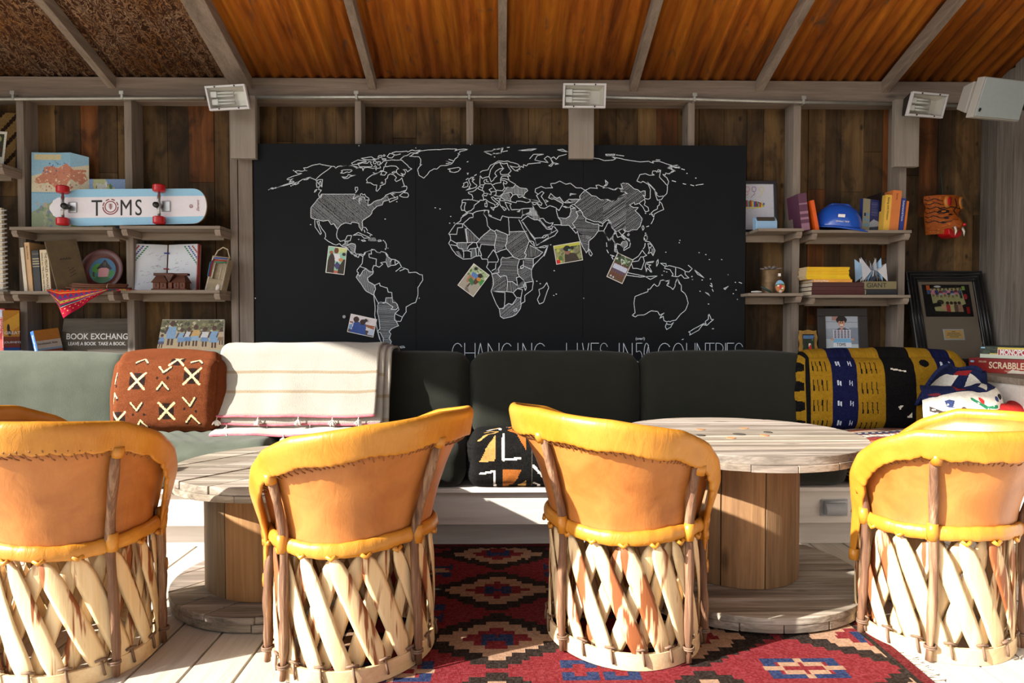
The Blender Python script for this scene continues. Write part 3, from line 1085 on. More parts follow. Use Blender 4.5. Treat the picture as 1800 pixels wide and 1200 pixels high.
# unseen sloped panel added at the left to keep sun off the back wall
bm = new_bm()
prism(bm, [(3.92, .92), (3.45, 1.30), (3.24, 1.58), (2.87, 2.02), (2.35, 2.40), (2.35, roof_z(2.35) - .01), (3.92, roof_z(3.92) - .01)], -3.42, -3.40, plane='yz')
tag(obj('left_sun_blocker', bm, M['sidewall']), kind='structure')

# roof sheets
def sheets(name, x0, x1, m, kind):
    bm = new_bm()
    n = int((x1 - x0) / .0085)
    ys = [YW + .045, 3.2, 2.4, 1.6, YF]
    rows = []
    for y in ys:
        rows.append([bm.verts.new((x0 + (x1 - x0) * i / n, y, roof_z(y) + .009 * sin(2 * pi * (x0 + (x1 - x0) * i / n) / .068))) for i in range(n + 1)])
    for a, b in zip(rows, rows[1:]):
        for i in range(n): bm.faces.new((a[i], a[i + 1], b[i + 1], b[i]))
    o = obj(name, bm, m, smooth=True, solid=.002)
    tag(o, kind='structure')


XS = X(425, YW, 150)
sheets('ceiling', XS, 3.1, M['rust'], 1)
sheets('ceiling_2', XL, XS, M['rust_dark'], 2)

# rafters
n = 2
for k, px in enumerate((-33, 197, 425, 655, 883, 1113, 1335, 1556, 1778)):
    xc = X(px, YW, 150)
    w = .056 if px == 425 else .021
    bm = new_bm()
    prism(bm, [(YW + .02, roof_z(YW + .02) - .010), (YW + .02, roof_z(YW + .02) - .075), (YF + .05, roof_z(YF + .05) - .085), (YF + .05, roof_z(YF + .05) - .010)], xc - w, xc + w, plane='yz')
    tag(obj('trim_%d' % n, bm, M['rafter'], bevel=.003), kind='structure'); n += 1
for xc in (-2.9, -3.7, -4.4):
    bm = new_bm()
    prism(bm, [(YW + .02, roof_z(YW + .02) - .010), (YW + .02, roof_z(YW + .02) - .075), (YF + .05, roof_z(YF + .05) - .085), (YF + .05, roof_z(YF + .05) - .010)], xc - .021, xc + .021, plane='yz')
    tag(obj('trim_%d' % n, bm, M['rafter'], bevel=.003), kind='structure'); n += 1

# eave beam
ZB = Z(177, YW)
bm = new_bm()
box(bm, XL, XR + .02, YW, YW + .04, ZB, roof_z(YW) - .012)
box(bm, XL, XR, YW + .04, YP + .02, ZB, ZB + .035)
tag(obj('trim_%d' % n, bm, M['beam'], bevel=.003), kind='structure'); n += 1

# studs
STUDS = [(-161, -148), (32, 45), (221, 234), (625, 636), (820, 832), (1013, 1026), (1208, 1220), (1393, 1406), (1580, 1592)]
for a, b in STUDS:
    bm = new_bm()
    box(bm, X(a, YW, 400), X(b, YW, 400), YW, YP, 0, ZB)
    tag(obj('trim_%d' % n, bm, M['stud'], bevel=.002), kind='structure'); n += 1
for a, b in ((405, 418), (420, 445)):       # post at the left of the blackboard
    bm = new_bm()
    box(bm, X(a, YW, 400), X(b, YW, 400), YW - .004 * (a > 410), YP, 0, ZB)
    tag(obj('trim_%d' % n, bm, M['stud'], bevel=.002), kind='structure'); n += 1
# painted blocks hanging under the lamps
for a, b, yb in ((405, 449, 280), (1000, 1044, 278), (1573, 1616, 290)):
    bm = new_bm()
    box(bm, X(a, YB - .035, 250), X(b, YB - .035, 250), YB - .035, YB - .001, Z(yb, YB - .035), ZB - .002)
    box(bm, X(a, YB - .035, 250), X(b, YB - .035, 250), YB - .001, YW - .001, Z(255, YW), ZB - .002) if 0 else None
    tag(obj('trim_%d' % n, bm, M['block'], bevel=.002), kind='structure'); n += 1

# ledge behind the cushions and along the right wall
bm = new_bm()
box(bm, -3.3, XR - .002, 3.56, YW - .001, ZL - .03, ZL)
tag(obj('trim_%d' % n, bm, M['shelf'], bevel=.002), kind='structure'); n += 1
bm = new_bm()
box(bm, 2.40, 2.43, 1.6, 3.56, .0, ZL - .03)
tag(obj('trim_%d' % n, bm, M['whitewash'], bevel=.002), kind='structure'); n += 1
bm = new_bm()
box(bm, 2.39, XR - .002, 1.6, 3.56, ZL - .03, ZL)
tag(obj('trim_%d' % n, bm, M['shelf'], bevel=.002), kind='structure'); n += 1

n_trim = n
# ------------------------------------------------------------------ conduit with clamps
cy = 3.775
cp = thing('conduit_pipe', 'thin galvanised conduit pipe running along the timber beam under the rusty roof', 'pipe', (0, 0, 0))
cz = lambda px: {0: 174, 361: 172, 441: 171, 989: 169.5, 1064: 171, 1210: 174, 1340: 178, 1590: 183, 1700: 187}[px]
for seg in ((0, 361), (441, 989), (1064, 1210, 1340, 1590), (1590, 1700)):
    bm = new_bm()
    pts = [at(px, cz(px), cy) for px in seg]
    if seg[0] == 0: pts = [Vector((-3.35, cy, pts[0].z))] + pts
    tube(bm, pts, .0105, 10)
    obj('pipe', bm, M['galv'], cp, smooth=True)
for px in (25, 216, 627, 825, 1220, 1411):
    p = at(px, 171 if px < 900 else (174.5 if px < 1300 else 179.5), cy)
    bm = new_bm()
    box(bm, p.x - .006, p.x + .006, cy - .014, YW - .001, p.z - .014, p.z + .014)
    box(bm, p.x - .012, p.x + .012, cy - .018, cy - .012, p.z + .012, p.z + .03)
    obj('clamp', bm, M['galv'], cp, bevel=.001)

# ------------------------------------------------------------------ floodlights
def floodlight(px, py, label, yaw, tilt, shear=0.0):
    p = at(px, py, 3.60)
    t = thing('floodlight', label, 'lamp', p, (tilt, 0, yaw), 'floodlights on the eave beam')
    W, H, D = .225, .125, .085
    def P(x, y, z): return (x + shear * z, y, z)
    bm = new_bm()                      # black housing behind
    v0 = [bm.verts.new(P(x, .002, z)) for x, z in ((-W / 2, -H / 2), (W / 2, -H / 2), (W / 2, H / 2), (-W / 2, H / 2))]
    v1 = [bm.verts.new((x, D, z)) for x, z in ((-.07, -.045), (.07, -.045), (.07, .045), (-.07, .045))]
    bm.faces.new(v1)
    for i in range(4): bm.faces.new((v0[i], v0[(i + 1) % 4], v1[(i + 1) % 4], v1[i]))
    obj('housing', bm, M['black'], t, bevel=.004)
    bm = new_bm()                      # reflector tray
    v0 = [bm.verts.new(P(x, -.006, z)) for x, z in ((-W / 2 + .012, -H / 2 + .012), (W / 2 - .012, -H / 2 + .012), (W / 2 - .012, H / 2 - .012), (-W / 2 + .012, H / 2 - .012))]
    v1 = [bm.verts.new(P(x, .03, z)) for x, z in ((-.095, -.035), (.085, -.035), (.085, .035), (-.095, .035))]
    bm.faces.new(v1)
    for i in range(4): bm.faces.new((v0[i], v0[(i + 1) % 4], v1[(i + 1) % 4], v1[i]))
    obj('reflector', bm, M['reflector'], t)
    bm = new_bm()                      # front frame
    w = .011
    for x0, x1, z0, z1 in ((-W / 2, W / 2, -H / 2, -H / 2 + w), (-W / 2, W / 2, H / 2 - w, H / 2), (-W / 2, -W / 2 + w, -H / 2 + w, H / 2 - w), (W / 2 - w, W / 2, -H / 2 + w, H / 2 - w)):
        fs = box(bm, x0, x1, -.014, .004, z0, z1)
    for v in bm.verts: v.co.x += shear * v.co.z
    obj('frame', bm, M['white_frame'], t, bevel=.002)
    for sx in (-.055, .055):
        for sz in (-1, 1):
            bm = new_bm()
            lathe(bm, [(.004, -.017), (.004, -.012)], 8, axis='y', org=(sx + shear * sz * .057, 0, sz * (H / 2 - .007)))
            obj('screw', bm, M['black'], t)
    for z in (.021, -.017):            # two compact tubes
        bm = new_bm()
        box(bm, -.098 + shear * z, -.062 + shear * z, .001, .022, z - .015, z + .015)
        obj('lamp_base', bm, M['lamp_tube'], t, bevel=.003)
        for dz in (-.0075, .0075):
            bm = new_bm()
            tube(bm, [(-.064 + shear * z, .010, z + dz), (.030 + shear * z, .010, z + dz)], .0055, 8)
            obj('tube', bm, M['lamp_tube'], t, smooth=True)
    bm = new_bm()
    v = [bm.verts.new(P(x, -.0095, z)) for x, z in ((-W / 2 + .01, -H / 2 + .01), (W / 2 - .01, -H / 2 + .01), (W / 2 - .01, H / 2 - .01), (-W / 2 + .01, H / 2 - .01))]
    bm.faces.new(v)
    obj('pane', bm, M['glass'], t, solid=.002)
    bm = new_bm()                      # knuckle to the beam
    tube(bm, [(0, D - .01, 0), (0, .14, .01), (0, 3.76 - 3.60 + .01, .02)], .013, 10)
    obj('bracket', bm, M['black'], t, smooth=True)


floodlight(401, 172, 'boxy white-framed floodlight at the left, above the post beside the skateboard', R(-10), R(6), .16 * -1)
floodlight(1027, 169, 'boxy white-framed floodlight above the middle of the world map blackboard', 0, R(4), .03)
floodlight(1628, 185, 'boxy white-framed floodlight at the right, beside the pale loudspeaker', R(12), R(6), .2)

# ------------------------------------------------------------------ loudspeaker
p = at(1749, 173, 3.15)
sp = thing('loudspeaker', 'pale grey loudspeaker tilted down from the beam in the right corner', 'speaker', p, (R(8), R(0), R(14)))
def quad_box(bm, f, b):
    v0 = [bm.verts.new(q) for q in f]; v1 = [bm.verts.new(q) for q in b]
    bm.faces.new(v0); bm.faces.new(v1[::-1])
    for i in range(4): bm.faces.new((v0[i], v0[(i + 1) % 4], v1[(i + 1) % 4], v1[i]))
bm = new_bm()
quad_box(bm, [(-.115, 0, -.092), (.160, 0, -.092), (.195, 0, .092), (-.075, 0, .092)], [(-.125, .03, -.092), (.165, .03, -.092), (.2, .03, .092), (-.085, .03, .092)])
quad_box(bm, [(-.13, .03, -.07), (.15, .03, -.07), (.18, .03, .075), (-.10, .03, .075)], [(-.125, .085, -.045), (.10, .085, -.045), (.13, .085, .06), (-.10, .085, .06)])
obj('cabinet', bm, M['speaker'], sp, bevel=.004)
bm = new_bm()
quad_box(bm, [(-.108, -.006, -.086), (.154, -.006, -.086), (.188, -.006, .087), (-.070, -.006, .087)], [(-.108, .001, -.086), (.154, .001, -.086), (.188, .001, .087), (-.070, .001, .087)])
obj('grille', bm, M['grille'], sp, bevel=.002)
bm = new_bm()
box(bm, -.092, -.084, -.009, -.005, -.066, -.054); box(bm, -.088, -.080, -.009, -.005, -.060, -.050)
obj('badge', bm, M['black'], sp)
bm = new_bm()
tube(bm, [(.02, .10, .01), (.25, .16, .02), (.47, .20, .02)], .014, 8)
obj('bracket', bm, M['black'], sp, smooth=True)

# ------------------------------------------------------------------ shelves
def shelf(pl, pr, py, label, yf=3.65, cleats=(1, 1), group='timber shelves between the wall studs', fr=None, back=None):
    a, b = at(pl, py, yf), at(pr, py, yf)
    z = (a.z + b.z) / 2
    x0, x1 = a.x, b.x
    t = thing('shelf', label, 'shelf', ((x0 + x1) / 2, yf, z - .016), group=group)
    cx = (x0 + x1) / 2
    bm = new_bm()
    box(bm, x0 - cx, x1 - cx, 0, YW - yf, 0, .016)
    bx0, bx1 = back if back else (x0, x1)
    box(bm, bx0 - cx, bx1 - cx, YW - yf, YP - yf - .002, 0, .016)
    obj('board', bm, M['shelf'], t, bevel=.0015)
    for s, on in zip((0, 1), cleats):
        if not on: continue
        e = (x0 - cx + .004) if s == 0 else (x1 - cx - .034)
        bm = new_bm()
        prism(bm, [(.008, -.001), (.008, -.016), (.022, -.034), (YP - yf - .003, -.034), (YP - yf - .003, -.001)], e, e + .03, plane='yz')
        obj('cleat', bm, M['rafter'], t, bevel=.001)
    bm = new_bm()
    box(bm, bx0 - cx + .04, bx1 - cx - .04, YW - yf + .012, YW - yf + .03, -.04, -.001)
    obj('rail', bm, M['shelf'], t, bevel=.001)
    return z


E = .001
sx = lambda i: (X(STUDS[i][0], YW, 400), X(STUDS[i][1], YW, 400))
ZA1 = shelf(16, 198, 398.5, 'left upper grey timber shelf board under the folded maps', back=(sx(1)[1] + E, sx(2)[0] - E))
ZA2 = shelf(210, 387, 396.5, 'grey timber shelf board under the right half of the skateboard', back=(sx(2)[1] + E, X(405, YW, 400) - E))
ZB1 = shelf(18, 199, 511.5, 'grey timber shelf board under the plate and leaning old books', back=(sx(1)[1] + E, sx(2)[0] - E))
ZB2 = shelf(212, 386, 509.5, 'grey timber shelf board under the open signed book and carved box', back=(sx(2)[1] + E, X(405, YW, 400) - E))
ZC1 = shelf(-155, 4, 287, 'highest grey timber shelf board cut by the left edge of the frame', back=(sx(0)[1] + E, sx(1)[0] - E))
ZC2 = shelf(-155, 6, 512, 'lower grey timber shelf board cut by the left edge, below the spiral bound book', back=(sx(0)[1] + E, sx(1)[0] - E))
ZD1 = shelf(1333, 1413, 401, 'short grey timber shelf board under the framed shoe drawing', cleats=(0, 1), back=(X(1300, YW, 400), sx(7)[0] - E))
ZE1 = shelf(1427, 1603, 404, 'grey timber shelf board under the blue hard hat', back=(sx(7)[1] + E, sx(8)[0] - E))
ZD2 = shelf(1315, 1412, 515, 'short grey timber shelf board under the tin can plant', cleats=(0, 1), back=(X(1300, YW, 400), sx(7)[0] - E))
ZE2 = shelf(1423, 1601, 518, 'grey timber shelf board under the yellow magazines', back=(sx(7)[1] + E, sx(8)[0] - E))

# ------------------------------------------------------------------ blackboard
bl, br_ = X(447, YB, 400), X(1311, YB, 400)
zt = Z(254, YB)
bb = thing('blackboard', 'wide matt blackboard with a chalk world map hanging on the plank wall', 'blackboard', ((bl + br_) / 2, YB, 0.55))
cx = (bl + br_) / 2
seams = [bl, X(731, YB, 400), X(1025, YB, 400), br_]
for a, b in zip(seams, seams[1:]):
    bm = new_bm()
    box(bm, a - cx + .0006, b - cx - .0006, 0, .022, .0, zt - .55)
    obj('panel', bm, M['board'], bb, bevel=.0008)


def strokes(bm, pts, w):
    """thin chalk ribbon on the board; pts in photo pixels"""
    P = [at(x, y, YB - .0008) for x, y in pts]
    P = [Vector((p.x - cx, -.0008, p.z - .55)) for p in P]
    for a, b in zip(P, P[1:]):
        d = b - a
        if d.length < 1e-5: continue
        d.normalize()
        nn = Vector((-d.z, 0, d.x)) * w / 2
        e = d * w * .35
        bm.faces.new([bm.verts.new(q) for q in (a - e - nn, b + e - nn, b + e + nn, a - e + nn)])


def tile_pts(tile, s):
    ox, oy, k = MAP_TILES[tile]
    out = []
    for q in s.split():
        a, b = q.split(',')
        out.append((ox + float(a) / k, oy + float(b) / k))
    return out


bm = new_bm()
rnd = random.Random(5)
for ln in MAP_LINES.strip().split('\n'):
    tile, rest = ln.split(' ', 1)
    p = tile_pts(tile, rest)
    q = [p[0]]
    for (x1, y1), (x2, y2) in zip(p, p[1:]):       # a slightly shaky hand
        L_ = math.hypot(x2 - x1, y2 - y1)
        if L_ > 6:
            m_ = int(L_ // 4)
            for k in range(1, m_):
                q.append((x1 + (x2 - x1) * k / m_ + rnd.uniform(-.25, .25), y1 + (y2 - y1) * k / m_ + rnd.uniform(-.25, .25)))
        q.append((x2, y2))
    strokes(bm, q, .0036)
for ln in MAP_DOTS.strip().split('\n'):
    tile, rest = ln.split(' ', 1)
    for x, y in tile_pts(tile, rest):
        strokes(bm, [(x - .6, y), (x + .6, y + .2)], .0042)
obj('map_outline', bm, M['chalk'], bb)
bm = new_bm()
for ln in MAP_HATCH.strip().split('\n'):
    tile, ang, sp_, rest = ln.split(' ', 3)
    p = tile_pts(tile, rest)
    a = R(float(ang)); sp_ = float(sp_)
    d = (cos(a), sin(a)); nv = (-sin(a), cos(a))
    ts = [x * nv[0] + y * nv[1] for x, y in p]
    t = min(ts) + sp_ / 2
    while t < max(ts):
        tt = t + rnd.uniform(-.2, .2)
        hits = []
        for (x1, y1), (x2, y2) in zip(p, p[1:] + p[:1]):
            s1, s2 = x1 * nv[0] + y1 * nv[1] - tt, x2 * nv[0] + y2 * nv[1] - tt
            if (s1 < 0) != (s2 < 0):
                k = s1 / (s1 - s2)
                hits.append(((x1 + (x2 - x1) * k) * d[0] + (y1 + (y2 - y1) * k) * d[1]))
        hits.sort()
        for h0, h1 in zip(hits[::2], hits[1::2]):
            strokes(bm, [(nv[0] * tt + d[0] * h0, nv[1] * tt + d[1] * h0), (nv[0] * tt + d[0] * h1, nv[1] * tt + d[1] * h1)], rnd.uniform(.0006, .0013) if sp_ > 1.5 else .0010)
        t += sp_
obj('map_hatching', bm, M['chalk'], bb)

# hand lettering: CHANGING  LIVES  IN 50 COUNTRIES, with (over!) above the 50
def arc(cx_, cy_, rx, ry, a0, a1, n=12):
    return [(cx_ + rx * cos(R(a0 + (a1 - a0) * k / n)), cy_ + ry * sin(R(a0 + (a1 - a0) * k / n))) for k in range(n + 1)]


def glyph(ch, x0, x1, t, b):
    w, h = x1 - x0, b - t
    xm, ym = (x0 + x1) / 2, (t + b) / 2
    return {
        'C': [arc(xm, ym, w / 2, h / 2, -40, -320)], 'H': [[(x0, t), (x0, b)], [(x1, t), (x1, b)], [(x0, ym), (x1, ym)]],
        'A': [[(x0, b), (xm, t), (x1, b)], [(x0 + w * .2, b - h * .35), (x1 - w * .2, b - h * .35)]],
        'N': [[(x0, b), (x0, t), (x1, b), (x1, t)]], 'G': [arc(xm, ym, w / 2, h / 2, -45, -340) + [(x1, ym), (xm, ym)]],
        'I': [[(xm, t), (xm, b)]], 'L': [[(x0, t), (x0, b), (x1, b)]], 'V': [[(x0, t), (xm, b), (x1, t)]],
        'E': [[(x1, t), (x0, t), (x0, b), (x1, b)], [(x0, ym), (x1, ym)]],
        'S': [arc(xm, t + h * .27, w / 2, h * .27, -20, -200) + arc(xm, b - h * .25, w / 2, h * .25, -70, 150)],
        '5': [[(x1, t), (x0, t), (x0, ym - h * .05)] + arc(xm, b - h * .3, w / 2, h * .3, -110, 130)],
        '0': [arc(xm, ym, w / 2, h / 2, 0, 360, 16), [(x0 + w * .2, b - h * .1), (x1 - w * .1, t + h * .1)]],
        'O': [arc(xm, ym, w / 2, h / 2, 0, 360, 20)], 'U': [[(x0, t)] + arc(xm, b - w / 2, w / 2, w / 2, 180, 0) + [(x1, t)]],
        'T': [[(x0, t), (x1, t)], [(xm, t), (xm, b)]],
        'R': [[(x0, b), (x0, t)] + arc(x1 - h * .25, t + h * .25, h * .25, h * .25, -90, 90) + [(x0, t + h * .5)], [(xm, t + h * .5), (x1, b)]],
    }[ch]


bm = new_bm()
for ch, a, b in (('C', 50, 115), ('H', 125, 187), ('A', 195, 243), ('N', 265, 330), ('G', 345, 412), ('I', 440, 446), ('N', 472, 525), ('G', 540, 612),
                 ('L', 733, 775), ('I', 795, 800), ('V', 828, 866), ('E', 880, 925), ('S', 935, 978), ('I', 1045, 1050), ('N', 1073, 1125), ('5', 1150, 1184),
                 ('0', 1196, 1226), ('C', 1280, 1358), ('O', 1368, 1432), ('U', 1450, 1500), ('N', 1512, 1562), ('T', 1562, 1615), ('R', 1625, 1668), ('I', 1680, 1684),
                 ('E', 1692, 1732), ('S', 1740, 1785)):
    if a in (733, 1045, 1150, 1280):               # a new word
        obj('chalk_word', bm, M['chalk'], bb)
        bm = new_bm()
    for g in glyph(ch, a, b, 146, 262):
        strokes(bm, [(780 + x / 3.396, 560 + y / 3.396) for x, y in g], .0034)
obj('chalk_word', bm, M['chalk'], bb)
pv = at(1117, 597, YB)
text('chalk_word', '(over!)', .021, M['chalk'], bb, (pv.x - cx, -.0012, pv.z - .55), sx=.9)
# smudge dots and screws
for px, py in ((631, 256), (827, 254), (449, 524), (731, 260), (1026, 524), (1296, 526), (737, 524)):
    p = at(px, py, YB)
    bm = new_bm()
    lathe(bm, [(.0035, -.002), (.0035, 0)], 8, axis='y', org=(p.x - cx, 0, p.z - .55))
    obj('screw', bm, M['galv'], bb)
# ------------------------------------------------------------------ kilim rug
RUG = (-.56, 1.55, 1.22, 3.09)       # x0 y0 x1 y1
def make_rug():
    nx, ny = 300, 262
    x0, y0, x1, y1 = RUG
    red, dark, beige, navy, rust_ = (118, 42, 46), (46, 38, 34), (160, 128, 104), (44, 54, 86), (150, 46, 44)
    cv = Canvas(nx, ny, red)
    gx = x0 + (np.arange(nx) + .5) / nx * (x1 - x0)
    gy = y1 - (np.arange(ny) + .5) / ny * (y1 - y0)
    GX, GY = np.meshgrid(gx, gy)
    PX, PY, CX, CY = .60, .40, -.012, 2.555
    st = .024
    QY = np.floor((GY - CY) / st + .5) * st + CY               # stepped outlines
    def cell(ox, oy):
        u = (GX - CX - ox) / PX; v = (QY - CY - oy) / PY
        u = np.abs(u - np.round(u)); v = np.abs(v - np.round(v))
        return u, v
    tooth = (np.mod((GX - CX) / .05, 1.0) - .5)
    saw = np.abs(tooth) * .14
    u, v = cell(0, 0)
    t = u / .5 + v / .5
    cv.put(t + saw * .9 < 1.02, dark)
    cv.put(t + saw * 1.3 < .74, beige)
    cv.put(t < .40, red)
    cv.put((u < .085) & (v < .09) & (v < .035 + u * .9), navy)
    u2, v2 = cell(PX / 2, PY / 2)
    t2 = u2 / .5 + v2 / .5
    inner = t2 + saw < .92
    cv.put(inner, red)
    for ox, oy in ((-.10, .10), (.10, .10), (-.10, -.10), (.10, -.10)):
        uu = (GX - CX - PX / 2) / PX; vv = (QY - CY - PY / 2) / PY
        uu = uu - np.round(uu) - ox; vv = vv - np.round(vv) - oy
        cv.put((np.abs(uu) < .088) & (np.abs(vv) < .028 + np.abs(uu) * .45) & inner, navy)
    uu = (GX - CX - PX / 2) / PX; vv = (QY - CY - PY / 2) / PY
    uu = uu - np.round(uu); vv = vv - np.round(vv)
    alt = np.mod(np.round((GX - CX - PX / 2) / PX) + np.round((GY - CY - PY / 2) / PY), 2) == 1
    cv.put((np.abs(uu) / .20 + np.abs(vv) / .13 < 1) & alt, beige)
    cv.put((np.abs(uu) / .10 + np.abs(vv) / .065 < 1), red)
    # borders
    e = np.minimum(np.minimum(GX - x0, x1 - GX), np.minimum(GY - y0, y1 - GY))
    cv.put(e < .05 + .02 * np.abs(tooth) * 2, dark)
    cv.put((e < .035), (96, 34, 36))
    cv.noise(12, 3)
    rr = random.Random(2)
    t = thing('kilim_rug', 'red navy and beige geometric kilim rug lying on the deck under the middle chairs', 'rug', ((x0 + x1) / 2, (y0 + y1) / 2, .001))
    W, D = x1 - x0, y1 - y0
    grid_mesh('woven_field', cv, lambda u, v: ((u - .5) * W, (v - .5) * D, .005 + .0012 * sin(u * 17) * sin(v * 13)), M['rugm'], t, False, solid=.006)
    for s in (-1, 1):
        bm = new_bm()
        for k in range(170):
            yy = -D / 2 + D * k / 169
            e = s * W / 2
            tube(bm, [(e - s * .01, yy, .005), (e + s * .022, yy + rr.uniform(-.006, .006), .004), (e + s * .045, yy + rr.uniform(-.012, .012), .003)], .0016, 4)
        tag(obj('fringe', bm, M['tassel'], t), kind='stuff')


make_rug()

# ------------------------------------------------------------------ cable spool tables
def spool(name, label, cx, cy, r, zt, rc, nst, planks_ang, seed, stave_cols, seat=0.0):
    t = thing(name, label, 'table', (cx, cy, 0), (0, 0, 0), 'cable spool tables')
    rr = random.Random(seed)

    def disc(nm, z0, z1, ang, rad, mat, gap=.004, wobble=0.0, keep=1.0):
        """round flange cut from parallel planks"""
        bm = new_bm()
        y = -rad
        ca, sa = cos(ang), sin(ang)
        while y < rad - .01:
            w = min(rr.uniform(.12, .165), rad - y)
            if rad - (y + w) < .05: w = rad - y
            ya, yb = y + gap / 2, y + w - gap / 2
            n = 14
            pts = []
            for k in range(n + 1):
                yy = ya + (yb - ya) * k / n
                pts.append((math.sqrt(max(rad * rad - yy * yy, 1e-6)) + rr.uniform(-1, 1) * wobble * .1, yy))
            left = [(-x, yy) for x, yy in pts[::-1]]
            k = rr.uniform(.86, 1.12); dz = rr.uniform(-.0015, .0015)
            P = [(x * ca - yy * sa, x * sa + yy * ca) for x, yy in pts + left]
            prism(bm, P, z0 + dz, z1 + dz, (k, k * rr.uniform(.96, 1), k * rr.uniform(.92, .99)))
            y += w
        return obj(nm, bm, mat, t, bevel=.003)
    mx = M['spool']
    disc('tabletop', zt - .028, zt, planks_ang, r, mx, .006)
    disc('tabletop_underlayer', zt - .052, zt - .029, planks_ang + pi / 2, r + .004, M['spool_d'], .002)
    disc('base', .034 + seat, .058 + seat, planks_ang, r, mx, .004)
    disc('base_underlayer', .005 + seat, .033 + seat, planks_ang + pi / 2, r - .003, M['spool_d'], .003)
    a0 = rr.uniform(0, 1)
    for k in range(nst):
        bm = new_bm()
        a, b = a0 + 2 * pi * (k + .012) / nst, a0 + 2 * pi * (k + .988) / nst
        ang = [a + (b - a) * q / 6 for q in range(7)]
        P = [(rc * cos(q), rc * sin(q)) for q in ang] + [((rc - .025) * cos(q), (rc - .025) * sin(q)) for q in ang[::-1]]
        prism(bm, P, .058 + seat, zt - .052, stave_cols[k % len(stave_cols)])
        obj('stave', bm, M['stave'], t, bevel=.002)
    bm = new_bm()
    lathe(bm, [(rc - .03, .06 + seat), (rc - .03, zt - .053)], 24)
    obj('core', bm, M['hole'], t)
    return t, rr


SP1 = (-.83, 2.61, .40, .485)
SP2 = (.915, 2.615, .46, .590)
t1, rr = spool('spool_table', 'lower cable spool table of weathered planks at the left, beside the leftmost chair', SP1[0], SP1[1], SP1[2], SP1[3], .28, 9, R(52), 4,
               [(.62, .62, .55), (1.15, .95, .68), (.72, .68, .6), (.95, .85, .7)])
for a, d, rad in ((R(10), .17, .022), (R(-20), .14, .013), (R(170), .05, .018)):
    bm = new_bm(); lathe(bm, [(rad, SP1[3] - .001), (rad, SP1[3] + .0016)], 16, org=(d * cos(a), d * sin(a), 0)); obj('bolt_hole', bm, M['hole'], t1)
for a, d, rad in ((R(150), .12, .020), (R(215), .14, .022)):
    bm = new_bm(); lathe(bm, [(rad, SP1[3] - .001), (rad, SP1[3] + .002)], 16, org=(d * cos(a), d * sin(a), 0)); obj('knot_plug', bm, M['spool_d'], t1)
t2, rr = spool('spool_table', 'taller cable spool table with bleached round top at the right, half on the rug', SP2[0], SP2[1], SP2[2], SP2[3], .225, 9, R(2), 9,
               [(.80, .74, .66), (1.0, .86, .7), (.75, .7, .62), (.95, .88, .8)], seat=.010)
for k, (a, d) in enumerate(((R(195), .16), (R(140), .15), (R(60), .14), (R(10), .13), (R(330), .10), (R(240), .12))):
    bm = new_bm(); lathe(bm, [(.017, SP2[3] - .001), (.017, SP2[3] + .0018)], 16, org=(d * cos(a), d * sin(a), 0))
    obj('bolt_plug', bm, M['copper'] if k % 3 else M['hole'], t2)
bm = new_bm(); lathe(bm, [(.024, SP2[3] - .001), (.024, SP2[3] + .0016)], 16, org=(0, -.02, 0)); obj('spindle_hole', bm, M['hole'], t2)

# ------------------------------------------------------------------ barrel chairs of leather and cedar slats
def spline(ctrl, x):
    for (a, *va), (b, *vb) in zip(ctrl, ctrl[1:]):
        if x <= b:
            k = (x - a) / (b - a) if b > a else 0
            k = max(0, min(1, k))
            return [p + (q - p) * k for p, q in zip(va, vb)]
    return list(ctrl[-1][1:])


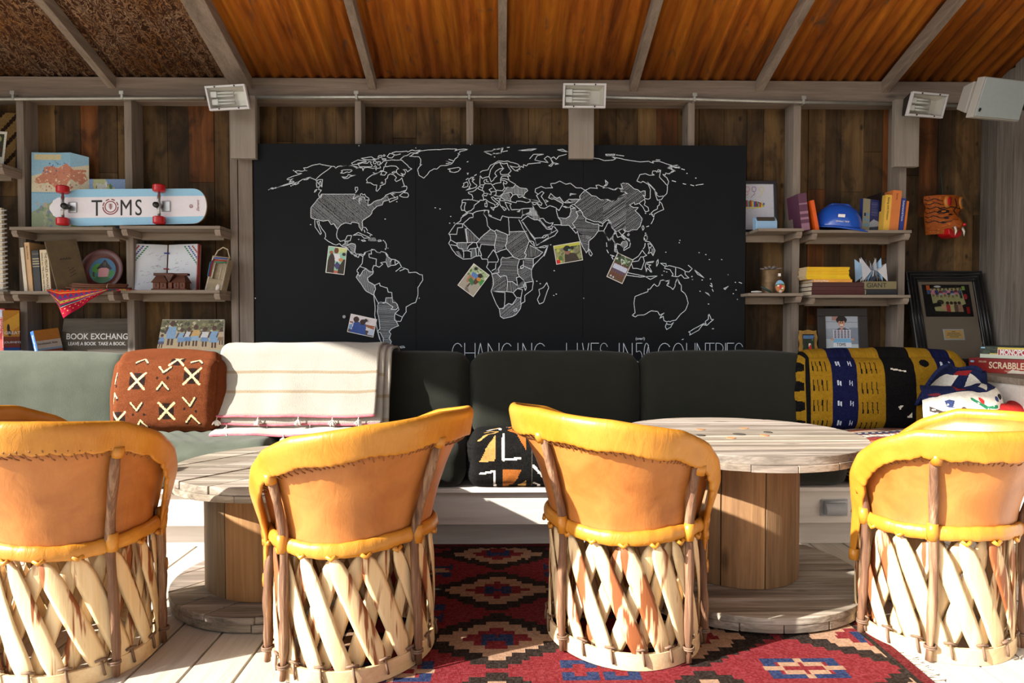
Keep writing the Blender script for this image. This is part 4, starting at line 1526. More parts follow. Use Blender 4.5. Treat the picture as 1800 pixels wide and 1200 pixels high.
def barrel_chair(label, cx, cy, beta, posts, seed, E_=143, zb_=.745, zs_=.70, zr=0.0):
    """beta: which way the back faces, degrees right of the direction to the camera"""
    rr = random.Random(seed)
    near = math.degrees(math.atan2(-cy, -cx))
    rot = near + beta - 270
    t = thing('barrel_chair', label, 'chair', (cx, cy, zr), (0, 0, R(rot)), 'leather and cedar barrel chairs')
    ZS = .395

    def shell(th, z, off=0.0):
        th = R(th)
        k = max(0.0, min(1.0, (z - ZS) / .31))
        f = k ** 1.15
        kb = min(1, z / ZS)
        back = .5 + .5 * cos(th)
        a = .252 - .006 * kb + .078 * f + off
        b = .228 - .004 * kb + (.045 + .040 * back) * f + off
        s, c = sin(th), cos(th)
        n_ = 2.15 + .5 * k
        q = (abs(s) ** n_ + abs(c) ** n_) ** (-1 / n_)
        return Vector((a * s * q, -b * c * q - .012 * f, z))

    # cedar base hoop
    bm = new_bm()
    n = 64
    for (z0, z1) in ((0.0, .05),):
        ro = [[bm.verts.new(shell(360 * k / n, z, o)) for k in range(n)] for z, o in ((z0, 0), (z1, 0), (z1, -.011), (z0, -.011))]
        for i in range(4):
            A, B = ro[i], ro[(i + 1) % 4]
            for k in range(n): bm.faces.new((A[k], A[(k + 1) % n], B[(k + 1) % n], B[k]))
    obj('base_hoop', bm, M['hoop'], t, bevel=.002)

    # lattice of cedar slats in two crossing layers
    NS = 17
    for layer, sgn, off in ((0, 1, -.004), (1, -1, -.022)):
        for k in range(NS):
            th0 = 360 * (k + rr.uniform(-.12, .12)) / NS + (0 if layer == 0 else 10)
            dth = sgn * rr.uniform(31, 38) * (1 if layer == 0 else .9)
            wd = rr.uniform(.024, .031)
            zb, ztop = .022, .372
            m = 11
            bm = new_bm()
            rows = []
            bow = rr.uniform(-.006, .004)
            for i in range(m):
                u = i / (m - 1)
                z = zb + (ztop - zb) * u
                th = th0 + dth * (.5 - u)
                wprof = wd * min(1, .22 + 1.6 * math.sin(pi * min(max(u * 1.02, 0.0), 1)) ** .75) * (.97 + .05 * rr.random())
                p = shell(th, z, off - .012 * (u < .1) + bow * sin(pi * u))
                e = 1.0
                tan_th = (shell(th + e, z) - shell(th - e, z)).normalized()
                nrm = Vector((tan_th.y, -tan_th.x, 0)).normalized()
                if nrm.dot(Vector((p.x, p.y, 0))) < 0: nrm = -nrm
                rise = (shell(th0 + dth * (.5 - u - .01), z + (ztop - zb) * .01) - shell(th, z)).normalized()
                side = nrm.cross(rise).normalized()
                h = .0032
                rows.append([bm.verts.new(p + side * wprof + nrm * (-.001)), bm.verts.new(p + side * wprof * .6 + nrm * h), bm.verts.new(p - side * wprof * .6 + nrm * h),
                             bm.verts.new(p - side * wprof + nrm * (-.001)), bm.verts.new(p - side * wprof * .6 - nrm * h), bm.verts.new(p + side * wprof * .6 - nrm * h)])
            for A, B in zip(rows, rows[1:]):
                for i in range(6): bm.faces.new((A[i], A[(i + 1) % 6], B[(i + 1) % 6], B[i]))
            bm.faces.new(rows[0]); bm.faces.new(rows[-1][::-1])
            obj('slat', bm, M['slat'], t, smooth=True)

    # rawhide ties over the hoop
    for k in range(NS):
        th = 360 * k / NS + 17
        bm = new_bm()
        a = shell(th, .066, .003); b = shell(th + 1, .036, .006); c = shell(th + 2, .018, .005); d0 = shell(th, .062, -.02)
        tube(bm, [d0, a, b, c], .004, 6)
        tube(bm, [shell(th - 4, .062, .002), shell(th, .066, .006), shell(th + 4, .062, .002)], .0038, 6)
        obj('tie', bm, M['cord'], t, smooth=True)

    # height of the rim as it runs from the back round to the arms
    CT = [(0, zb_), (E_ - 95, zb_ - .012), (E_ - 60, zs_), (E_ - 38, zs_ - .045), (E_ - 25, zs_ - .095), (E_ - 15, zs_ - .165), (E_ - 8, zs_ - .255), (E_ - 3, zs_ - .36), (E_, .245)]
    lo, hi = -E_ + 1, E_ - 1
    def rim_z(th):
        return spline(CT, abs(th))[0]

    # leather wall between the seat belt and the rim, with a slight sag between the posts
    NT, NZ = 96, 14
    bm = new_bm()
    rows = []
    for i in range(NT + 1):
        th = lo + 5 + (hi - lo - 10) * i / NT
        zt = rim_z(th) - .02
        rows.append([bm.verts.new(shell(th, .375 + (zt - .375) * j / NZ, -.004 - .010 * sin(pi * j / NZ) + .0025 * fbm(th * .06, j * .35, 0, seed))) for j in range(NZ + 1)])
    for A, B in zip(rows, rows[1:]):
        for j in range(NZ): bm.faces.new((A[j], A[j + 1], B[j + 1], B[j]))
    obj('leather_back', bm, M['panel'], t, smooth=True, solid=.004)

    # padded rim: profile swept along the edge of the shell
    path = []
    for i in range(0, 141):
        s = -1 + 2 * i / 140
        a = abs(s)
        th = (a * 1.35 * (E_ - 25) if a < .74 else (E_ - 25) * .999 + (a - .74) / .26 * 25)
        path.append((th if s > 0 else -th))
    bm = new_bm()
    rings = []
    P0 = [shell(th, rim_z(th), .014 * max(0, min(1, (abs(th) - E_ + 32) / 18))) for th in path]
    for i, th in enumerate(path):
        p = P0[i]
        tg = (P0[min(i + 1, len(path) - 1)] - P0[max(i - 1, 0)]).normalized()
        out = Vector((p.x, p.y, 0)).normalized()
        dn = tg.cross(out).normalized()
        if i == 0 or True:
            ref = Vector((0, 0, -1)) + Vector((0, -1, 0)) * .3
            if dn.dot(ref) < 0: dn = -dn
        out = dn.cross(tg)
        if out.dot(Vector((p.x, p.y, 0))) < 0: out = -out
        w = .078 - .014 * min(1, max(0, (abs(th) - 75) / 35)) - .036 * min(1, max(0, (abs(th) - E_ + 10) / 10))
        fat = 1.0 - .40 * min(1, max(0, (abs(th) - E_ + 16) / 14))
        nrb = 1 + .06 * sin(th * 1.3 + seed) + .04 * sin(th * 3.1)
        pr = [(-.013, .000), (-.011, .011), (-.003, .018), (.010, .021), (w * .35, .018), (w * .65, .013), (w * .92, .010), (w, .006),
              (w * .97, -.004), (w * .6, -.008), (w * .3, -.011), (.008, -.014), (-.006, -.010)]
        rings.append([bm.verts.new(p + dn * (a_ * (1 if a_ < 0.02 else nrb)) + out * (b_ * fat)) for a_, b_ in pr])
    for A, B in zip(rings, rings[1:]):
        for k in range(len(A)): bm.faces.new((A[k], A[(k + 1) % len(A)], B[(k + 1) % len(B)], B[k]))
    bm.faces.new(rings[0]); bm.faces.new(rings[-1][::-1])
    obj('rim', bm, M['rim'], t, smooth=True, sub=1)

    # lacing under the rim
    bm = new_bm()
    th = lo + 12
    while th < hi - 12:
        w = .080 - .018 * min(1, max(0, (abs(th) - 75) / 35))
        z = rim_z(th) - w * (1 + .06 * sin(th * 1.3 + seed))
        if abs(th) < E_ - 24:
            a = shell(th, z + .012, .017); b = shell(th + .9, z - .004, .010); c = shell(th + 1.6, z - .010, .000)
            tube(bm, [a, b, c], .0022, 4)
        th += 2.3
    obj('lacing', bm, M['lacing'], t)

    # seat belt, seat
    bm = new_bm()
    rings = []
    for k in range(120):
        th = 360 * k / 120
        p = shell(th, .390 + .006 * sin(R(th) * 3 + seed) , .002)
        out = Vector((p.x, p.y, 0)).normalized()
        f = 1 + .10 * sin(R(th) * 17 + seed) * .5 + .05 * sin(R(th) * 41)
        pr = [(.024, -.004), (.020, .008), (.004, .015), (-.014, .014), (-.024, .006), (-.022, -.008), (0, -.012)]
        rings.append([bm.verts.new(p + Vector((0, 0, a_ * f)) + out * b_ * f) for a_, b_ in pr])
    for k in range(120):
        A, B = rings[k], rings[(k + 1) % 120]
        for i in range(7): bm.faces.new((A[i], A[(i + 1) % 7], B[(i + 1) % 7], B[i]))
    obj('seat_belt', bm, M['rim'], t, smooth=True, sub=1)
    bm = new_bm()
    prof = [(0, .372), (.3, .372), (.6, .376), (.85, .385), (.97, .395)]
    rows = []
    for f, z in prof:
        rows.append([bm.verts.new(Vector((shell(360 * k / 48, .395).x * max(f, .001), shell(360 * k / 48, .395).y * max(f, .001), z))) for k in range(48)])
    for A, B in zip(rows, rows[1:]):
        for k in range(48): bm.faces.new((A[k], A[(k + 1) % 48], B[(k + 1) % 48], B[k]))
    bm.faces.new(rows[0])
    obj('seat', bm, M['panel'], t, smooth=True, solid=.006)
    # loops of the belt that hold the slat tops
    for k in range(NS):
        bm = new_bm()
        th = 360 * k / NS - 17
        tube(bm, [shell(th - 3, .374, .012), shell(th, .364, .014), shell(th + 3, .374, .012)], .0065, 6)
        obj('belt_loop', bm, M['rim'], t, smooth=True)

    # branch posts
    for th in posts:
        bm = new_bm()
        zt = rim_z(th) - .062
        pts = []
        for i in range(15):
            u = i / 14
            z = .006 + (zt - .006) * u
            pts.append(shell(th + 1.2 * sin(u * 5 + seed + th), z, .012 - .006 * u ** 3 + .002 * sin(u * 9 + th)))
        tube(bm, pts, [.0135 + .0015 * sin(i * 1.7 + th) - .004 * (i < 2) for i in range(15)], 10)
        obj('post', bm, M['post'], t, smooth=True)
        for z, h in ((.395, .052), (zt - .012, .030)):      # leather collar at the belt, and under the rim
            bm = new_bm()
            p = shell(th, z, .013)
            p2 = shell(th, z + .01, .013)
            ax = (shell(th, z + h / 2, .013), shell(th, z - h / 2, .013))
            tube(bm, [ax[0], (ax[0] + ax[1]) / 2 + (ax[0] - ax[1]) * .02, ax[1]], [.0155, .0172, .0155], 12)
            obj('collar', bm, M['rim'], t, smooth=True)
        bm = new_bm()
        a = shell(th, .045, .012)
        for dz in (0, .006):
            tube(bm, [a + Vector((.0155 * cos(q), .0155 * sin(q), dz)) for q in [2 * pi * k / 12 for k in range(12)]], .003, 6, closed=True)
        obj('tie', bm, M['cord'], t, smooth=True)
    # strap end wrapped round each front post
    for sgn in (-1, 1):
        bm = new_bm()
        th = sgn * (E_ - 3)
        a, b = shell(th, .262, .012), shell(th, .225, .012)
        tube(bm, [a, (a + b) / 2, b], [.0165, .0175, .016], 12)
        obj('strap_end', bm, M['rim'], t, smooth=True)
    return t


PO = (-135, -98, 0, 98, 135)
barrel_chair('leather barrel chair at far left, cut by the left edge of the frame', -1.32, 2.10, -66, (-141, -88, 0, 88, 141), 1, 150, .765, .735)
barrel_chair('leather barrel chair before the lower spool table, its rim tip pointing right', -.450, 2.105, 47, (-129, -97, 0, 97, 129), 2, 137, zr=.010)
barrel_chair('leather barrel chair left of the taller spool table, standing wholly on the rug', .392, 2.19, -48, (-129, -97, 0, 97, 131), 3, 138, zr=.010)
barrel_chair('leather barrel chair at far right, cut by the right edge of the frame', 1.435, 2.22, 80, (-131, -80, 5, 98, 141), 4, 150, .715, .695)

# ------------------------------------------------------------------ built-in bench with cushions
ZP = .285
bench = thing('bench', 'long low built-in bench with whitewashed boards below the dark cushions', 'bench', (0, 3.3, 0))
bm = new_bm(); box(bm, -3.3, 2.385, 2.995 - 3.3, 3.555 - 3.3, ZP - .018, ZP)
obj('seat_board', bm, M['whitewash'], bench, bevel=.002)
bm = new_bm(); box(bm, -3.3, 2.385, 3.02 - 3.3, 3.045 - 3.3, .118, ZP - .019)
obj('front_board', bm, M['whitewash'], bench, bevel=.002)
bm = new_bm(); box(bm, -3.3, 2.385, 3.10 - 3.3, 3.12 - 3.3, .0, .20)
obj('toe_board', bm, M['whitewash'], bench, bevel=.002)
bm = new_bm(); box(bm, -3.3, 2.385, 3.56, 3.58, .0, ZL - .031)
tag(obj('trim_%d' % n_trim, bm, M['shelf'], bevel=.002), kind='structure')
# socket cover on the front board
pa, pb = at(1442, 876, 3.02), at(1489, 907, 3.02)
sc = thing('socket_cover', 'grey weatherproof socket cover on the bench front right of the taller spool', 'socket', ((pa.x + pb.x) / 2, 3.0195, (pa.z + pb.z) / 2))
bm = new_bm(); box(bm, -.06, .06, -.008, 0, -.038, .038); obj('plate', bm, M['grey_plastic'], sc, bevel=.003)
bm = new_bm()
prism(bm, [(-.0085, -.030), (-.030, -.026), (-.036, -.012), (-.034, .006), (-.022, .020), (-.0085, .026)], -.048, .048, plane='yz')
obj('lid', bm, M['grey_plastic'], sc, bevel=.004)
bm = new_bm(); tube(bm, [(-.05, -.016, .029), (.05, -.016, .029)], .006, 8); obj('hinge', bm, M['grey_plastic'], sc, smooth=True)

SEAMX = [-3.3, -1.862, -1.02, -.156, .705, 1.57, 2.385]
def seat_def(seed, i_=0):
    def f(p, a, b, c):
        if c > .5: p.z += .010 * fbm(p.x * 6, p.y * 6, 0, seed) - .0
        if i_ == 1 and c > .3: p.z += .0055 * sin((p.x * 1.1 + p.y * 1.6) * 55 + 2 * sin(p.x * 9)) * max(0, 1 - abs(p.x + .05) * 3) ** .5 * (1 - b * b)
        if b < -.9: p.y += .006 * fbm(p.x * 8, p.z * 10, 0, seed + 3)
        return p
    return f
SY0, SY1 = 3.00, 3.38
def seat(i, label, m, H=.195, **k):
    a, b = SEAMX[i], SEAMX[i + 1]
    o = soft_box('seat_cushion', b - a - .022, SY1 - SY0, H, m, .045, .025, parent=None, loc=((a + b) / 2, (SY0 + SY1) / 2, ZP + .003), deform=seat_def(i * 3 + 1, i), seed=i, wrinkle=.004, **k)
    return o
def back(i, label, m, th=.15, **k):
    a, b = SEAMX[i], SEAMX[i + 1]
    o = soft_box('back_cushion', b - a - .010, th, .40, m, .055, .022, loc=((a + b) / 2, 3.460, .455), rot=(R(-4), 0, 0), seed=i + 20, wrinkle=.005, **k)
    return o
G1, G2 = 'seat cushions along the bench', 'back cushions along the bench'
tag(seat(0, '', M['fab_green'], cell=.03), 'sunlit sage canvas seat cushion at the far left of the bench', 'cushion', G1)
tag(seat(1, '', M['fab_green'], cell=.009), 'creased sage canvas seat cushion behind the lower spool table', 'cushion', G1)
tag(seat(2, '', M['fab_dark'], cell=.03), 'dark canvas seat cushion hidden behind the chair with its rim tip pointing right', 'cushion', G1)
tag(seat(4, '', M['fab_dark'], cell=.03), 'dark green canvas seat cushion behind the column of the taller spool table', 'cushion', G1)

# mud cloth seat cushion
cv = Canvas(440, 300, (20, 19, 18), 1)
mu, br2, wh, bk = (186, 146, 82), (164, 96, 42), (236, 228, 218), (20, 19, 18)
# unrolled: rows 130..300 are the front face, rows above are the top; drawn from the close view (tile 1689 x 1200)
def T(*p):
    return [(22 + (x - 130) / 1460 * 300 * .77, 299 - (1080 - y) / 980 * 250) for x, y in p]
for c, pts in ((mu, [(160, 790), (400, 460), (385, 780)]), (br2, [(495, 870), (780, 865), (640, 1080), (500, 1085)]), (mu, [(730, 1085), (845, 980), (850, 1085)]),
               (mu, [(955, 410), (1180, 520), (1290, 640), (1300, 830), (1280, 950), (945, 600)]), (br2, [(570, 340), (850, 200), (850, 240), (640, 330), (840, 480), (835, 640), (700, 440)]),
               (br2, [(585, 200), (820, 180), (590, 280)]), (wh, [(860, 275), (840, 370), (765, 325)]), (br2, [(955, 195), (1240, 240), (1265, 310), (960, 240)]),
               (mu, [(1405, 650), (1500, 540), (1510, 660), (1410, 810)]), (br2, [(1450, 950), (1560, 790), (1580, 960)]), (mu, [(960, 100), (1230, 110), (1240, 135)]),
               (mu, [(280, 240), (460, 160), (470, 200), (300, 250)])):
    cv.poly(T(*pts), c)
for pts in ([(515, 435), (510, 760), (750, 750)], [(180, 920), (380, 890), (385, 1080)], [(945, 830), (1280, 1100)], [(960, 1030), (1060, 1100)], [(965, 345), (1290, 485)],
            [(975, 290), (1290, 385)], [(980, 155), (1250, 210)], [(950, 125), (1260, 180)], [(580, 130), (600, 175), (850, 150)], [(270, 290), (450, 225), (470, 310)], [(1450, 1060), (1590, 1075)],
            [(1410, 490), (1430, 420)]):
    cv.line(T(*pts), 6.5, wh)
cv.line(T((230, 380), (300, 345), (430, 370), (150, 545)), 6, mu)
for x in (455, 920, 1325):
    cv.line(T((x, 100), (x, 1090)), 1.4, (78, 74, 66))
for k in range(3):            # the strips not seen between the chairs repeat the design
    s = cv.a[:, 22:130].copy(); cv.a[:, 255 + k * 60:255 + k * 60 + 60] = s[:, :60] if 255 + k * 60 + 60 <= 440 else cv.a[:, 255 + k * 60:255 + k * 60 + 60]
cv.noise(7, 4)
def uv_seat(a, b, c):
    u = (a + 1) / 2
    if b < -.99: v = (c + 1) / 2 * .46
    elif c > .99: v = .46 + (b + 1) / 2 * .54
    else: v = (c + 1) / 2 * .46
    return u, v
tag(seat(3, '', M['cloth'], H=.215, cell=.0045, cv=cv, uvfn=uv_seat), 'black mud cloth seat cushion with mustard and white shapes between the middle chairs', 'cushion', G1)
# striped textile seat cushion
cv = Canvas(200, 160, (150, 120, 100))
for k in range(60):
    c = [(120, 40, 36), (190, 170, 150), (60, 66, 84), (160, 96, 60), (206, 190, 168), (110, 44, 40), (70, 74, 90)][(k * 5) % 7]
    cv.rect(0, k * 2.7, 200, k * 2.7 + 2, c)
for k in range(0, 200, 8):
    cv.poly([(k, 56), (k + 4, 50), (k + 8, 56), (k + 4, 62)], (44, 50, 72)); cv.poly([(k + 4, 66), (k + 8, 60), (k + 12, 66), (k + 8, 72)], (210, 200, 182))
cv.noise(10, 5)
tag(seat(5, '', M['cloth'], cell=.008, cv=cv, uvfn=uv_seat), 'seat cushion in striped red and grey woven textile at the right end of the bench', 'cushion', G1)

tag(back(0, '', M['fab_green']), 'sunlit sage canvas back cushion at the left end, beside the rust brown pillow', 'cushion', G2)
tag(back(1, '', M['fab_green']), 'sage canvas back cushion hidden behind the rust brown pillow', 'cushion', G2)
tag(back(2, '', M['fab_dark']), 'dark canvas back cushion half covered by the cream wool blanket', 'cushion', G2)
tag(back(3, '', M['fab_dark']), 'dark canvas back cushion in the middle, above the black mud cloth seat cushion', 'cushion', G2)
tag(back(4, '', M['fab_dark']), 'dark canvas back cushion beside the mustard striped one, behind the taller spool table', 'cushion', G2)
# mustard and indigo covered back cushion
W6, H6 = 200, 110
cv = Canvas(260, 130, (158, 122, 30), 2)
mus, ind, blk = (150, 114, 26), (18, 22, 62), (14, 13, 14)
# columns from the left edge of the front face (photo x 1450..1700 spans the front)
segs = [(0, 14, mus), (14, 22, blk), (22, 52, mus), (52, 88, ind), (88, 128, mus), (128, 172, blk), (172, 206, mus), (206, 232, ind), (232, 260, mus)]
for a, b, c in segs: cv.rect(a, 0, b, 130, c)
for yy in range(4):
    y = 12 + yy * 32
    for x in (26, 32, 38, 44): cv.line([(x, y), (x + 1, y + 17)], 1.5, blk)
    for x in (94, 101, 108, 115): cv.line([(x, y + 4), (x + 1.5, y + 21)], 1.6, blk)
    for x in (62, 79):
        cv.line([(x - 1.7, y + 1), (x - 1.9, y + 8)], 1.4, (196, 206, 224)); cv.line([(x + 1.7, y + 2), (x + 2.0, y + 9)], 1.4, (196, 206, 224)); cv.line([(x - 1, y + 5), (x + 1, y + 5)], 1.6, (150, 160, 190))
    for x in (213, 225): cv.line([(x, y + 3), (x, y + 9)], 2.6, (200, 208, 224))
    cv.ell(6, y + 10, 3.2, 9, blk)
cv.line([(138, 26), (158, 30)], 2.2, (226, 220, 205))
cv.poly([(146, 86), (154, 84), (148, 92)], (226, 220, 205)); cv.poly([(158, 104), (166, 96), (166, 104)], (226, 220, 205))
cv.ell(188, 16, 7, 7, blk); cv.line([(188, 8), (188, 24)], 1.2, mus)
cv.noise(8, 6)
def uv_back(a, b, c):
    u = (a + 1) / 2
    if a < -.99: return .002 + .030 * (1 - (b + 1) / 2), (c + 1) / 2
    return .04 + u * .96, (c + 1) / 2 if c < .99 else .985
tag(soft_box('back_cushion', .86, .18, .40, M['cloth'], .075, .03, .004, cv, uv_back, loc=(1.915, 3.41, .462), rot=(R(-5), 0, R(0)), wrinkle=.006, seed=31),
    'plump back cushion covered in mustard, black and indigo striped cloth at the right end', 'cushion', G2)

# rust brown pillow
cv = Canvas(210, 150, (108, 56, 28), 2)
def TP(*p): return [((x - 750) / 700 * 210, (y - 50) / 480 * 150) for x, y in p]
wb, db = (228, 200, 150), (38, 24, 20)
for cx_, cy_, s in ((945, 218, 50), (1290, 188, 50), (825, 455, 50), (1143, 400, 48), (1180, 75, 45), (1500, 110, 40)):
    cv.poly(TP((cx_, cy_), (cx_ - s * .6, cy_ - s), (cx_ + s * .6, cy_ - s)), db); cv.poly(TP((cx_, cy_), (cx_ - s * .6, cy_ + s), (cx_ + s * .6, cy_ + s)), db)
    cv.poly(TP((cx_, cy_), (cx_ - s, cy_ - s * .6), (cx_ - s, cy_ + s * .6)), db); cv.poly(TP((cx_, cy_), (cx_ + s, cy_ - s * .6), (cx_ + s, cy_ + s * .6)), db)
    cv.line(TP((cx_ - s, cy_ - s), (cx_ + s, cy_ + s)), 4.2, wb); cv.line(TP((cx_ + s, cy_ - s), (cx_ - s, cy_ + s)), 4.2, wb)
for pts in ([(1075, 130), (1108, 165), (1150, 130)], [(1078, 268), (1108, 225), (1148, 268)], [(910, 350), (950, 395), (985, 350)], [(945, 500), (975, 455), (1012, 497)],
            [(1245, 320), (1290, 370), (1315, 320)], [(1265, 468), (1297, 425), (1345, 475)], [(915, 100), (965, 70), (990, 100)], [(1270, 98), (1320, 80), (1340, 103)], [(795, 170), (785, 230)],
            [(770, 350), (790, 290), (815, 320)]):
    cv.line([(x + 1.5, y + 2) for x, y in TP(*pts)], 5.5, db); cv.line(TP(*pts), 3.2, wb)
for x, y in ((1072, 200), (1140, 200), (806, 248), (928, 422), (1000, 422), (1256, 388), (1328, 403)): 
    (q,) = TP((x, y)); cv.ell(q[0], q[1], 2.3, 2.8, db)
cv.noise(9, 8)
def uv_pil(a, b, c):
    if b > 0 or abs(c) > .99 or abs(a) > .99: return .005, .012
    return (a + 1) / 2, (c + 1) / 2
pl = soft_box('throw_pillow', .50, .12, .365, M['cloth'], .055, .035, .0032, cv, uv_pil, loc=(-1.575, 3.235, .498), rot=(R(-10), 0, R(1)), wrinkle=.004, seed=9)
tag(pl, 'rust brown throw pillow with cream crosses and chevrons on the sage cushions', 'pillow')

# cream wool blanket folded over the back cushion
bx0, bx1 = X(388, 3.30, 680), X(686, 3.30, 680)
bt = thing('blanket', 'cream wool blanket with pink edging and tassels folded over the dark back cushion', 'blanket', ((bx0 + bx1) / 2, 3.3, .45))
Wb = bx1 - bx0
def drape(name, x0, x1, off, zlow, seed, tail=0.0, m=None, behind=.62):
    prof = []
    # from behind the cushion, over the top and down the front
    for k in range(6): prof.append((3.60 - 3.3, behind + (.862 - behind) * k / 5 - .45))
    for k in range(1, 9):
        a = pi / 2 * k / 8
        prof.append((3.50 - 3.3 + .10 * cos(a), .862 - .45 + .028 * sin(a) + off))
    for k in range(1, 9):
        a = pi / 2 * k / 8
        prof.append((3.44 - 3.3 - (.10 + off) * sin(a), .862 - .45 + (.028 + off) * cos(a) ))
    z0 = prof[-1][1]
    n = 22
    for k in range(1, n + 1):
        z = z0 + (zlow - .45 - z0) * k / n
        prof.append((3.34 - 3.3 - off - .075 * k / n, z))
    if tail:
        for k in range(1, 7):
            a = pi / 2 * k / 6
            prof.append((3.265 - 3.3 - off - tail * sin(a) * 1.0, zlow - .45 - .012 * (1 - cos(a))))
    m_ = len(prof) - 1
    cvb = Canvas(70, m_, (255, 255, 255))
    for r_ in (m_ - 16, m_ - 9): cvb.rect(0, r_, 70, r_ + .6, (228, 212, 190))
    cvb.rect(0, 0, 70, .1, (255, 255, 255))
    def fn(u, v):
        s = (1 - v) * m_
        i = min(int(s), m_ - 1); f = s - i
        y = prof[i][0] * (1 - f) + prof[i + 1][0] * f; z = prof[i][1] * (1 - f) + prof[i + 1][1] * f
        x = x0 + (x1 - x0) * u - (bx0 + bx1) / 2
        hang = max(0, (s - 20) / m_)
        y += -.012 * abs(hang) - .022 * hang * (1 + fbm(x * 5, z * .9, 0, seed))
        z += .006 * fbm(x * 6, y * 3, 0, seed + 2) * (1 if s > 10 else .3) - .010 * hang * fbm(x * 7, 1, 0, seed + 5)
        x += .006 * fbm(z * 6, x * 2, 0, seed)
        return (x, y, z)
    o = grid_mesh(name, cvb, fn, m or M['wool'], bt, True, solid=.011)
    return fn
fl = drape('lower_fold', bx0 + .012, bx1, .004, .515, 3, tail=.10)
fu = drape('upper_fold', bx0, bx1 - .055, .022, .575, 7)
fm = drape('middle_fold', bx0 + .01, bx1 - .028, .013, .535, 5)
for nm, fn, x0f in (('edging', fu, 0), ('edging', fl, 0), ('edging', fm, 0)):
    bm = new_bm()
    tube(bm, [Vector(fn(k / 40, 0)) + Vector((0, -.004, 0)) for k in range(41)], .0062, 6)
    obj(nm, bm, M['pink'], bt, smooth=True)
rt = random.Random(3)
def tassel(p):
    bm = new_bm()
    tube(bm, [p, p + Vector((rt.uniform(-.004, .004), -.006, -.016))], .0022, 5)
    q = p + Vector((0, -.008, -.016))
    for k in range(16):
        d = Vector((rt.uniform(-1, 1), rt.uniform(-1, .6), -rt.uniform(.8, 2.2))).normalized() * rt.uniform(.020, .030)
        tube(bm, [q, q + d * .5 + Vector((d.x * .2, d.y * .2, 0)), q + d], [.0035, .0040, .0025], 5)
    obj('tassel', bm, M['tassel'], bt, smooth=True)
for u in (.02, .27, .52, .73, .9): tassel(Vector(fu(u, 0)) + Vector((0, -.006, 0)))
for u in (.06, .30, .56, .86): tassel(Vector(fm(u, 0)) + Vector((0, -.006, 0)))
for u in (.10, .42, .60, .80): tassel(Vector(fl(u, 0)) + Vector((0, -.008, .008)))
# ------------------------------------------------------------------ things on the shelves, left side
def put_on(px, Y, z):
    return Vector((X(px, Y, 566), Y, z))


def book(name, label, x, y, z, t, h, d, col, lean=0, yaw=0, title=None, tcol='ink_white', tsz=.014, spine2=None, group='standing books on the shelves', flat=False, page=None, title2=None):
    """book with its spine towards -y, standing with bottom left corner at x, y, z (or lying flat)"""
    cvr = plain('cover_' + name + str(len(bpy.data.materials)), col, .5, var=.08, scale=14, bmp=.06)
    if flat: rot = (0, R(90), R(yaw)); loc = (x, y, z + t)
    else: rot = (0, R(lean), R(yaw)); loc = (x, y, z)
    th = thing(name, label, 'book', loc, rot, group)
    c = .0022
    bm = new_bm()
    box(bm, 0, t, 0, c, 0, h); box(bm, 0, c, c, d, 0, h); box(bm, t - c, t, c, d, 0, h)
    th.rotation_mode = 'XYZ' if flat else 'ZYX'
    obj('cover', bm, cvr, th, bevel=.0008)
    bm = new_bm(); box(bm, c, t - c, c, d - .004, .003, h - .003)
    obj('pages', bm, M['paper'], th)
    if title:
        text('title', title, tsz, M[tcol], th, (t * .5 - tsz * .34 if not title2 else t * .66 - tsz * .34, -.0006, h * .93), (pi / 2, pi / 2, 0))
    if title2:
        text('subtitle', title2, tsz * .7, M[tcol], th, (t * .25 - tsz * .24, -.0006, h * .93), (pi / 2, pi / 2, 0))
    if spine2:
        bm = new_bm()
        for z0, z1 in spine2[1]: box(bm, 0, t, -.0004, c, h * z0, h * z1)
        obj('spine_label', bm, plain('label_' + name + str(len(bpy.data.materials)), spine2[0], .5, bmp=0), th)
    return th


def px2m(px, Y): return px * Y / FPX


Y1 = 3.70
# folded maps
ta = at(47, 264, 3.80); tb = at(57, 398, 3.70)
cv = Canvas(96, 130, (150, 196, 222))
SEA, LAND, CITY, GRN = (140, 190, 222), (222, 214, 186), (206, 136, 108), (158, 176, 138)
cv.poly([(0, 40), (12, 36), (30, 32), (52, 22), (72, 24), (96, 14), (96, 66), (0, 66)], LAND)
cv.poly([(6, 44), (18, 36), (22, 24), (36, 22), (46, 26), (62, 18), (74, 28), (88, 24), (94, 40), (84, 52), (70, 44), (60, 56), (50, 64), (40, 58), (30, 50), (10, 52)], CITY)
cv.blobs(90, [(222, 180, 150), (196, 120, 92), (232, 214, 180)], .6, 2.2, 3, (6, 24, 94, 64))
cv.rect(0, 66, 96, 68, (120, 176, 214)); cv.poly([(0, 100), (20, 88), (46, 78), (96, 62), (96, 130), (0, 130)], GRN)
cv.blobs(70, [(178, 190, 152), (132, 156, 128), (196, 186, 166), (136, 150, 170)], 1, 4, 4, (10, 84, 96, 130))
cv.rect(5, 3, 52, 12, (214, 204, 160)); cv.blobs(20, [(60, 110, 170)], .6, 1.4, 5, (16, 14, 60, 36))
cv.noise(8, 1)
mt = thing('folded_map', 'tall unfolded coastal city map standing behind the left end of the skateboard', 'map', (ta.x, 3.80, ZA1), (R(-5), 0, 0), 'folded maps on the upper left shelf')
Wm, Hm = at(143, 300, 3.80).x - ta.x, ta.z - ZA1
def mapfn(u, v):
    fold = .72
    if u < fold: return (u * Wm + .012 * (1 - v) * 1.5, .012 * sin(u / fold * pi) * .5, v * Hm)
    k = (u - fold) / (1 - fold)
    return (u * Wm + .012 * (1 - v) * 1.5, .035 * k, v * Hm * (1 - .035 * k))
grid_mesh('sheet', cv, mapfn, M['print'], mt, False, solid=.0012)
ta2 = at(145, 313, 3.84)
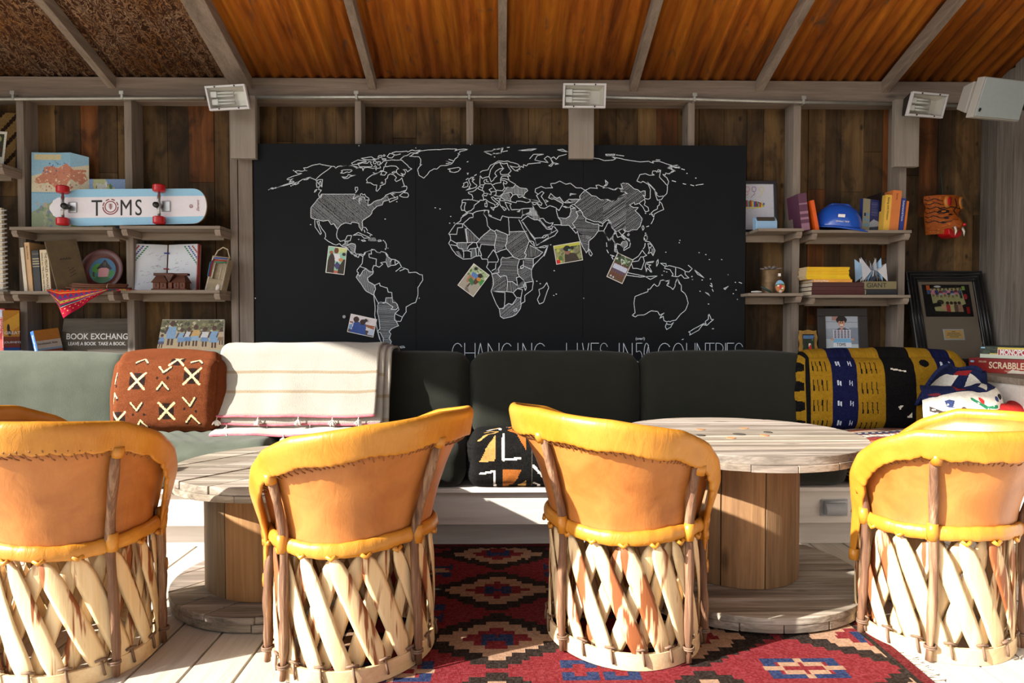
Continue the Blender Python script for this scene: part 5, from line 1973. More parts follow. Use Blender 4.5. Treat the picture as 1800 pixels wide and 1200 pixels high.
cv = Canvas(90, 60, (140, 170, 215))
cv.poly([(18, 0), (44, 0), (50, 8), (62, 14), (78, 24), (84, 40), (60, 60), (18, 60), (14, 30), (20, 14)], (196, 204, 150))
cv.poly([(24, 4), (40, 6), (56, 16), (70, 26), (66, 44), (40, 54), (22, 40)], (214, 216, 206))
cv.blobs(30, [(90, 130, 60), (220, 200, 120), (236, 236, 228)], 1, 4, 7, (16, 4, 76, 56)); cv.noise(8, 2)
mt = thing('folded_map', 'small blue and green map behind the middle of the skateboard', 'map', (ta2.x, 3.84, ZA1), (R(-4), 0, 0), 'folded maps on the upper left shelf')
W2, H2 = at(221, 313, 3.84).x - ta2.x - .002, ta2.z - ZA1
picture('sheet', cv, W2, H2, M['print'], mt)
bm = new_bm(); box(bm, 0, W2, .0006, .004, 0, H2); obj('backing', bm, M['paper'], mt)

# skateboard
YS = 3.675
s0, s1 = at(86, 366, YS), at(363, 366, YS)
zs = (ZA1 + ZA2) / 2
Ls = s1.x - s0.x
Hs = px2m(64, YS)
sk = thing('skateboard', 'pale blue and white skateboard with red wheels showing its underside on the upper shelf', 'skateboard', (s0.x, YS, zs + .002), (R(-3), R(-.9), 0))
def halfw(u):
    if u < .20: return .30 + .70 * math.sin(min(1, (u / .20)) * pi / 2) ** 1.1 if u > 0.0 else .0
    if u > .90: return .96 * math.sqrt(max(0, 1 - ((u - .90) / .10) ** 2.6)) 
    return 1.0 - .04 * (u - .2) / .7
def outline(n=80):
    us = [.5 - .5 * cos(pi * k / n) for k in range(n + 1)]
    top = []
    for u in us:
        hw = halfw(u)
        if u < .02: hw = .30 * (u / .02) ** .5
        top.append((u * Ls, hw))
    return top
cv = Canvas(200, 48, (234, 232, 238))
cv.rect(0, 0, 200, 10.5, (158, 208, 238)); cv.rect(0, 37.5, 200, 48, (158, 208, 238))
top = outline()
bmF = new_bm()
def deckrow(k, f): 
    x, hw = top[k]
    return (x, 0, Hs / 2 + f * hw * Hs / 2)
bm = new_bm()
n = len(top)
FR = [-1, -.999, -.56, .56, .999, 1]
front = [[bm.verts.new((top[k][0], 0, Hs / 2 + (f * top[k][1] if abs(f) > .6 else (1 if f > 0 else -1) * min(.56, top[k][1] * .98)) * Hs / 2)) for f in FR] for k in range(n)]
backv = [[bm.verts.new((v.co.x, .012, v.co.z)) for v in row] for row in front]
white, blue = rgb(232, 230, 238), rgb(150, 204, 236)
for a, b, sgn in ((front, front, 0), (backv, backv, 1)):
    for k in range(n - 1):
        for j in range(5):
            f = bm.faces.new((a[k][j], a[k + 1][j], a[k + 1][j + 1], a[k][j + 1]))
            paint(bm, [f], (white if j == 2 else blue) if sgn == 0 else (.02, .02, .02))
for k in range(n - 1):
    paint(bm, [bm.faces.new((front[k][0], front[k + 1][0], backv[k + 1][0], backv[k][0])), bm.faces.new((front[k][5], front[k + 1][5], backv[k + 1][5], backv[k][5]))], rgb(180, 150, 110))
for k in (0, n - 1):
    for j in range(5): bm.faces.new((front[k][j], front[k][j + 1], backv[k][j + 1], backv[k][j]))
bmesh.ops.remove_doubles(bm, verts=bm.verts[:], dist=1e-5)
dk = obj('deck', bm, M['print'], sk)
kx = lambda px: X(px, YS, 366) - s0.x
text('lettering', 'T', .122, M['ink_black'], sk, (kx(160), -.0008, .053), sx=.80)
text('lettering', 'M', .122, M['ink_black'], sk, (kx(209.5), -.0008, .053), sx=.74)
text('lettering', 'S', .122, M['ink_black'], sk, (kx(236.5), -.0008, .053), sx=.72)
# the round tree emblem
bm = new_bm()
ex, ez = kx(194), Hs / 2 + .002
def ring(bm, r0, r1, a0, a1, n=20, y=-.0012):
    for k in range(n):
        a, b = R(a0 + (a1 - a0) * k / n), R(a0 + (a1 - a0) * (k + 1) / n)
        bm.faces.new([bm.verts.new((ex + r * cos(q), y, ez + r * sin(q))) for r, q in ((r0, a), (r1, a), (r1, b), (r0, b))])
ring(bm, .0265, .0312, 0, 360, 36)
ring(bm, .0370, .0425, 180, 360, 30)
for a in (10, 55, 100, 145): ring(bm, .0370, .0425, a, a + 28, 6)
bm.faces.new([bm.verts.new((ex + x, -.0012, ez + z)) for x, z in ((-.0012, -.016), (.0012, -.016), (.0012, .017), (-.0012, .017))])
for z in (-.010, -.003, .004, .010):
    for s in (-1, 1):
        w = .011 - abs(z) * .3
        bm.faces.new([bm.verts.new((ex + s * x, -.0013, ez + zz)) for x, zz in ((0, z - .002), (w, z + .0035), (w, z + .0065), (0, z + .002))])
obj('emblem', bm, M['ink_red'], sk)
text('lettering', 'Element', .020, M['ink_red'], sk, (kx(350), -.0008, .070), (pi / 2, R(-90), 0), sx=.9, shear=.4)
bm = new_bm(); ex, ez = kx(336), Hs / 2
ring(bm, .004, .0065, 0, 360, 14); ring(bm, .0085, .0105, 180, 360, 10)
for a in (10, 55, 100, 145): ring(bm, .0085, .0105, a, a + 26, 3)
obj('emblem', bm, M['ink_red'], sk)
for i, px in enumerate((117, 285)):
    wx = kx(px)
    bm = new_bm(); box(bm, wx - (.004 if i else -.010), wx + .045 if i else wx + .055, -.008, 0, Hs / 2 - .028, Hs / 2 + .028)
    tr = obj('truck', bm, M['steel'], sk, bevel=.003)
    bm = new_bm(); tube(bm, [(wx, -.034, .012), (wx, -.034, Hs - .012)], .006, 10)
    obj('axle', bm, M['steel'], tr, smooth=True)
    bm = new_bm(); tube(bm, [(wx, -.034, .045), (wx - .004, -.030, Hs / 2 - .02), (wx + .022 * (1 - i), -.024, Hs / 2), (wx - .004, -.030, Hs / 2 + .02), (wx, -.034, Hs - .045)], .0085, 10)
    obj('hanger', bm, M['steel'], tr, smooth=True)
    bm = new_bm(); lathe(bm, [(.014, -.052), (.016, -.040), (.016, -.026), (.010, -.006)], 14, axis='y', org=(wx - .012 * i + .012 * (1 - i), 0, Hs / 2))
    obj('bushing', bm, M['black'], tr, smooth=True)
    for j, z0 in enumerate((-.001, Hs - .028)):
        bm = new_bm()
        tube(bm, [(wx, -.034, z0), (wx, -.034, z0 + .004), (wx, -.034, z0 + .034), (wx, -.034, z0 + .038)], [.026, .0315, .0315, .026], 22)
        obj('wheel', bm, M['wheel'], sk, smooth=False, bevel=.002)

# ---- second shelf, left bay: books, plate, cinnamon, cloth
YB_ = 3.70
zb = ZB1
book('book', 'thin white book leaning at the left end of the second shelf', X(42.5, YB_, 500), YB_, zb, .018, px2m(76, YB_), .15, rgb(206, 196, 176), lean=-4.5)
book('book', 'tall tan paperback beside the thin white book', X(48.5, YB_, 500), YB_ + .005, zb, .026, px2m(85, YB_), .16, rgb(196, 158, 112), lean=-3.8, title='the art of the trail', tcol='ink_black', tsz=.010)
book('book', 'black book with faded cream spine lettering', X(59, YB_, 500), YB_ + .006, zb, .036, px2m(71, YB_), .15, rgb(26, 28, 32), lean=-3.0,
     spine2=(rgb(160, 150, 120), [(.93, .935), (.90, .905), (.78, .81), (.72, .75), (.66, .69), (.60, .62)]))
book('book', 'cream paperback almanac with bold black spine lettering', X(74.5, YB_, 500), YB_, zb, .046, px2m(72, YB_), .14, rgb(214, 196, 162), lean=-3.2, title="THE PEOPLE'S ALMANAC", tcol='ink_black', tsz=.0175, title2='WORLD ALL TIME LIVING AND MORE')
kb = thing('book', 'worn olive brown hardcover leaning across beside the almanac', 'book', put_on(101, 3.665, zb), (0, R(-13.5), R(-48)), 'standing books on the shelves')
kb.rotation_mode = 'ZYX'
bm = new_bm(); hh, dd = px2m(86, 3.7), .145
box(bm, 0, .003, 0, dd, 0, hh); box(bm, .019, .022, 0, dd, 0, hh); box(bm, .003, .019, 0, .003, 0, hh)
obj('cover', bm, plain('olive_cloth_cover', rgb(92, 78, 54), .8, var=.2, scale=18), kb, bevel=.001)
bm = new_bm(); box(bm, .003, .019, .004, dd - .004, .003, hh - .003); obj('pages', bm, M['paper'], kb)
bm = new_bm()
for q in range(9): box(bm, .0221, .0224, .045 + q * .006, .049 + q * .006, hh * .60, hh * (.62 + .02 * (q % 2)))
for q in range(14): box(bm, .0221, .0224, .07 + (q * 37 % 30) * .001, .078 + (q * 37 % 30) * .001, hh * (.24 + .018 * q * .8), hh * (.25 + .018 * q * .8))
obj('cover_print', bm, M['ink_black'], kb)

# plate
pc = at(183, 461, 3.84)
rp = px2m(37.5, 3.84)
pt = thing('plate', 'round terracotta plate painted with a thatched hut standing on the shelf', 'plate', (pc.x, 3.80, zb + .004), (R(-12), 0, 0))
bm = new_bm()
lathe(bm, [(.001, .002), (rp * .60, .002), (rp * .64, -.004), (rp * .97, -.018), (rp, -.016), (rp * .99, -.010), (rp * .66, .006), (rp * .60, .010), (.001, .010)], 48, axis='y', org=(0, 0, rp))
obj('rim', bm, plain('glazed_terracotta', rgb(84, 38, 34), .35, var=.25, scale=12), pt, smooth=True)
cv = Canvas(64, 64, (60, 110, 148))
cv.ell(16, 26, 11, 13, (74, 142, 52), 20); cv.ell(32, 58, 26, 12, (42, 96, 60)); cv.ell(10, 46, 7, 9, (60, 130, 60)); cv.ell(54, 42, 8, 12, (58, 128, 66))
cv.rect(8, 36, 13, 50, (54, 46, 60)); cv.rect(22, 24, 47, 48, (196, 138, 142)); cv.poly([(36, 3), (17, 25), (19, 29), (36, 22), (51, 30), (55, 26)], (40, 30, 28)); cv.rect(22, 23, 48, 25, (40, 30, 28))
cv.line([(34, 10), (33, 20)], 1, (120, 110, 100)); cv.line([(37, 10), (38, 20)], 1, (120, 110, 100)); cv.noise(8, 3)
ri = rp * .60
def disk(u, v):
    a, b = 2 * u - 1, 2 * v - 1
    k = math.sqrt(max(1e-9, 1 - b * b / 2)), math.sqrt(max(1e-9, 1 - a * a / 2))
    return (a * k[0] * ri, -.0005, rp + b * k[1] * ri)
grid_mesh('painting', cv, disk, M['print'], pt)

# cinnamon bundle
cb = thing('cinnamon_sticks', 'bundle of cinnamon sticks tied with string before the painted plate', 'cinnamon sticks', put_on(165, 3.675, zb + .006))
rc = random.Random(8)
for k in range(11):
    lay = k // 4
    bm = new_bm()
    y0, z0 = (k % 4) * .010 - .015, .007 + lay * .010
    dx0, dx1 = -rc.uniform(.10, .14), rc.uniform(.15, .20)
    dz = rc.uniform(-.002, .008)
    tube(bm, [(dx0, y0 + rc.uniform(-.01, .01), z0 + dz * 1.5), (0, y0, z0), (dx1, y0 + rc.uniform(-.008, .008), z0 + rc.uniform(-.002, .003))], .0055, 7)
    obj('stick', bm, M['cinnamon'], cb, smooth=True)
bm = new_bm(); tube(bm, [(.085 , .024 * cos(q), .018 + .017 * sin(q)) for q in [2 * pi * k / 16 for k in range(16)]], .0016, 5, closed=True)
obj('string', bm, M['rope'], cb, smooth=True)

# hanging woven cloth
c0, c1 = at(83, 500, 3.64), at(232, 504, 3.66)
Wc = c1.x - c0.x
cv = Canvas(150, 90, (150, 20, 60))
for y0, y1, c in ((0, 18, (176, 24, 120)), (18, 20, (224, 176, 60)), (20, 30, (206, 62, 38)), (30, 32, (236, 160, 60)), (32, 46, (176, 36, 52)), (46, 50, (150, 40, 110)), (50, 56, (196, 170, 70)),
                  (56, 60, (186, 24, 80)), (60, 64, (40, 70, 96)), (64, 65, (210, 210, 200)), (65, 90, (158, 18, 50))): cv.rect(0, y0, 150, y1, c)
for k in range(0, 150, 10):
    cv.poly([(k, 45), (k + 5, 34), (k + 10, 45)], (62, 72, 132)); cv.poly([(k, 21), (k + 8, 21), (k + 4, 27)], (30, 110, 110)); cv.rect(k, 70, k + 3, 72, (226, 176, 90)); cv.rect(k + 5, 78, k + 7, 80, (226, 176, 90))
    cv.rect(k, 52, k + 4, 54, (80, 60, 60))
cv.noise(8, 4)
cl = thing('woven_cloth', 'magenta striped woven cloth hanging in a point over the shelf edge', 'cloth', (c0.x, 3.64, zb))
def clothfn(u, v):
    d = 1 - v
    drop = .150 * (1 - abs(u - .16) / .16 * .85 if u < .16 else max(0, 1 - (u - .16) / .60) ** 1.0)
    x = u * Wc + d * (.085 * (1 - u) - .02)
    if d < .25:
        k = d / .25
        return (u * Wc, .10 * (1 - k) - .004, .006 + .004 * sin(u * 22))
    k = (d - .25) / .75
    return (u * Wc + k * (.06 * (.5 - u)), -.008 - .010 * sin(k * 3) + .006 * sin(u * 20) * k, .006 - drop * k)
grid_mesh('cloth', cv, clothfn, M['cloth'], cl, True, solid=.004)

# ---- second shelf, right bay: open signed book, carved box, burlap frame
YO = 3.80
o0, o1 = at(228, 425, YO), at(346, 508, YO)
Wo, Ho = o1.x - o0.x, px2m(82, YO)
ob = thing('open_book', 'large open handmade book with signatures and zigzag ribbon corners', 'book', ((o0.x + o1.x) / 2, YO + .05, ZB2), (R(-6), 0, 0))
for s in (-1, 1):
    cv = Canvas(90, 126, (206, 212, 220))
    f = (lambda x: x) if s < 0 else (lambda x: 90 - x)
    for i, c in enumerate(((150, 34, 44), (38, 60, 150), (24, 120, 84))):
        for k in range(12 + i * 4):
            L_ = 20 + i * 13
            t0 = k / (12 + i * 4)
            x = t0 * L_ * .9 + 1; y = 2 + (1 - t0) * L_ * 1.15 + (k % 2) * 2
            cv.ell(f(x), y, 2.0, 2.0, c)
    rs = random.Random(12 + s)
    for k in range(30):
        x, y = rs.uniform(14, 74), rs.uniform(24, 116)
        a = rs.uniform(-.7, .1); L_ = rs.uniform(5, 12)
        pts = [(x + L_ * q / 6 * cos(a), y + L_ * q / 6 * sin(a) + rs.uniform(-1, 1)) for q in range(7)]
        cv.line(pts, .7, rs.choice([(130, 134, 146), (150, 140, 150), (110, 116, 130)]))
    cv.rect(f(0) - 3 if s > 0 else 0, 0, f(0) if s > 0 else 2, 126, (170, 90, 84))
    w = Wo / 2 - .004
    def pg(u, v, s=s, w=w):
        x = u * w if s > 0 else -w + u * w
        e = abs(x) / w
        return (x + s * .004, -.030 - .020 * e + .010 * (1 - e) ** 3, v * Ho)
    grid_mesh('page', cv, pg, M['print'], ob, False)
    bm = new_bm()
    box(bm, s * .004 if s > 0 else -w - .004, w + .004 if s > 0 else -.004, -.019, -.012, 0, Ho)
    obj('page_block', bm, M['paper'], ob, bevel=.002)
    bm = new_bm()
    tube(bm, [(s * (w + .006), -.040, 0), (s * (w + .006), -.040, Ho)], .005, 6)
    obj('cover_edge', bm, plain('red_stitched_edge', rgb(190, 60, 60), .8, var=.3, scale=90), ob, smooth=True)
    bm = new_bm(); box(bm, s * .002 if s > 0 else -w - .006, w + .006 if s > 0 else -.002, -.012, -.008, -.0, Ho + .004)
    obj('cover', bm, plain('dark_red_cover', rgb(80, 24, 28), .8), ob)
for z, c in ((Ho * .80, rgb(40, 60, 140)), (Ho * .46, rgb(130, 24, 34))):
    bm = new_bm(); box(bm, -.014, .014, -.034, -.028, z, z + .006); obj('binding_tie', bm, plain('thread' + str(z)[:4], c, .8), ob)

h0, h1 = at(265, 492, 3.70), at(328, 492, 3.70)
hw, hz = h1.x - h0.x, px2m(31, 3.70)
hb = thing('carved_box', 'dark carved wooden box shaped like thatched huts before the open book', 'box', ((h0.x + h1.x) / 2, 3.70, ZB2))
bm = new_bm(); box(bm, -hw / 2, hw / 2, 0, .07, 0, .010, (1.2, 1.2, 1.2)); obj('plinth', bm, M['carved'], hb, bevel=.002)
bm = new_bm()
for x0, x1 in ((-hw * .46, -hw * .28), (-hw * .26, -hw * .08), (-hw * .03, hw * .08), (hw * .12, hw * .27), (hw * .29, hw * .44)): box(bm, x0, x1, .004, .066, .010, hz * .46, (1.7, 1.5, 1.4))
obj('walls', bm, M['carved'], hb, bevel=.0015)
bm = new_bm()
for x in (-hw * .37, -hw * .17, hw * .195, hw * .365): box(bm, x - .003, x + .003, .0025, .006, hz * .20, hz * .38)
obj('window_slot', bm, M['hole'], hb)
bm = new_bm()
for (a, b, c, d) in ((-.50, -.02, -.40, -.18), (.06, .48, .18, .40)):
    v = [(a * hw, -.004, hz * .44), (b * hw, -.004, hz * .44), (d * hw, .018, hz * .84), (c * hw, .018, hz * .84)]
    w_ = [(a * hw, .072, hz * .44), (b * hw, .072, hz * .44), (d * hw, .052, hz * .84), (c * hw, .052, hz * .84)]
    V = [bm.verts.new(q) for q in v]; W_ = [bm.verts.new(q) for q in w_]
    bm.faces.new(V); bm.faces.new(W_[::-1])
    for i in range(4): bm.faces.new((V[i], V[(i + 1) % 4], W_[(i + 1) % 4], W_[i]))
prism(bm, [(-.12 * hw, hz * .92), (.16 * hw, hz * .92), (.02 * hw, hz * .44)], -.006, .06, plane='xz')
box(bm, -.48 * hw, .05 * hw, .02, .05, hz * .84, hz)
box(bm, .10 * hw, .48 * hw, .02, .05, hz * .84, hz * .98)
obj('thatched_roof', bm, M['carved'], hb, bevel=.0015)

f0, f1 = at(360, 508, 3.71), at(402, 440, 3.73)
bf = thing('burlap_frame', 'small burlap picture frame with rope handle and coloured braid', 'picture frame', (at(359, 508, 3.71).x, 3.71, ZB2), (R(-10), R(8), R(-14)))
fw, fh = px2m(34, 3.7), px2m(64, 3.7)
bm = new_bm()
for b_ in ((0, fw, 0, .36), (0, fw, .82, 1), (0, .28 * fw, .36, .82), (.70 * fw, fw, .36, .82)): box(bm, b_[0], b_[1], 0, .012, b_[2] * fh, b_[3] * fh)
obj('panel', bm, M['burlap'], bf, bevel=.003)
bm = new_bm(); box(bm, .02, fw - .002, .012, .045, 0, fh * .95); obj('back', bm, M['burlap'], bf)
bm = new_bm(); tube(bm, [(.27 * fw, -.001, .37 * fh), (.70 * fw, -.001, .37 * fh), (.71 * fw, -.001, .80 * fh), (.28 * fw, -.001, .80 * fh)], .0022, 6, closed=True)
tube(bm, [(.01, -.001, .004), (fw - .004, -.001, .004), (fw - .003, -.001, fh), (.008, -.001, fh * .96)], .0022, 6, closed=True)
obj('cord_trim', bm, M['tassel'], bf, smooth=True)
bm = new_bm(); tube(bm, [(.012, .005, fh * .97), (.022, .005, fh * 1.14), (.05, .006, fh * 1.26), (.08, .006, fh * 1.22), (fw, .006, fh * .98)], .0034, 8)
obj('rope_handle', bm, M['rope'], bf, smooth=True)
for c, z, x0 in ((rgb(30, 70, 170), .93, .2), (rgb(160, 20, 30), .87, .25), (rgb(20, 120, 80), .825, .3)):
    bm = new_bm(); tube(bm, [(x0 * fw, -.003, z * fh), (.92 * fw, -.003, (z + .02) * fh)], .0032, 6); obj('braid', bm, plain('braid%d' % int(z * 1000), c, .8), bf, smooth=True)
for c, x in ((rgb(30, 60, 160), .05), (rgb(150, 20, 30), .12), (rgb(20, 110, 70), .02)):
    bm = new_bm(); tube(bm, [(.2 * fw, -.004, .9 * fh), (x * fw, -.006, .78 * fh), (x * fw + .002, -.004, .4 * fh)], .003, 6); obj('braid', bm, plain('braid_v%d' % int(x * 1000), c, .8), bf, smooth=True)
bm = new_bm(); lathe(bm, [(.002, -.004), (.011, -.003), (.011, 0)], 14, axis='y', org=(.74 * fw, 0, .13 * fh), sy=1.8); obj('shell_ornament', bm, M['tassel'], bf, smooth=True)

# ---- bottom row, left
zl = ZL
def art_book(label, px0, px1, pytop, yaw, t, cols, front_cv, title, tsz, Y=3.72, W_=.12, group='standing books on the shelves', lean=0, sub=None):
    p = put_on(px0, Y, zl)
    h = at(px0, pytop, Y).z - zl
    b = thing('book', label, 'book', p, (0, R(lean), R(yaw)), group)
    b.rotation_mode = 'ZYX'
    bm = new_bm(); box(bm, 0, t, 0, .002, 0, h); box(bm, 0, .002, .002, W_, 0, h); box(bm, t - .002, t, .002, W_, 0, h)
    obj('cover', bm, plain('cover' + str(len(bpy.data.materials)), cols, .4, var=.05), b)
    bm = new_bm(); box(bm, .002, t - .002, .002, W_ - .002, .002, h - .002); obj('pages', bm, M['paper'], b)
    picture('cover_art', front_cv, W_, h, M['print'], b, (t + .0004, 0, 0), (0, 0, pi / 2))
    text('title', title, tsz, M['ink_white'], b, (t * .5 - tsz * .34, -.0005, h * .90), (pi / 2, pi / 2, 0))
    if sub: text('subtitle', sub, tsz * .65, M['ink_white'], b, (t * .18, -.0005, h * .62), (pi / 2, pi / 2, 0))
    return b, h, W_


book('book', 'red spined book cut by the left edge, beside the desert cover book', X(-12, 3.75), 3.75, zl, .040, at(0, 541, 3.72).z - zl, .14, rgb(206, 60, 50), lean=4, title='THE WORLD', tsz=.019,
     spine2=(rgb(190, 200, 226), [(.86, .98)]))
cv = Canvas(70, 100, (190, 130, 30))
cv.rect(0, 44, 70, 62, (120, 56, 20)); cv.rect(0, 62, 70, 100, (24, 70, 130)); cv.poly([(0, 20), (70, 4), (70, 26), (0, 44)], (214, 160, 50)); cv.rect(0, 60, 70, 62, (130, 30, 34))
cv.ell(22, 30, 6, 7, (40, 24, 18)); cv.ell(27, 38, 8, 5, (50, 28, 18)); cv.poly([(0, 100), (30, 74), (50, 100)], (20, 28, 50)); cv.noise(8, 5)
b, h, w = art_book('large desert and sea covered travel book between the left studs', 4, 40, 545, -50, .046, rgb(90, 20, 28), cv, 'GREAT JOURNEYS', .021, Y=3.745, W_=.072, lean=0)
text('cover_lettering', 'GREAT', .023, M['ink_white'], b, (.0470, .004, h * .60), (pi / 2, 0, pi / 2))
text('cover_lettering', 'JOURNEYS', .0155, M['ink_white'], b, (.0470, .003, h * .45), (pi / 2, 0, pi / 2))
cv = Canvas(60, 80, (120, 50, 24))
cv.rect(0, 0, 60, 22, (176, 112, 34)); cv.rect(0, 22, 60, 38, (190, 178, 170)); cv.rect(0, 38, 60, 42, (120, 150, 180)); cv.poly([(0, 60), (60, 50), (60, 80), (0, 80)], (50, 26, 18)); cv.noise(8, 6)
b, h, w = art_book('blue spined guidebook leaning left of the book exchange sign', 67, 100, 582, -38, .045, rgb(44, 96, 176), cv, 'Southeast Asia', .024, Y=3.72, lean=-12, sub='on a shoestring')
text('cover_lettering', 'Southeast Asia', .016, M['ink_black'], b, (.0460, .006, h * .62), (pi / 2, 0, pi / 2))

g0, g1 = at(104, 559, 3.80), at(232, 559, 3.80)
sg = thing('wooden_sign', 'dark plank sign with white book exchange lettering behind the cushions', 'sign', (g0.x, 3.80, zl), (R(-5), 0, 0))
hs = g0.z - zl
bm = new_bm(); prism(bm, [(-.02, 0), (g1.x - g0.x, 0), (g1.x - g0.x, hs), (.01, hs)], 0, .018, plane='xz')
obj('board', bm, wood('sign_wood', (.05, .042, .032), (.095, .08, .062), (.17, .145, .11), 'x', grain=.5), sg, bevel=.002)
zt_ = lambda py: at(160, py, 3.80).z - zl
text('lettering', 'BOOK EXCHANGE', .046, M['ink_white'], sg, (at(113, 590, 3.8).x - g0.x, -.001, zt_(596)), bold=.0006, sx=.93)
text('lettering', 'LEAVE A BOOK  TAKE A BOOK.', .026, M['ink_white'], sg, (at(117, 590, 3.8).x - g0.x, -.001, zt_(606.5)), bold=.0006, sx=.86)

# children photograph
def crowd(cv, specs, skin=(84, 54, 40)):
    for x, y, s, c, l in specs:
        cv.ell(x, y, s * .9, s * 1.15, skin)
        cv.poly([(x - s * 1.4, y + s * 1.4), (x + s * 1.4, y + s * 1.4), (x + s * 1.7, y + s * 4.5), (x - s * 1.7, y + s * 4.5)], c)
        cv.poly([(x - s * 1.5, y + s * 4.2), (x + s * 1.5, y + s * 4.2), (x + s * 1.6, y + s * 6.4), (x - s * 1.6, y + s * 6.4)], l)
        cv.rect(x - s * .9, y + s * 6.4, x - s * .2, y + s * 9, skin); cv.rect(x + s * .2, y + s * 6.4, x + s * .9, y + s * 9, skin)
        cv.line([(x - s * 1.4, y + s * 1.8), (x - s * 2.1, y + s * 4.2)], s * .6, skin)
cv = Canvas(110, 84, (196, 184, 150))
cv.rect(0, 0, 110, 26, (122, 118, 84)); cv.blobs(90, [(150, 146, 104), (92, 92, 62), (206, 200, 170), (70, 70, 50)], 1, 4, 3, (0, 0, 110, 28)); cv.rect(0, 50, 110, 84, (204, 184, 150))
crowd(cv, [(20, 8, 5.2, (140, 176, 214), (140, 176, 214)), (38, 22, 4, (150, 184, 216), (120, 160, 206)), (50, 20, 4, (220, 220, 222), (110, 150, 200)), (62, 16, 4.6, (214, 176, 110), (150, 186, 214)),
           (78, 20, 4.2, (226, 226, 228), (120, 156, 200)), (94, 18, 4.8, (140, 178, 218), (140, 178, 218)), (106, 22, 3.6, (200, 180, 150), (150, 120, 90)), (5, 34, 3, (120, 160, 206), (90, 90, 120))])
cv.noise(10, 9)
q0, q1 = at(282, 561, 3.80), at(391, 561, 3.80)
kp = thing('mounted_photograph', 'photograph of schoolchildren in pale blue uniforms standing above the rust brown pillow', 'photograph', (q0.x - .01, 3.80, zl), (R(-5), 0, 0))
hp = q0.z - zl
bm = new_bm(); prism(bm, [(-.025, 0), (q1.x - q0.x + 0.01, 0), (q1.x - q0.x + .01, hp), (.008, hp)], .0008, .012, plane='xz'); obj('backing', bm, M['ink_white'], kp)
grid_mesh('picture', cv, lambda u, v: (-.025 + .033 * v + u * (q1.x - q0.x + .033 - .033 * v), 0, hp * .22 + v * hp * .78 - .002), M['print'], kp, False)
bm = new_bm(); box(bm, -.024, q1.x - q0.x + .009, -.0002, .0007, .0, hp * .22 - .003, rgb(190, 170, 140)); obj('picture_foot', bm, M['print'], kp)

# far left: patterned box with photo, white spiral book
pb0 = at(-60, 196, 3.82); pb1 = at(28, 196, 3.82)
cv = Canvas(60, 60, (120, 96, 58))
for k in range(60):
    x, y = (k * 23) % 60, (k * 17) % 60
    cv.line([(x, y), (x + 6, y - 2)], 3, (40, 28, 20))
cv.noise(10, 2)
bx = thing('patterned_board', 'brown block printed board with a small photo on the highest left shelf', 'board', (pb0.x, 3.80, ZC1), (R(-6), R(0), 0))
W_, H_ = pb1.x - pb0.x, pb0.z - ZC1
picture('printed_face', cv, W_, H_, M['cloth'], bx)
bm = new_bm(); box(bm, 0, W_, .001, .022, 0, H_); obj('core', bm, M['cord'], bx)
cv = Canvas(30, 40, (226, 224, 214)); cv.rect(3, 3, 27, 30, (60, 60, 44)); cv.ell(18, 22, 6, 6, (160, 30, 40)); cv.ell(12, 12, 6, 5, (110, 96, 84)); cv.ell(20, 9, 4, 4, (150, 160, 110)); cv.noise(12, 3)
picture('photo', cv, .13, .19, M['print'], bx, (W_ - .19, -.001, .03), (0, R(3), 0))
sb0 = at(9, 430, 3.70)
sb = thing('spiral_notebook', 'large notebook with a white spiral binding at the left edge of the frame', 'notebook', (sb0.x - .20, 3.70, ZC2 + .012))
H_ = at(9, 365, 3.70).z - ZC2 - .012
bm = new_bm(); box(bm, 0, .185, 0, .02, 0, H_); obj('pages', bm, M['paper'], sb, bevel=.002)
for k in range(18):
    z = H_ * (k + .5) / 18
    bm = new_bm(); tube(bm, [(.185 + .013 * cos(a), .010 + .015 * sin(a), z + .004 * sin(a)) for a in [2 * pi * j / 12 for j in range(12)]], .0042, 6, closed=True)
    obj('ring', bm, M['white_frame'], sb, smooth=True)
bm = new_bm(); box(bm, .02, .215, -.01, .05, -.0118, -.001); obj('slip_case', bm, plain('grey_card', (.20, .19, .16), .8), sb)

# ------------------------------------------------------------------ photographs and magnets on the blackboard
def photo(label, corners_px, cv, w=None):
    """corners in photo pixels: top-left, top-right, bottom-left"""
    Yp = YB - .003
    a, b, c = [at(*q, Yp) for q in corners_px]
    W_ = (b - a).length; H_ = (c - a).length
    ang = math.atan2(b.z - a.z, b.x - a.x)
    t = thing('photo_print', label, 'photograph', c, (0, -ang, 0), 'photo prints on the blackboard')
    d = .0035
    bm = new_bm(); box(bm, 0, W_, .0006, .0022, 0, H_); obj('paper', bm, M['ink_white'], t)
    picture('image', cv, W_ - 2 * d, H_ - 2 * d, M['print'], t, (d, 0, d))
    return t


cv = Canvas(40, 56, (150, 206, 180))
cv.blobs(8, [(206, 220, 150), (160, 214, 196)], 5, 9, 1, (20, 0, 40, 16)); cv.ell(18, 7, 5, 6.5, (110, 60, 40)); cv.poly([(10, 14), (26, 14), (30, 30), (10, 30)], (226, 228, 236)); cv.poly([(22, 30), (32, 38), (24, 48), (16, 40)], (74, 66, 120))
cv.ell(7, 12, 4, 4, (170, 96, 76)); cv.ell(9, 36, 8, 22, (60, 46, 42)); cv.rect(1, 34, 17, 56, (60, 46, 42)); cv.poly([(26, 44), (36, 24), (40, 24), (40, 56), (26, 56)], (50, 46, 40)); cv.ell(30, 26, 5, 4, (206, 140, 90))
cv.rect(17, 50, 26, 56, (196, 110, 90)); cv.noise(8, 1)
photo('photo print of a child in a white shirt, upper left on the blackboard', [(578, 432), (611, 436), (572, 479)], cv)
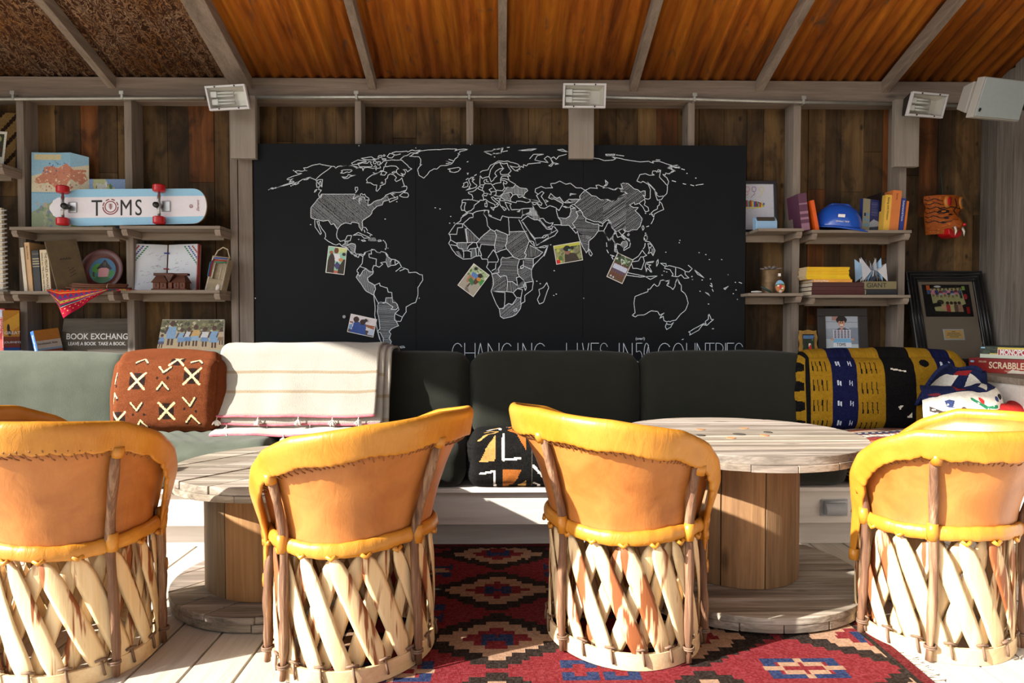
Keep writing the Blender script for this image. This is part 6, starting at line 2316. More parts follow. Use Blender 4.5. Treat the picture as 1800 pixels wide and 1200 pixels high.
cv = Canvas(52, 36, (222, 218, 222)); cv.rect(0, 14, 52, 17, (150, 90, 60)); cv.poly([(30, 14), (52, 18), (52, 22), (30, 18)], (160, 96, 60)); cv.rect(0, 26, 52, 36, (90, 70, 60))
cv.poly([(6, 14), (20, 12), (24, 36), (4, 36)], (44, 76, 150)); cv.poly([(20, 14), (34, 14), (36, 36), (20, 36)], (50, 82, 156)); cv.ell(12, 8, 6, 6, (60, 40, 34)); cv.ell(26, 11, 6, 6, (54, 36, 32)); cv.line([(8, 14), (6, 30)], 1.4, (220, 226, 240))
cv.poly([(42, 24), (52, 20), (52, 34), (40, 34)], (190, 206, 230)); cv.rect(0, 20, 5, 30, (120, 160, 200)); cv.noise(8, 2)
photo('photo print of two children in blue tracksuits, lowest on the blackboard', [(617, 551), (663, 561), (610, 583)], cv)
cv = Canvas(40, 56, (170, 166, 152)); cv.rect(0, 0, 40, 22, (170, 190, 150)); cv.blobs(30, [(110, 160, 90), (70, 130, 60), (210, 216, 200)], 1, 4, 4, (0, 0, 40, 24)); cv.poly([(24, 20), (40, 14), (40, 30)], (60, 150, 70))
cv.poly([(8, 14), (24, 12), (26, 22), (10, 24)], (88, 134, 196)); cv.ell(26, 12, 5, 5, (44, 34, 32)); cv.poly([(6, 22), (20, 24), (12, 40), (8, 38)], (176, 120, 80)); cv.poly([(12, 26), (26, 30), (24, 40), (10, 34)], (60, 120, 80))
cv.ell(26, 26, 5, 8, (90, 60, 44)); cv.ell(28, 20, 5, 4, (196, 140, 60)); cv.rect(16, 38, 19, 50, (70, 50, 40)); cv.poly([(14, 44), (30, 56), (16, 56)], (120, 118, 112)); cv.noise(8, 3)
photo('photo print of a crouching person in a blue shirt, tilted, left of Africa', [(829, 460), (857, 481), (804, 501)], cv)
cv = Canvas(56, 38, (150, 156, 110)); cv.blobs(60, [(186, 196, 90), (96, 120, 60), (130, 130, 100), (84, 100, 56)], 1, 5, 5); cv.rect(0, 0, 56, 6, (196, 200, 80)); cv.poly([(18, 38), (20, 22), (30, 18), (44, 22), (50, 38)], (62, 54, 46))
cv.ell(27, 14, 7, 8, (150, 110, 90)); cv.ell(27, 9, 8, 6, (34, 30, 30)); cv.ell(31, 13, 2.5, 2, (120, 190, 170)); cv.poly([(0, 30), (8, 30), (8, 38), (0, 38)], (206, 40, 44)); cv.noise(8, 4)
photo('photo print of a person in a dark cap, right of Africa', [(968, 433), (1015, 425), (978, 465)], cv)
cv = Canvas(40, 56, (110, 96, 70)); cv.rect(0, 0, 40, 18, (70, 90, 60)); cv.blobs(26, [(140, 170, 130), (210, 220, 220), (50, 66, 44)], 1, 3, 6, (0, 0, 40, 18)); cv.rect(0, 42, 40, 56, (96, 84, 60))
for k in range(6):
    x = 5 + k * 6
    cv.ell(x, 19 + k % 2, 2.4, 3, (90, 56, 46)); cv.rect(x - 3, 22, x + 3, 33, (196, 206, 230)); cv.rect(x - 2.5, 33, x + 2.5, 40, (90, 70, 96)); cv.rect(x - 2, 40, x + 2, 52, (110, 62, 50))
cv.ell(7, 51, 1.8, 1.8, (200, 220, 236)); cv.ell(14, 52, 1.8, 1.8, (200, 220, 236)); cv.noise(10, 5)
photo('photo print of a row of children in white shirts, tilted over Southeast Asia', [(1084, 443), (1112, 456), (1066, 486)], cv)
for px, py, lb in ((605, 556.5, 'round dark magnet holding nothing, left of the lowest photo print'), (604.5, 447, 'round dark magnet on the photo print of the child in a white shirt'),
                   (643, 563, 'round dark magnet on the photo print with blue tracksuits'), (836.5, 472, 'round dark magnet on the photo print of the crouching person'),
                   (1005.5, 435, 'round dark magnet on the photo print of the person in a dark cap'), (1088, 448.5, 'round dark magnet on the tilted print of a row of children')):
    p = at(px, py, YB - .006)
    bm = new_bm(); lathe(bm, [(.0075, -.007), (.0088, -.006), (.0088, 0), (.0075, .0015)], 18, axis='y')
    tag(obj('magnet', bm, M['grey_plastic'] if px == 605 else M['black'], None, (p.x, YB - (.002 if px == 605 else .0035), p.z), smooth=False), lb, 'magnet', 'magnets on the blackboard')

# ------------------------------------------------------------------ right shelves
# framed shoe drawing (partly behind the blackboard's edge)
YF_ = 3.83
a0, a1 = at(1262, 315, YF_), at(1369, 315, YF_)
Wd, Hd = a1.x - a0.x, a0.z - ZD1
fd = thing('framed_drawing', 'black framed drawing of a striped shoe and balloons beside the blackboard', 'picture', (a0.x, YF_, ZD1), (R(-5), 0, 0))
bw = .018
bm = new_bm()
for b_ in ((0, Wd, 0, bw), (0, Wd, Hd - bw, Hd), (0, bw, bw, Hd - bw), (Wd - bw, Wd, bw, Hd - bw)): box(bm, b_[0], b_[1], 0, .018, b_[2], b_[3])
obj('frame', bm, M['blackwood'], fd, bevel=.002)
cv = Canvas(100, 90, (198, 202, 214))
rs = random.Random(4)
for k in range(90): 
    x, y = rs.uniform(0, 96), rs.uniform(20, 88); cv.line([(x, y), (x + rs.uniform(3, 9), y + .5)], .5, (182, 186, 200))
for k in range(18):
    c = [(176, 60, 50), (206, 180, 60), (60, 90, 150), (150, 50, 60), (60, 120, 90)][k % 5]
    cv.poly([(22 + k * 3.4, 33 + max(0, k - 11) * .7), (25 + k * 3.4, 33 + max(0, k - 11) * .7), (26 + k * 3.3, 45), (23 + k * 3.3, 45)], c)
cv.line([(20, 46), (60, 47), (76, 46), (82, 42)], 2, (206, 196, 60)); cv.line([(20, 33), (56, 32), (74, 37), (82, 43)], .8, (60, 50, 70))
for x, c in ((34, (130, 150, 196)), (52, (200, 110, 120)), (64, (130, 80, 150)), (78, (206, 200, 110))):
    cv.line(arc(x, 10, 4, 5, 0, 360), 1, c); cv.line([(x - 1, 15), (x + 2, 19), (x - 3, 23), (x - 6, 27)], .8, c)
picture('drawing', cv, Wd - 2 * bw, Hd - 2 * bw, M['print'], fd, (bw, .008, bw))
bm = new_bm(); box(bm, bw, Wd - bw, .010, .016, bw, Hd - bw); obj('backing', bm, M['paper'], fd)

# pale blue tin holder
c0 = at(1329, 398, 3.69)
pc_ = thing('blue_box', 'pale blue moulded box with an open slot before the shoe drawing', 'box', (c0.x, 3.69, ZD1))
w, h = px2m(38, 3.69), px2m(23, 3.69)
bm = new_bm()
prism(bm, [(0, 0), (.05, 0), (.055, h * .95), (.030, h), (.012, h * .82), (0, h * .60)], 0, w, plane='yz')
obj('body', bm, plain('pale_blue_plastic', rgb(150, 190, 226), .4, var=.04), pc_, bevel=.004)
bm = new_bm(); prism(bm, [(.0, h * .64), (.001, h * .82), (.011, h * .95), (.010, h * .70)], w * .06, w * .88, plane='yz'); obj('slot', bm, M['hole'], pc_)

# R2 upper
zz = ZE1
book('book', 'frayed purple patterned book leaning at the left of the hard hat shelf', X(1410, 3.70, 390), 3.70, zz, .045, px2m(66, 3.70), .15, rgb(92, 52, 76), lean=-7,
     spine2=(rgb(150, 110, 130), [(.02, .2), (.3, .36), (.45, .52), (.7, .74)]))
book('book', 'thin bright orange book leaning against the frayed purple one', X(1434.5, 3.69, 390), 3.69, zz, .020, px2m(54, 3.70), .14, rgb(222, 92, 22), lean=-11)
hc = at(1480, 401, 3.70)
hh = thing('hard_hat', 'glossy blue hard hat resting on the right shelf between the books', 'hard hat', (hc.x, 3.76, zz + .024), (R(3), R(7), R(-25)))
bm = new_bm()
prof = [(.118, .0), (.117, .012), (.114, .035), (.105, .065), (.088, .095), (.060, .118), (.03, .128), (.001, .131)]
lathe(bm, prof, 40, sx=1.08, sy=.92); obj('shell', bm, M['hat'], hh, smooth=True)
bm = new_bm(); tube(bm, [(.11, 0, .045), (.085, 0, .092), (.04, 0, .127), (-.04, 0, .127), (-.085, 0, .092), (-.11, 0, .045)], .014, 10, flat=.6)
obj('ridge', bm, M['hat'], hh, smooth=True)
bm = new_bm()
n_ = 48
R0 = [bm.verts.new((.115 * 1.08 * cos(2 * pi * k / n_), .115 * .92 * sin(2 * pi * k / n_), .006)) for k in range(n_)]
def brim(k):
    a = 2 * pi * k / n_
    e = .014 + .040 * max(0, cos(a)) ** 1.5
    return e
R1 = [bm.verts.new(((.115 * 1.08 + brim(k)) * cos(2 * pi * k / n_), (.115 * .92 + .013) * sin(2 * pi * k / n_), -.004 - .010 * max(0, cos(2 * pi * k / n_)))) for k in range(n_)]
for k in range(n_): bm.faces.new((R0[k], R0[(k + 1) % n_], R1[(k + 1) % n_], R1[k]))
obj('brim', bm, M['hat'], hh, smooth=True, solid=.004)
text('lettering', 'GIVING TRIP', .012, M['ink_white'], hh, (-.01, -.111, .026), (R(80), 0, R(8)))
bm = new_bm(); box(bm, -.002, .032, -.108, -.1065, .052, .068); obj('sticker', bm, M['ink_white'], hh)

cv = Canvas(50, 70, (34, 46, 104)); cv.rect(0, 0, 22, 70, (150, 146, 120)); cv.rect(22, 48, 50, 70, (40, 60, 90)); cv.poly([(22, 50), (34, 42), (50, 46), (50, 56), (22, 60)], (150, 160, 180))
for k in range(9): cv.rect(26, 6 + k * 3.4, 46, 7.2 + k * 3.4, (90, 100, 150))
for x, y in ((4, 30), (12, 30), (4, 40), (13, 42), (5, 52), (13, 52)): cv.rect(x, y, x + 6, y + 7, random.Random(x * y).choice([(90, 150, 190), (206, 210, 200), (30, 50, 90)]))
cv.noise(8, 2)
g = thing('book', 'blue guidebook with its back cover turned to the room, right of the hard hat', 'book', put_on(1513, 3.70, zz), (0, R(2), R(20)), 'standing books on the shelves')
h_ = px2m(58, 3.7)
bm = new_bm(); box(bm, 0, .118, .001, .022, 0, h_); obj('cover', bm, plain('navy_cover', rgb(30, 44, 100), .4), g, bevel=.001)
picture('back_cover', cv, .118, h_, M['print'], g)
bm = new_bm(); box(bm, .119, .133, .002, .022, 0, h_); obj('spine', bm, plain('navy_spine', rgb(40, 70, 150), .4), g, bevel=.001)
text('title', 'Spain', .011, M['ink_white'], g, (.122, .001, h_ * .9), (pi / 2, pi / 2, 0))
book('book', 'black book with a red cover edge behind the yellow paperback', X(1549, 3.72, 390), 3.725, zz, .016, px2m(70, 3.72), .15, rgb(30, 20, 20), lean=1)
book('book', 'yellow paperback standing second from the tall orange book', X(1552.5, 3.69, 390), 3.69, zz, .034, px2m(64, 3.70), .15, rgb(222, 178, 70), lean=4, title='Eating with Wisdom', tcol='ink_black', tsz=.015)
book('book', 'tall burnt orange book, the tallest on the hard hat shelf', X(1563.5, 3.685, 390), 3.685, zz, .048, px2m(72, 3.70), .15, rgb(206, 120, 60), lean=5, title='Stories', tcol='ink_red', tsz=.013)
book('book', 'narrow blue guidebook right of the tall burnt orange book', X(1580, 3.69, 390), 3.69, zz, .024, px2m(58, 3.70), .14, rgb(42, 60, 140), lean=5, title='Switzerland & France', tsz=.013)
book('book', 'thin orange book at the right end of the hard hat shelf', X(1588.5, 3.69, 390), 3.69, zz, .012, px2m(53, 3.70), .14, rgb(206, 110, 40), lean=6, title=None)

# tin can with succulent
cc = at(1359, 511, 3.74)
tn = thing('succulent_pot', 'grey succulent in an aged ribbed tin can on the lower right shelf', 'plant', (cc.x + .005, 3.79, ZD2))
rr_ = px2m(15.5, 3.75); hc_ = px2m(43, 3.75)
prof = [(rr_ * .98, 0)]
for k in range(1, 22): prof.append((rr_ * (1 + .02 * sin(k * 1.9)), hc_ * k / 22))
prof += [(rr_ * 1.03, hc_), (rr_ * .95, hc_), (rr_ * .93, hc_ - .012), (.001, hc_ - .012)]
bm = new_bm(); lathe(bm, prof, 28); obj('tin', bm, M['tin'], tn, smooth=True)
rs = random.Random(3)
for ring_, (n_, ln, up) in enumerate(((8, .062, .25), (7, .045, .7), (5, .028, 1.3))):
    for k in range(n_):
        a = 2 * pi * (k + .5 * ring_) / n_ + rs.uniform(-.15, .15)
        d = Vector((cos(a), sin(a), up)).normalized()
        bm = new_bm()
        b0 = Vector((0, 0, hc_ - .006))
        tube(bm, [b0 + d * ln * .1, b0 + d * ln * .5 + Vector((0, 0, .002)), b0 + d * ln * .8, b0 + d * ln], [.005, .012, .010, .002], 8, flat=.45)
        obj('leaf', bm, M['succulent'], tn, smooth=True)
bm = new_bm(); box(bm, rr_ * .5, rr_ * .8, -rr_ * .93, -rr_ * .80, hc_ * .72, hc_ * .84); obj('price_label', bm, M['ink_white'], tn)
# painted stones
oc = at(1371, 500, 3.70)
cv = Canvas(40, 56, (120, 170, 206)); cv.rect(0, 16, 40, 24, (60, 110, 50)); cv.rect(0, 24, 40, 56, (190, 120, 60)); cv.ell(22, 30, 6, 12, (196, 50, 60)); cv.ell(12, 24, 5, 4, (226, 226, 226)); cv.ell(28, 42, 6, 4, (60, 140, 70)); cv.ell(30, 38, 5, 3, (230, 230, 230))
cv.poly([(14, 46), (24, 44), (28, 56), (10, 56)], (200, 190, 180)); cv.noise(8, 2)
os_ = thing('painted_stone', 'oval stone painted with a red cottage standing against the tin can', 'ornament', (oc.x, 3.690, ZD2 + .0), (R(-6), R(-4), R(-15)), 'painted stones on the short shelf')
rw, rh = px2m(8.7, 3.7), px2m(12.5, 3.7)
bm = new_bm(); lathe(bm, [(.001, -.002), (rw * .9, .0), (rw, .008), (rw * .9, .016), (.001, .018)], 28, axis='y', sy=rh / rw, org=(0, 0, rh)); obj('stone', bm, M['cord'], os_, smooth=True)
def disk2(u, v):
    a, b = 2 * u - 1, 2 * v - 1
    return (a * math.sqrt(1 - b * b / 2) * rw * .86, -.0030, rh + b * math.sqrt(1 - a * a / 2) * rh * .88)
grid_mesh('painting', cv, disk2, M['print'], os_)
for px0, lb, c, rt_ in ((1330, 'white oblong stone lying at the left end of the short shelf', (205, 205, 200), 0), (1346, 'dark green painted stone leaning between the white stone and tin can', (40, 70, 70), 28)):
    p = at(px0, 508, 3.70)
    bm = new_bm()
    L_ = .030 if not rt_ else .034
    tube(bm, [(-L_, 0, .008), (-L_ * .8, 0, .008), (0, 0, .008), (L_ * .8, 0, .008), (L_, 0, .008)], [.002, .006, .0085, .006, .002], 12, flat=.8)
    tag(obj('painted_stone', bm, plain('stone%d' % px0, rgb(*c), .5), None, (p.x, 3.70, ZD2 + (.014 if rt_ else .001)), (0, R(rt_), 0), smooth=True), lb, 'ornament', 'painted stones on the short shelf')

# R2 lower: stacks of books
zz = ZE2
def flatbook(label, px0, px1, Y, z, t, col, title=None, tcol='ink_black', tsz=.02, d=.17, yaw=0, group='lying books and magazines', name='book', tx=.06, side=None):
    x0, x1 = X(px0, Y, 500), X(px1, Y, 500)
    w = x1 - x0
    th = thing(name, label, 'magazine' if name == 'magazine' else 'book', (x0, Y, z), (0, 0, R(yaw)), group)
    c = .002 if t > .012 else .0008
    bm = new_bm(); box(bm, 0, w, 0, c, 0, t); box(bm, 0, w, c, d, 0, c); box(bm, 0, w, c, d, t - c, t)
    obj('cover', bm, plain('cover' + str(len(bpy.data.materials)), col, .5, var=.1, scale=16), th, bevel=.0005)
    bm = new_bm(); box(bm, .0015, w - .0015, c, d - .002, c, t - c); obj('pages', bm, M['paper'], th)
    if title: text('title', title, tsz, M[tcol], th, (tx * w, -.0006, t * .5 - tsz * .34))
    return t
z = zz + .0005
for k, (px0, px1) in enumerate(((1427, 1520), (1427, 1519), (1428, 1519))):
    z += flatbook(['lowest maroon bound volume of the stack of three', 'middle maroon bound volume of the stack of three', 'top maroon bound volume of the stack of three'][k], px0, px1, 3.685, z, .0225, rgb(72 - k * 4, 22, 24), d=.19) + .0006
zt1 = z
z += flatbook('orange spined paperback lying on the maroon volumes', 1429, 1498, 3.69, z, .016, rgb(222, 156, 60), 'Building Hope', 'ink_white', .014, tx=.03) + .0005
rs = random.Random(6)
for k in range(9):
    z += flatbook('yellow spined magazine, %s of the pile' % ['lowest', 'second from the bottom', 'third from the bottom', 'fourth from the bottom', 'exact middle', 'fourth from the top', 'third from the top', 'second from the top', 'topmost'][k],
                  1417 + rs.uniform(-1, 1.5), 1493 + rs.uniform(-1, 1.5), 3.70 + rs.uniform(-.004, .004), z, .0072, rgb(232, 190 + rs.randint(-8, 8), 20), name='magazine', group='yellow magazines in a pile', yaw=rs.uniform(-1.5, 1.5)) + .0003
z = zz + .0005
z += flatbook('dark picture spined book lying under the olive one at the right', 1522.5, 1577, 3.68, z, .031, rgb(26, 30, 36), d=.16) + .0006
z += flatbook('olive green book lying on top at the right, with bold black title', 1521, 1576, 3.68, z, .042, rgb(120, 112, 80), 'GIANT', 'ink_black', .036, d=.16, tx=.04) + .0006
# paper sculpture
pa0 = at(1535, 490, 3.72)
ps = thing('paper_sculpture', 'folded book paper sculpture with blue map pages on the olive book', 'ornament', (pa0.x, 3.75, z), (0, 0, 0))
w, h = px2m(24.5, 3.72), px2m(44, 3.72)
blu, gry, wht = rgb(140, 176, 206), rgb(176, 178, 186), rgb(214, 216, 222)
for k in range(12):
    s = -1 if k % 2 else 1
    a = (k - 5.5) / 5.5
    bm = new_bm()
    x = a * w
    pk = h * (.70 + .30 * abs(sin(a * 2.6 + .4)))
    pts = [(x * .25, -.028 + .010 * s, h * .42), (x, -.012 + .026 * s, 0.0), (x * 1.02, .004 + .02 * s, pk), (x * .35, -.012 * s, h * .55)]
    f = bm.faces.new([bm.verts.new(q) for q in pts]); paint(bm, [f], [blu, gry, wht][k % 3])
    obj('page', bm, M['print'], ps, solid=.0008)
bm = new_bm(); f = bm.faces.new([bm.verts.new(q) for q in ((-.032, -.036, 0), (0, -.046, .006), (.012, -.044, .034), (-.012, -.04, .026))]); paint(bm, [f], rgb(24, 36, 58)); obj('page', bm, M['print'], ps, solid=.0008)

# bottom row, right: parrot frame and portrait
e0, e1 = at(1409, 580, 3.74), at(1438, 580, 3.74)
w, h = e1.x - e0.x, e0.z - zl
ef = thing('small_frame', 'small mustard scalloped frame with a red parrot picture', 'picture frame', (e0.x, 3.74, zl), (R(-6), 0, 0), 'picture frames behind the right cushions')
bm = new_bm()
sc_ = lambda k: .0035 * sin(k * 1.35)
L_ = [(-.004 + sc_(k), h * k / 16) for k in range(17)] ; Rr = [(w + .004 - sc_(k), h * k / 16) for k in range(17)]
tp = [(w * .8, h * .985), (w * .5, h * 1.02), (w * .2, h * .985)]
prism(bm, L_[::-1] + Rr + tp, 0, .012, plane='xz')
obj('frame', bm, plain('mustard_lacquer', rgb(150, 112, 40), .5, var=.3, scale=20), ef, bevel=.001)
cv = Canvas(30, 50, (30, 44, 26)); cv.blobs(60, [(60, 90, 40), (20, 30, 18), (90, 110, 60)], 1, 3, 3); cv.rect(0, 0, 30, 8, (24, 28, 30)); cv.rect(2, 2, 28, 7, (90, 120, 160)); cv.ell(18, 17, 3.5, 3.5, (226, 216, 206)); cv.ell(18, 25, 4, 9, (190, 34, 30), 15); cv.ell(14, 36, 3, 5, (60, 80, 130)); cv.noise(8, 1)
picture('picture', cv, w * .72, h * .84, M['print'], ef, (w * .14, -.0012, h * .06))
text('lettering', 'HONDURAS', .015, M['ink_blue'], ef, (w * .18, -.0030, h * .82), sx=.75)

e0, e1 = at(1438, 541, 3.82), at(1524, 541, 3.82)
w, h = e1.x - e0.x, e0.z - zl
pf = thing('portrait_frame', 'black framed portrait of a smiling person holding a flag', 'picture frame', (e0.x, 3.80, zl), (R(-6), 0, R(-3)), 'picture frames behind the right cushions')
m0, m1, mb, mt_ = .045, .052, .05, .045
bm = new_bm()
for b_ in ((0, w, 0, mb), (0, w, h - mt_, h), (0, m0, mb, h - mt_), (w - m1, w, mb, h - mt_)): box(bm, b_[0], b_[1], 0, .016, b_[2], b_[3])
obj('frame', bm, plain('dark_stained_frame', (.022, .018, .016), .5), pf, bevel=.002)
cv = Canvas(60, 84, (150, 160, 172)); cv.rect(0, 0, 60, 24, (170, 178, 190)); cv.rect(12, 0, 26, 8, (170, 130, 120)); cv.line([(0, 10), (60, 12)], 1, (120, 128, 140)); cv.rect(0, 44, 60, 84, (188, 200, 206))
cv.rect(44, 22, 60, 54, (130, 140, 156)); cv.ell(30, 7, 10, 8, (30, 22, 22)); cv.ell(30, 13, 6, 8, (196, 140, 112)); cv.ell(30, 5, 8, 5, (30, 22, 22)); cv.line([(27, 17), (33, 17)], 1.4, (240, 236, 230))
cv.ell(28, 12, .8, .8, (40, 30, 30)); cv.ell(32, 12, .8, .8, (40, 30, 30)); cv.poly([(16, 28), (26, 22), (36, 22), (46, 28), (48, 44), (14, 44)], (90, 86, 106))
for k in range(6): cv.rect(14 + k * 6, 26, 16 + k * 6, 44, (206, 206, 216)); cv.rect(14, 27 + k * 3, 47, 27.8 + k * 3, (200, 200, 212))
cv.poly([(27, 22), (33, 22), (30, 30)], (196, 140, 112)); cv.poly([(20, 66), (40, 66), (44, 84), (16, 84)], (110, 96, 88)); cv.rect(14, 43, 47, 68, (126, 186, 226)); cv.rect(14, 51, 47, 60, (226, 230, 238)); cv.ell(13, 45, 3, 2.5, (206, 156, 130)); cv.ell(49, 45, 3, 2.5, (206, 156, 130)); cv.noise(6, 2)
picture('portrait', cv, w - m0 - m1, h - mb - mt_, M['print'], pf, (m0, .006, mb))
text('lettering', 'TOMS', .024, M['ink_black'], pf, (m0 + (w - m0 - m1) * .33, .0050, mb + (h - mb - mt_) * .315), sx=.8)
bm = new_bm(); box(bm, m0, w - m1, .008, .014, mb, h - mt_); obj('backing', bm, M['paper'], pf)

# large framed textile with plaque
cr = [at(1590, 476, 3.86), at(1724, 475, 3.86)]
w = cr[1].x - cr[0].x; zbm = ZL
h = (cr[0].z - zbm) / cos(R(15))
bf2 = thing('large_frame', 'large black moulded frame with a stitched scene and brass plaque by the corner', 'picture frame', (cr[0].x, 3.70, zbm + .001), (R(-15), 0, 0), 'picture frames behind the right cushions')
bw = .062
bm = new_bm()
for (x0, x1, z0, z1) in ((0, w, 0, bw), (0, w, h - bw, h), (0, bw, bw, h - bw), (w - bw, w, bw, h - bw)): box(bm, x0, x1, 0, .030, z0, z1)
obj('frame', bm, M['blackwood'], bf2, bevel=.005)
bm = new_bm()
for k, dd_ in enumerate((.014, .032, .050)):
    tube(bm, [(dd_, -.001, dd_), (w - dd_, -.001, dd_), (w - dd_, -.001, h - dd_), (dd_, -.001, h - dd_)], [.006, .008, .005][k], 8, closed=True)
obj('moulding', bm, M['blackwood'], bf2, smooth=True)
bm = new_bm(); box(bm, bw, w - bw, .012, .026, bw, h - bw); obj('mat_board', bm, plain('taupe_mat', rgb(104, 92, 78), .8, var=.04), bf2)
cv = Canvas(110, 80, (26, 24, 24), 2)
cv.poly([(18, 10), (90, 8), (96, 48), (86, 52), (84, 68), (24, 66), (20, 44)], (150, 148, 104))
for k in range(8): crowd(cv, [(24 + k * 9, 10 + (k * 7) % 3, 2.3, [(196, 120, 150), (50, 60, 110), (110, 50, 60), (70, 90, 110)][k % 4], [(196, 110, 140), (60, 50, 90), (150, 150, 170)][k % 3])])
cv.rect(10, 2, 18, 14, (176, 84, 40)); cv.rect(10, 14, 18, 24, (60, 80, 120)); cv.ell(38, 44, 8, 6, (60, 50, 46)); cv.poly([(8, 50), (36, 44), (40, 54), (12, 58)], (30, 28, 28)); cv.ell(46, 58, 8, 5, (180, 140, 112))
for k, c in enumerate(((150, 50, 50), (170, 160, 110), (90, 70, 60), (140, 110, 90))): cv.ell(54 + k * 9, 46, 4, 4, (60, 40, 34)); cv.poly([(50 + k * 9, 50), (60 + k * 9, 50), (62 + k * 9, 68), (50 + k * 9, 68)], c)
cv.rect(96, 56, 103, 72, (130, 24, 28)); cv.ell(36, 5, 8, 2.5, (190, 190, 190)); cv.rect(92, 4, 99, 14, (120, 150, 70)); cv.ell(88, 30, 3, 5, (60, 50, 50)); cv.ell(98, 30, 4, 7, (150, 40, 50)); cv.noise(10, 4)
picture('stitched_scene', cv, (w - 2 * bw) * .86, h * .33, M['cloth'], bf2, (bw + (w - 2 * bw) * .07, .0105, h * .53))
bm = new_bm(); box(bm, w * .38, w * .38 + .115, .009, .012, h * .295, h * .295 + .062, WHITE); obj('plaque_border', bm, M['grey_plastic'], bf2)
bm = new_bm(); box(bm, w * .38 + .006, w * .38 + .109, .008, .010, h * .295 + .006, h * .295 + .056); pq = obj('plaque', bm, plain('brass_plaque', rgb(196, 160, 96), .35, .3, .1, 10, 0), bf2)
bm = new_bm()
for k, (a, b) in enumerate(((.4, .6), (.15, .85), (.1, .9), (.25, .75))): box(bm, w * .38 + .006 + a * .1, w * .38 + .006 + b * .1, .0074, .008, h * .295 + .046 - k * .010, h * .295 + .049 - k * .010)
obj('engraving', bm, M['hole'], bf2)
bm = new_bm(); box(bm, bw - .004, w - bw + .004, .0035, .0050, bw - .004, h - bw + .004); obj('pane', bm, M['glass'], bf2)

# ------------------------------------------------------------------ tiger mask on a string
mc = at(1655, 385, 3.86)
tm = thing('tiger_mask', 'carved orange and black tiger mask with red mouth hanging on the plank wall', 'mask', (mc.x, 3.90, mc.z), (0, 0, R(22)))
cv = Canvas(90, 110, (150, 74, 14), 2)
rs = random.Random(7)
for k in range(260):
    x, y = rs.uniform(0, 90), rs.uniform(0, 110); cv.line([(x, y), (x + rs.uniform(-5, 5), y + rs.uniform(-3, 3))], 1, rs.choice([(196, 120, 26), (110, 40, 10), (170, 84, 14), (70, 24, 10)]))
for y in (10, 22, 34, 46, 58, 72):
    for s in (0, 1):
        pts = [((2 + k * 4) if s == 0 else (88 - k * 4), y + 3 * sin(k * 1.4) + k * .8) for k in range(9)]
        cv.line(pts, 2.2, (24, 16, 14))
cv.line([(44, 10), (48, 30), (42, 44), (47, 62)], 2.4, (24, 16, 14)); cv.line([(20, 38), (36, 34), (52, 36), (70, 32)], 2.6, (24, 16, 14))
for s in (27, 63): cv.ell(s, 46, 8, 4.5, (20, 14, 12)); cv.ell(s, 46, 3, 2.2, (190, 110, 30))
for x, y in ((30, 66), (60, 66), (66, 78), (58, 88), (26, 78), (36, 56), (56, 56), (70, 60)): cv.ell(x, y, 3, 3, (20, 14, 12))
Wt, Ht = px2m(74, 3.9), px2m(66, 3.9)
def maskfn(u, v):
    a = (u - .5) * pi * .96
    taper = .80 + .30 * v - .12 * (v ** 6)
    r = .5 * Wt * taper
    nose = .055 * math.exp(-((u - .5) / .16) ** 2) * math.exp(-((v - .22) / .22) ** 2)
    brow = .014 * math.exp(-((v - .70) / .1) ** 2) * abs(sin(a))
    return (r * sin(a) * 1.02, -(r * cos(a)) * .85 - nose - brow, (v - .42) * Ht)
grid_mesh('face', cv, maskfn, M['dull'], tm, True, solid=.006)
for s in (-1, 1):
    bm = new_bm()
    lathe(bm, [(.001, -.012), (.018, -.012), (.026, -.004), (.026, .006), (.012, .012), (.001, .012)], 18, axis='y', sy=1.35, org=(s * .056, -.098, Ht * .40))
    ear = obj('ear', bm, plain('orange_ear%d' % (s + 1), (.45, .16, .02), .5), tm, smooth=True)
    bm = new_bm(); lathe(bm, [(.001, -.015), (.017, -.014), (.018, -.011)], 16, axis='y', sy=1.4, org=(s * .056, -.098, Ht * .40))
    obj('inner_ear', bm, M['wheel'] if s < 0 else M['tin'], ear, smooth=True)
bm = new_bm()
prism(bm, [(-.058, -.035), (.058, -.035), (.050, -.070), (.02, -.085), (-.02, -.085), (-.050, -.070)], -.110, -.04, plane='xz')
for v in bm.verts: v.co.z -= .028
obj('mouth', bm, M['wheel'], tm, bevel=.006)
bm = new_bm(); lathe(bm, [(.001, .010), (.009, .004), (.010, -.004), (.001, -.010)], 12, org=(0, -.158, -.045)); obj('nose', bm, M['wheel'], tm, smooth=True)
for s in (-1, 1):
    bm = new_bm(); tube(bm, [(s * .030, -.125, -.055), (s * .033, -.135, -.080), (s * .038, -.132, -.105)], [.007, .0055, .001], 8); obj('tusk', bm, M['tassel'], tm, smooth=True)
bm = new_bm(); e = at(1664, 291, 3.90)
ctr = Vector((mc.x, 3.90, mc.z))
def loc_(p):
    d = p - ctr; c, s = cos(R(-22)), sin(R(-22))
    return Vector((d.x * c - d.y * s, d.x * s + d.y * c, d.z))
tube(bm, [(.01, -.03, Ht * .5), loc_(at(1654, 306, 3.905)), loc_(at(1664, 291, 3.915))], .0022, 6); obj('string', bm, plain('green_string', rgb(36, 66, 50), .8), tm, smooth=True)

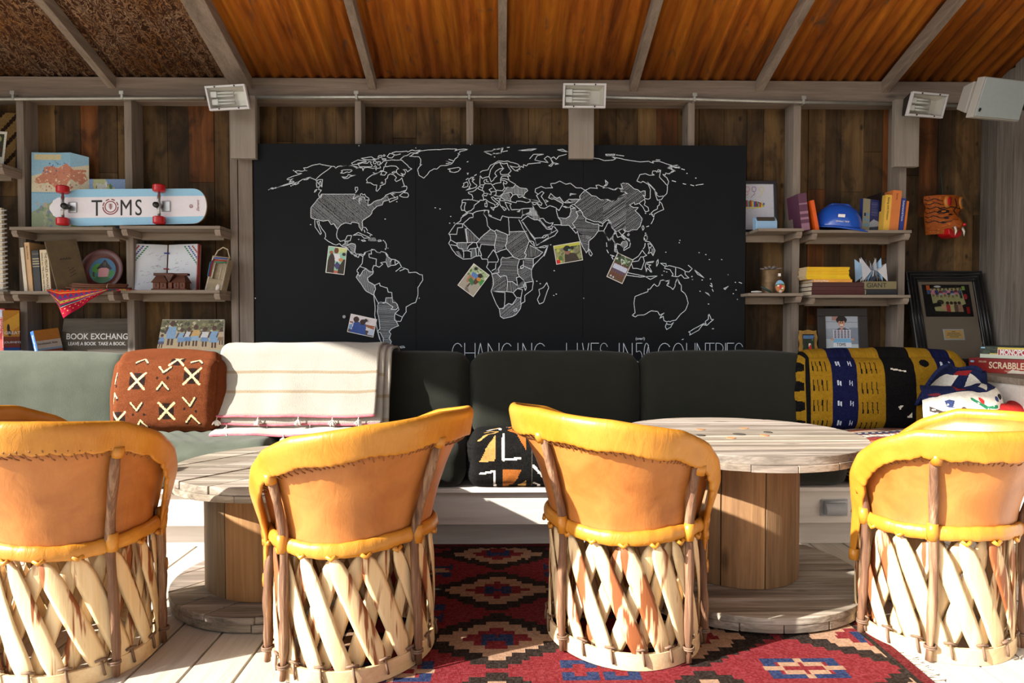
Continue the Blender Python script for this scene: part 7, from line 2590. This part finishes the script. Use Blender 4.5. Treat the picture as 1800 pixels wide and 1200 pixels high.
# ------------------------------------------------------------------ board games on the side ledge
def game(label, p, yaw, L_, D_, T_, cvf, body, zoff=0):
    t = thing('board_game', label, 'board game', p, (0, 0, yaw), 'board games on the side ledge')
    bm = new_bm(); box(bm, 0, L_, .0008, D_, 0, T_); obj('box', bm, body, t, bevel=.002)
    picture('side_print', cvf, L_ - .004, T_ - .004, M['print'], t, (.002, 0, .002))
    return t
g0 = at(1701, 650, 3.62); g0.z = ZL + .0005
g1 = at(1801, 660, 3.36)
yaw = math.atan2(-(3.62 - 3.22), (2.62 - g0.x))
yaw = R(-62)
cv = Canvas(130, 28, (130, 18, 22))
for k in range(28): cv.rect(0, k, 130, k + 1, (120 + k, 16 + k // 3, 20))
for k in range(130):
    if k > 40: cv.a[:, k] = np.clip(cv.a[:, k] + np.array([(k - 40) * .8, (k - 40) * .22, 0]), 0, 255)
cv.rect(2, 4, 7, 8, (140, 190, 220)); cv.poly([(52, 28), (58, 20), (84, 24), (86, 28)], (214, 206, 196)); cv.noise(5, 1)
G1_ = game('red boxed word game, the lower box on the side ledge', (2.462, 3.548, ZL + .0005), R(-58), .44, .26, .072, cv, plain('red_game_box', rgb(150, 24, 26), .45))
text('lettering', 'SCRABBLE', .046, M['ink_cream'], G1_, (.095, -.001, .024), sx=.74, bold=.0008)
text('lettering', 'DELUXE', .012, M['ink_cream'], G1_, (.048, -.001, .052), sx=.8)
text('lettering', 'CROSSWORD GAME', .011, M['ink_cream'], G1_, (.165, -.001, .008), sx=.8)
cv = Canvas(130, 26, (40, 56, 46)); cv.blobs(40, [(60, 70, 50), (30, 40, 34), (80, 40, 40)], 1, 5, 2, (0, 0, 40, 16)); cv.rect(0, 17, 130, 26, (196, 206, 190)); cv.rect(14, 15.5, 40, 17, (210, 190, 50)); cv.rect(1, 1, 7, 4, (140, 190, 220))
cv.rect(25, 1, 84, 5, (214, 190, 70)); cv.rect(25, 5, 84, 20, (214, 204, 200)); cv.rect(26, 6.5, 83, 18.5, (170, 30, 40)); cv.poly([(64, 26), (68, 22), (80, 23), (82, 26)], (220, 216, 206)); cv.noise(5, 2)
G2_ = game('green boxed property trading game on top of the red word game', (2.500, 3.52, ZL + .0735), R(-58), .42, .25, .062, cv, plain('green_game_box', rgb(40, 60, 50), .45))
text('lettering', 'MONOPOLY', .038, M['ink_white'], G2_, (.092, -.001, .021), sx=.66, bold=.0012)

# ------------------------------------------------------------------ felted wool throw bundled at the right end
st = thing('wool_throw', 'bundled felted throw in navy, white and red at the right end of the bench', 'blanket', (2.19, 3.20, .48))
cv = Canvas(110, 90, (206, 202, 192), 2)
cv.poly([(0, 0), (110, 0), (110, 24), (90, 26), (70, 22), (50, 21), (30, 25), (14, 34), (0, 38)], (26, 34, 70)); cv.poly([(34, 4), (56, 8), (52, 18), (38, 20)], (130, 34, 40)); cv.ell(12, 30, 6, 3, (110, 40, 50)); cv.poly([(76, 10), (96, 2), (100, 12), (84, 22)], (214, 210, 200))
cv.poly([(21, 40), (26, 38), (32, 40), (31, 50), (23, 50)], (52, 64, 104)); cv.poly([(6, 48), (18, 54), (30, 55), (42, 50), (48, 54), (34, 61), (37, 72), (33, 84), (20, 84), (24, 72), (22, 62), (6, 54)], (62, 54, 50))
cv.line([(56, 38), (66, 46), (74, 54), (88, 52)], 4.5, (40, 120, 84)); cv.ell(68, 40, 3, 7, (190, 50, 46), -20); cv.ell(94, 42, 4, 4, (50, 60, 110)); cv.ell(104, 40, 5, 5, (40, 38, 40)); cv.ell(92, 58, 6, 3, (196, 60, 54))
cv.poly([(20, 90), (44, 72), (70, 66), (110, 78), (110, 90)], (150, 36, 34)); cv.blobs(120, [(190, 186, 176), (214, 210, 202)], .6, 1.6, 9, (0, 44, 110, 70)); cv.noise(16, 3)
def thr(W_, D_, H_, ang, wob, sd):
    def fn(u, v):
        s = v
        x = (u - .5) * W_ * (1 - .22 * v ** 2) + .03 * v
        z = H_ * (sin(s * pi * .52)) + .012 * fbm(x * 14, s * 3, 0, sd)
        y = -.5 * D_ * (1 - s ** 1.4) - .5 * D_ * (1 - abs(2 * u - 1) ** 2.2) * .55 + .010 * fbm(s * 4, x * 10, 0, sd + 2)
        return (x, y, z)
    return fn
tv = thr(.42, .24, .235, 0, 0, 4)
grid_mesh('front_fold', cv, tv, M['cloth'], st, True, loc=(-.08, -.02, 0), rot=(0, R(-2), R(6)), solid=.014)
cv2 = Canvas(70, 60, (26, 34, 70), 2); cv2.poly([(4, 40), (20, 22), (34, 20), (30, 38), (10, 52)], (214, 210, 200)); cv2.poly([(44, 20), (60, 30), (70, 60), (40, 60)], (206, 202, 192)); cv2.poly([(30, 10), (46, 14), (42, 24), (28, 20)], (140, 34, 38)); cv2.noise(12, 4)
grid_mesh('back_fold', cv2, lambda u, v: ((u - .5) * .34 * (1 - .5 * v), .03 * sin(u * 6) + .07 * (1 - v) - .05, .12 + .205 * sin(v * pi / 2) + .008 * sin(u * 12)), M['cloth'], st, True, loc=(-.02, .05, 0), rot=(0, R(6), 0), solid=.016)
cv3 = Canvas(80, 60, (206, 202, 192), 2); cv3.poly([(52, 0), (80, 0), (80, 60), (60, 60)], (158, 34, 34)); cv3.poly([(60, 30), (80, 26), (80, 34), (64, 38)], (50, 80, 62)); cv3.poly([(0, 44), (60, 40), (60, 60), (0, 60)], (158, 36, 34)); cv3.rect(0, 26, 22, 34, (30, 40, 88)); cv3.noise(12, 5)
grid_mesh('rolled_end', cv3, lambda u, v: (u * .29, -.055 * cos(v * 2 * pi) * (1 - .75 * u ** 4) - .03 * sin(u * 5), .048 + .040 * sin(v * 2 * pi) * (1 - .7 * u ** 4) * (1 + .2 * sin(u * 11)) + .020 * sin(u * 4)), M['cloth'], st, True, loc=(.055, -.09, .045), rot=(0, R(-8), R(16)), solid=.008)
cv4 = Canvas(60, 50, (180, 34, 34)); cv4.rect(20, 0, 40, 50, (206, 200, 190)); cv4.rect(40, 0, 60, 50, (30, 38, 84)); cv4.noise(12, 6)
grid_mesh('lower_roll', cv4, lambda u, v: (u * .30, -.05 * cos(v * 2 * pi), .046 + .045 * sin(v * 2 * pi) + .012 * sin(u * 7)), M['cloth'], st, True, loc=(-.24, -.15, .0), rot=(0, 0, R(4)), solid=.008)
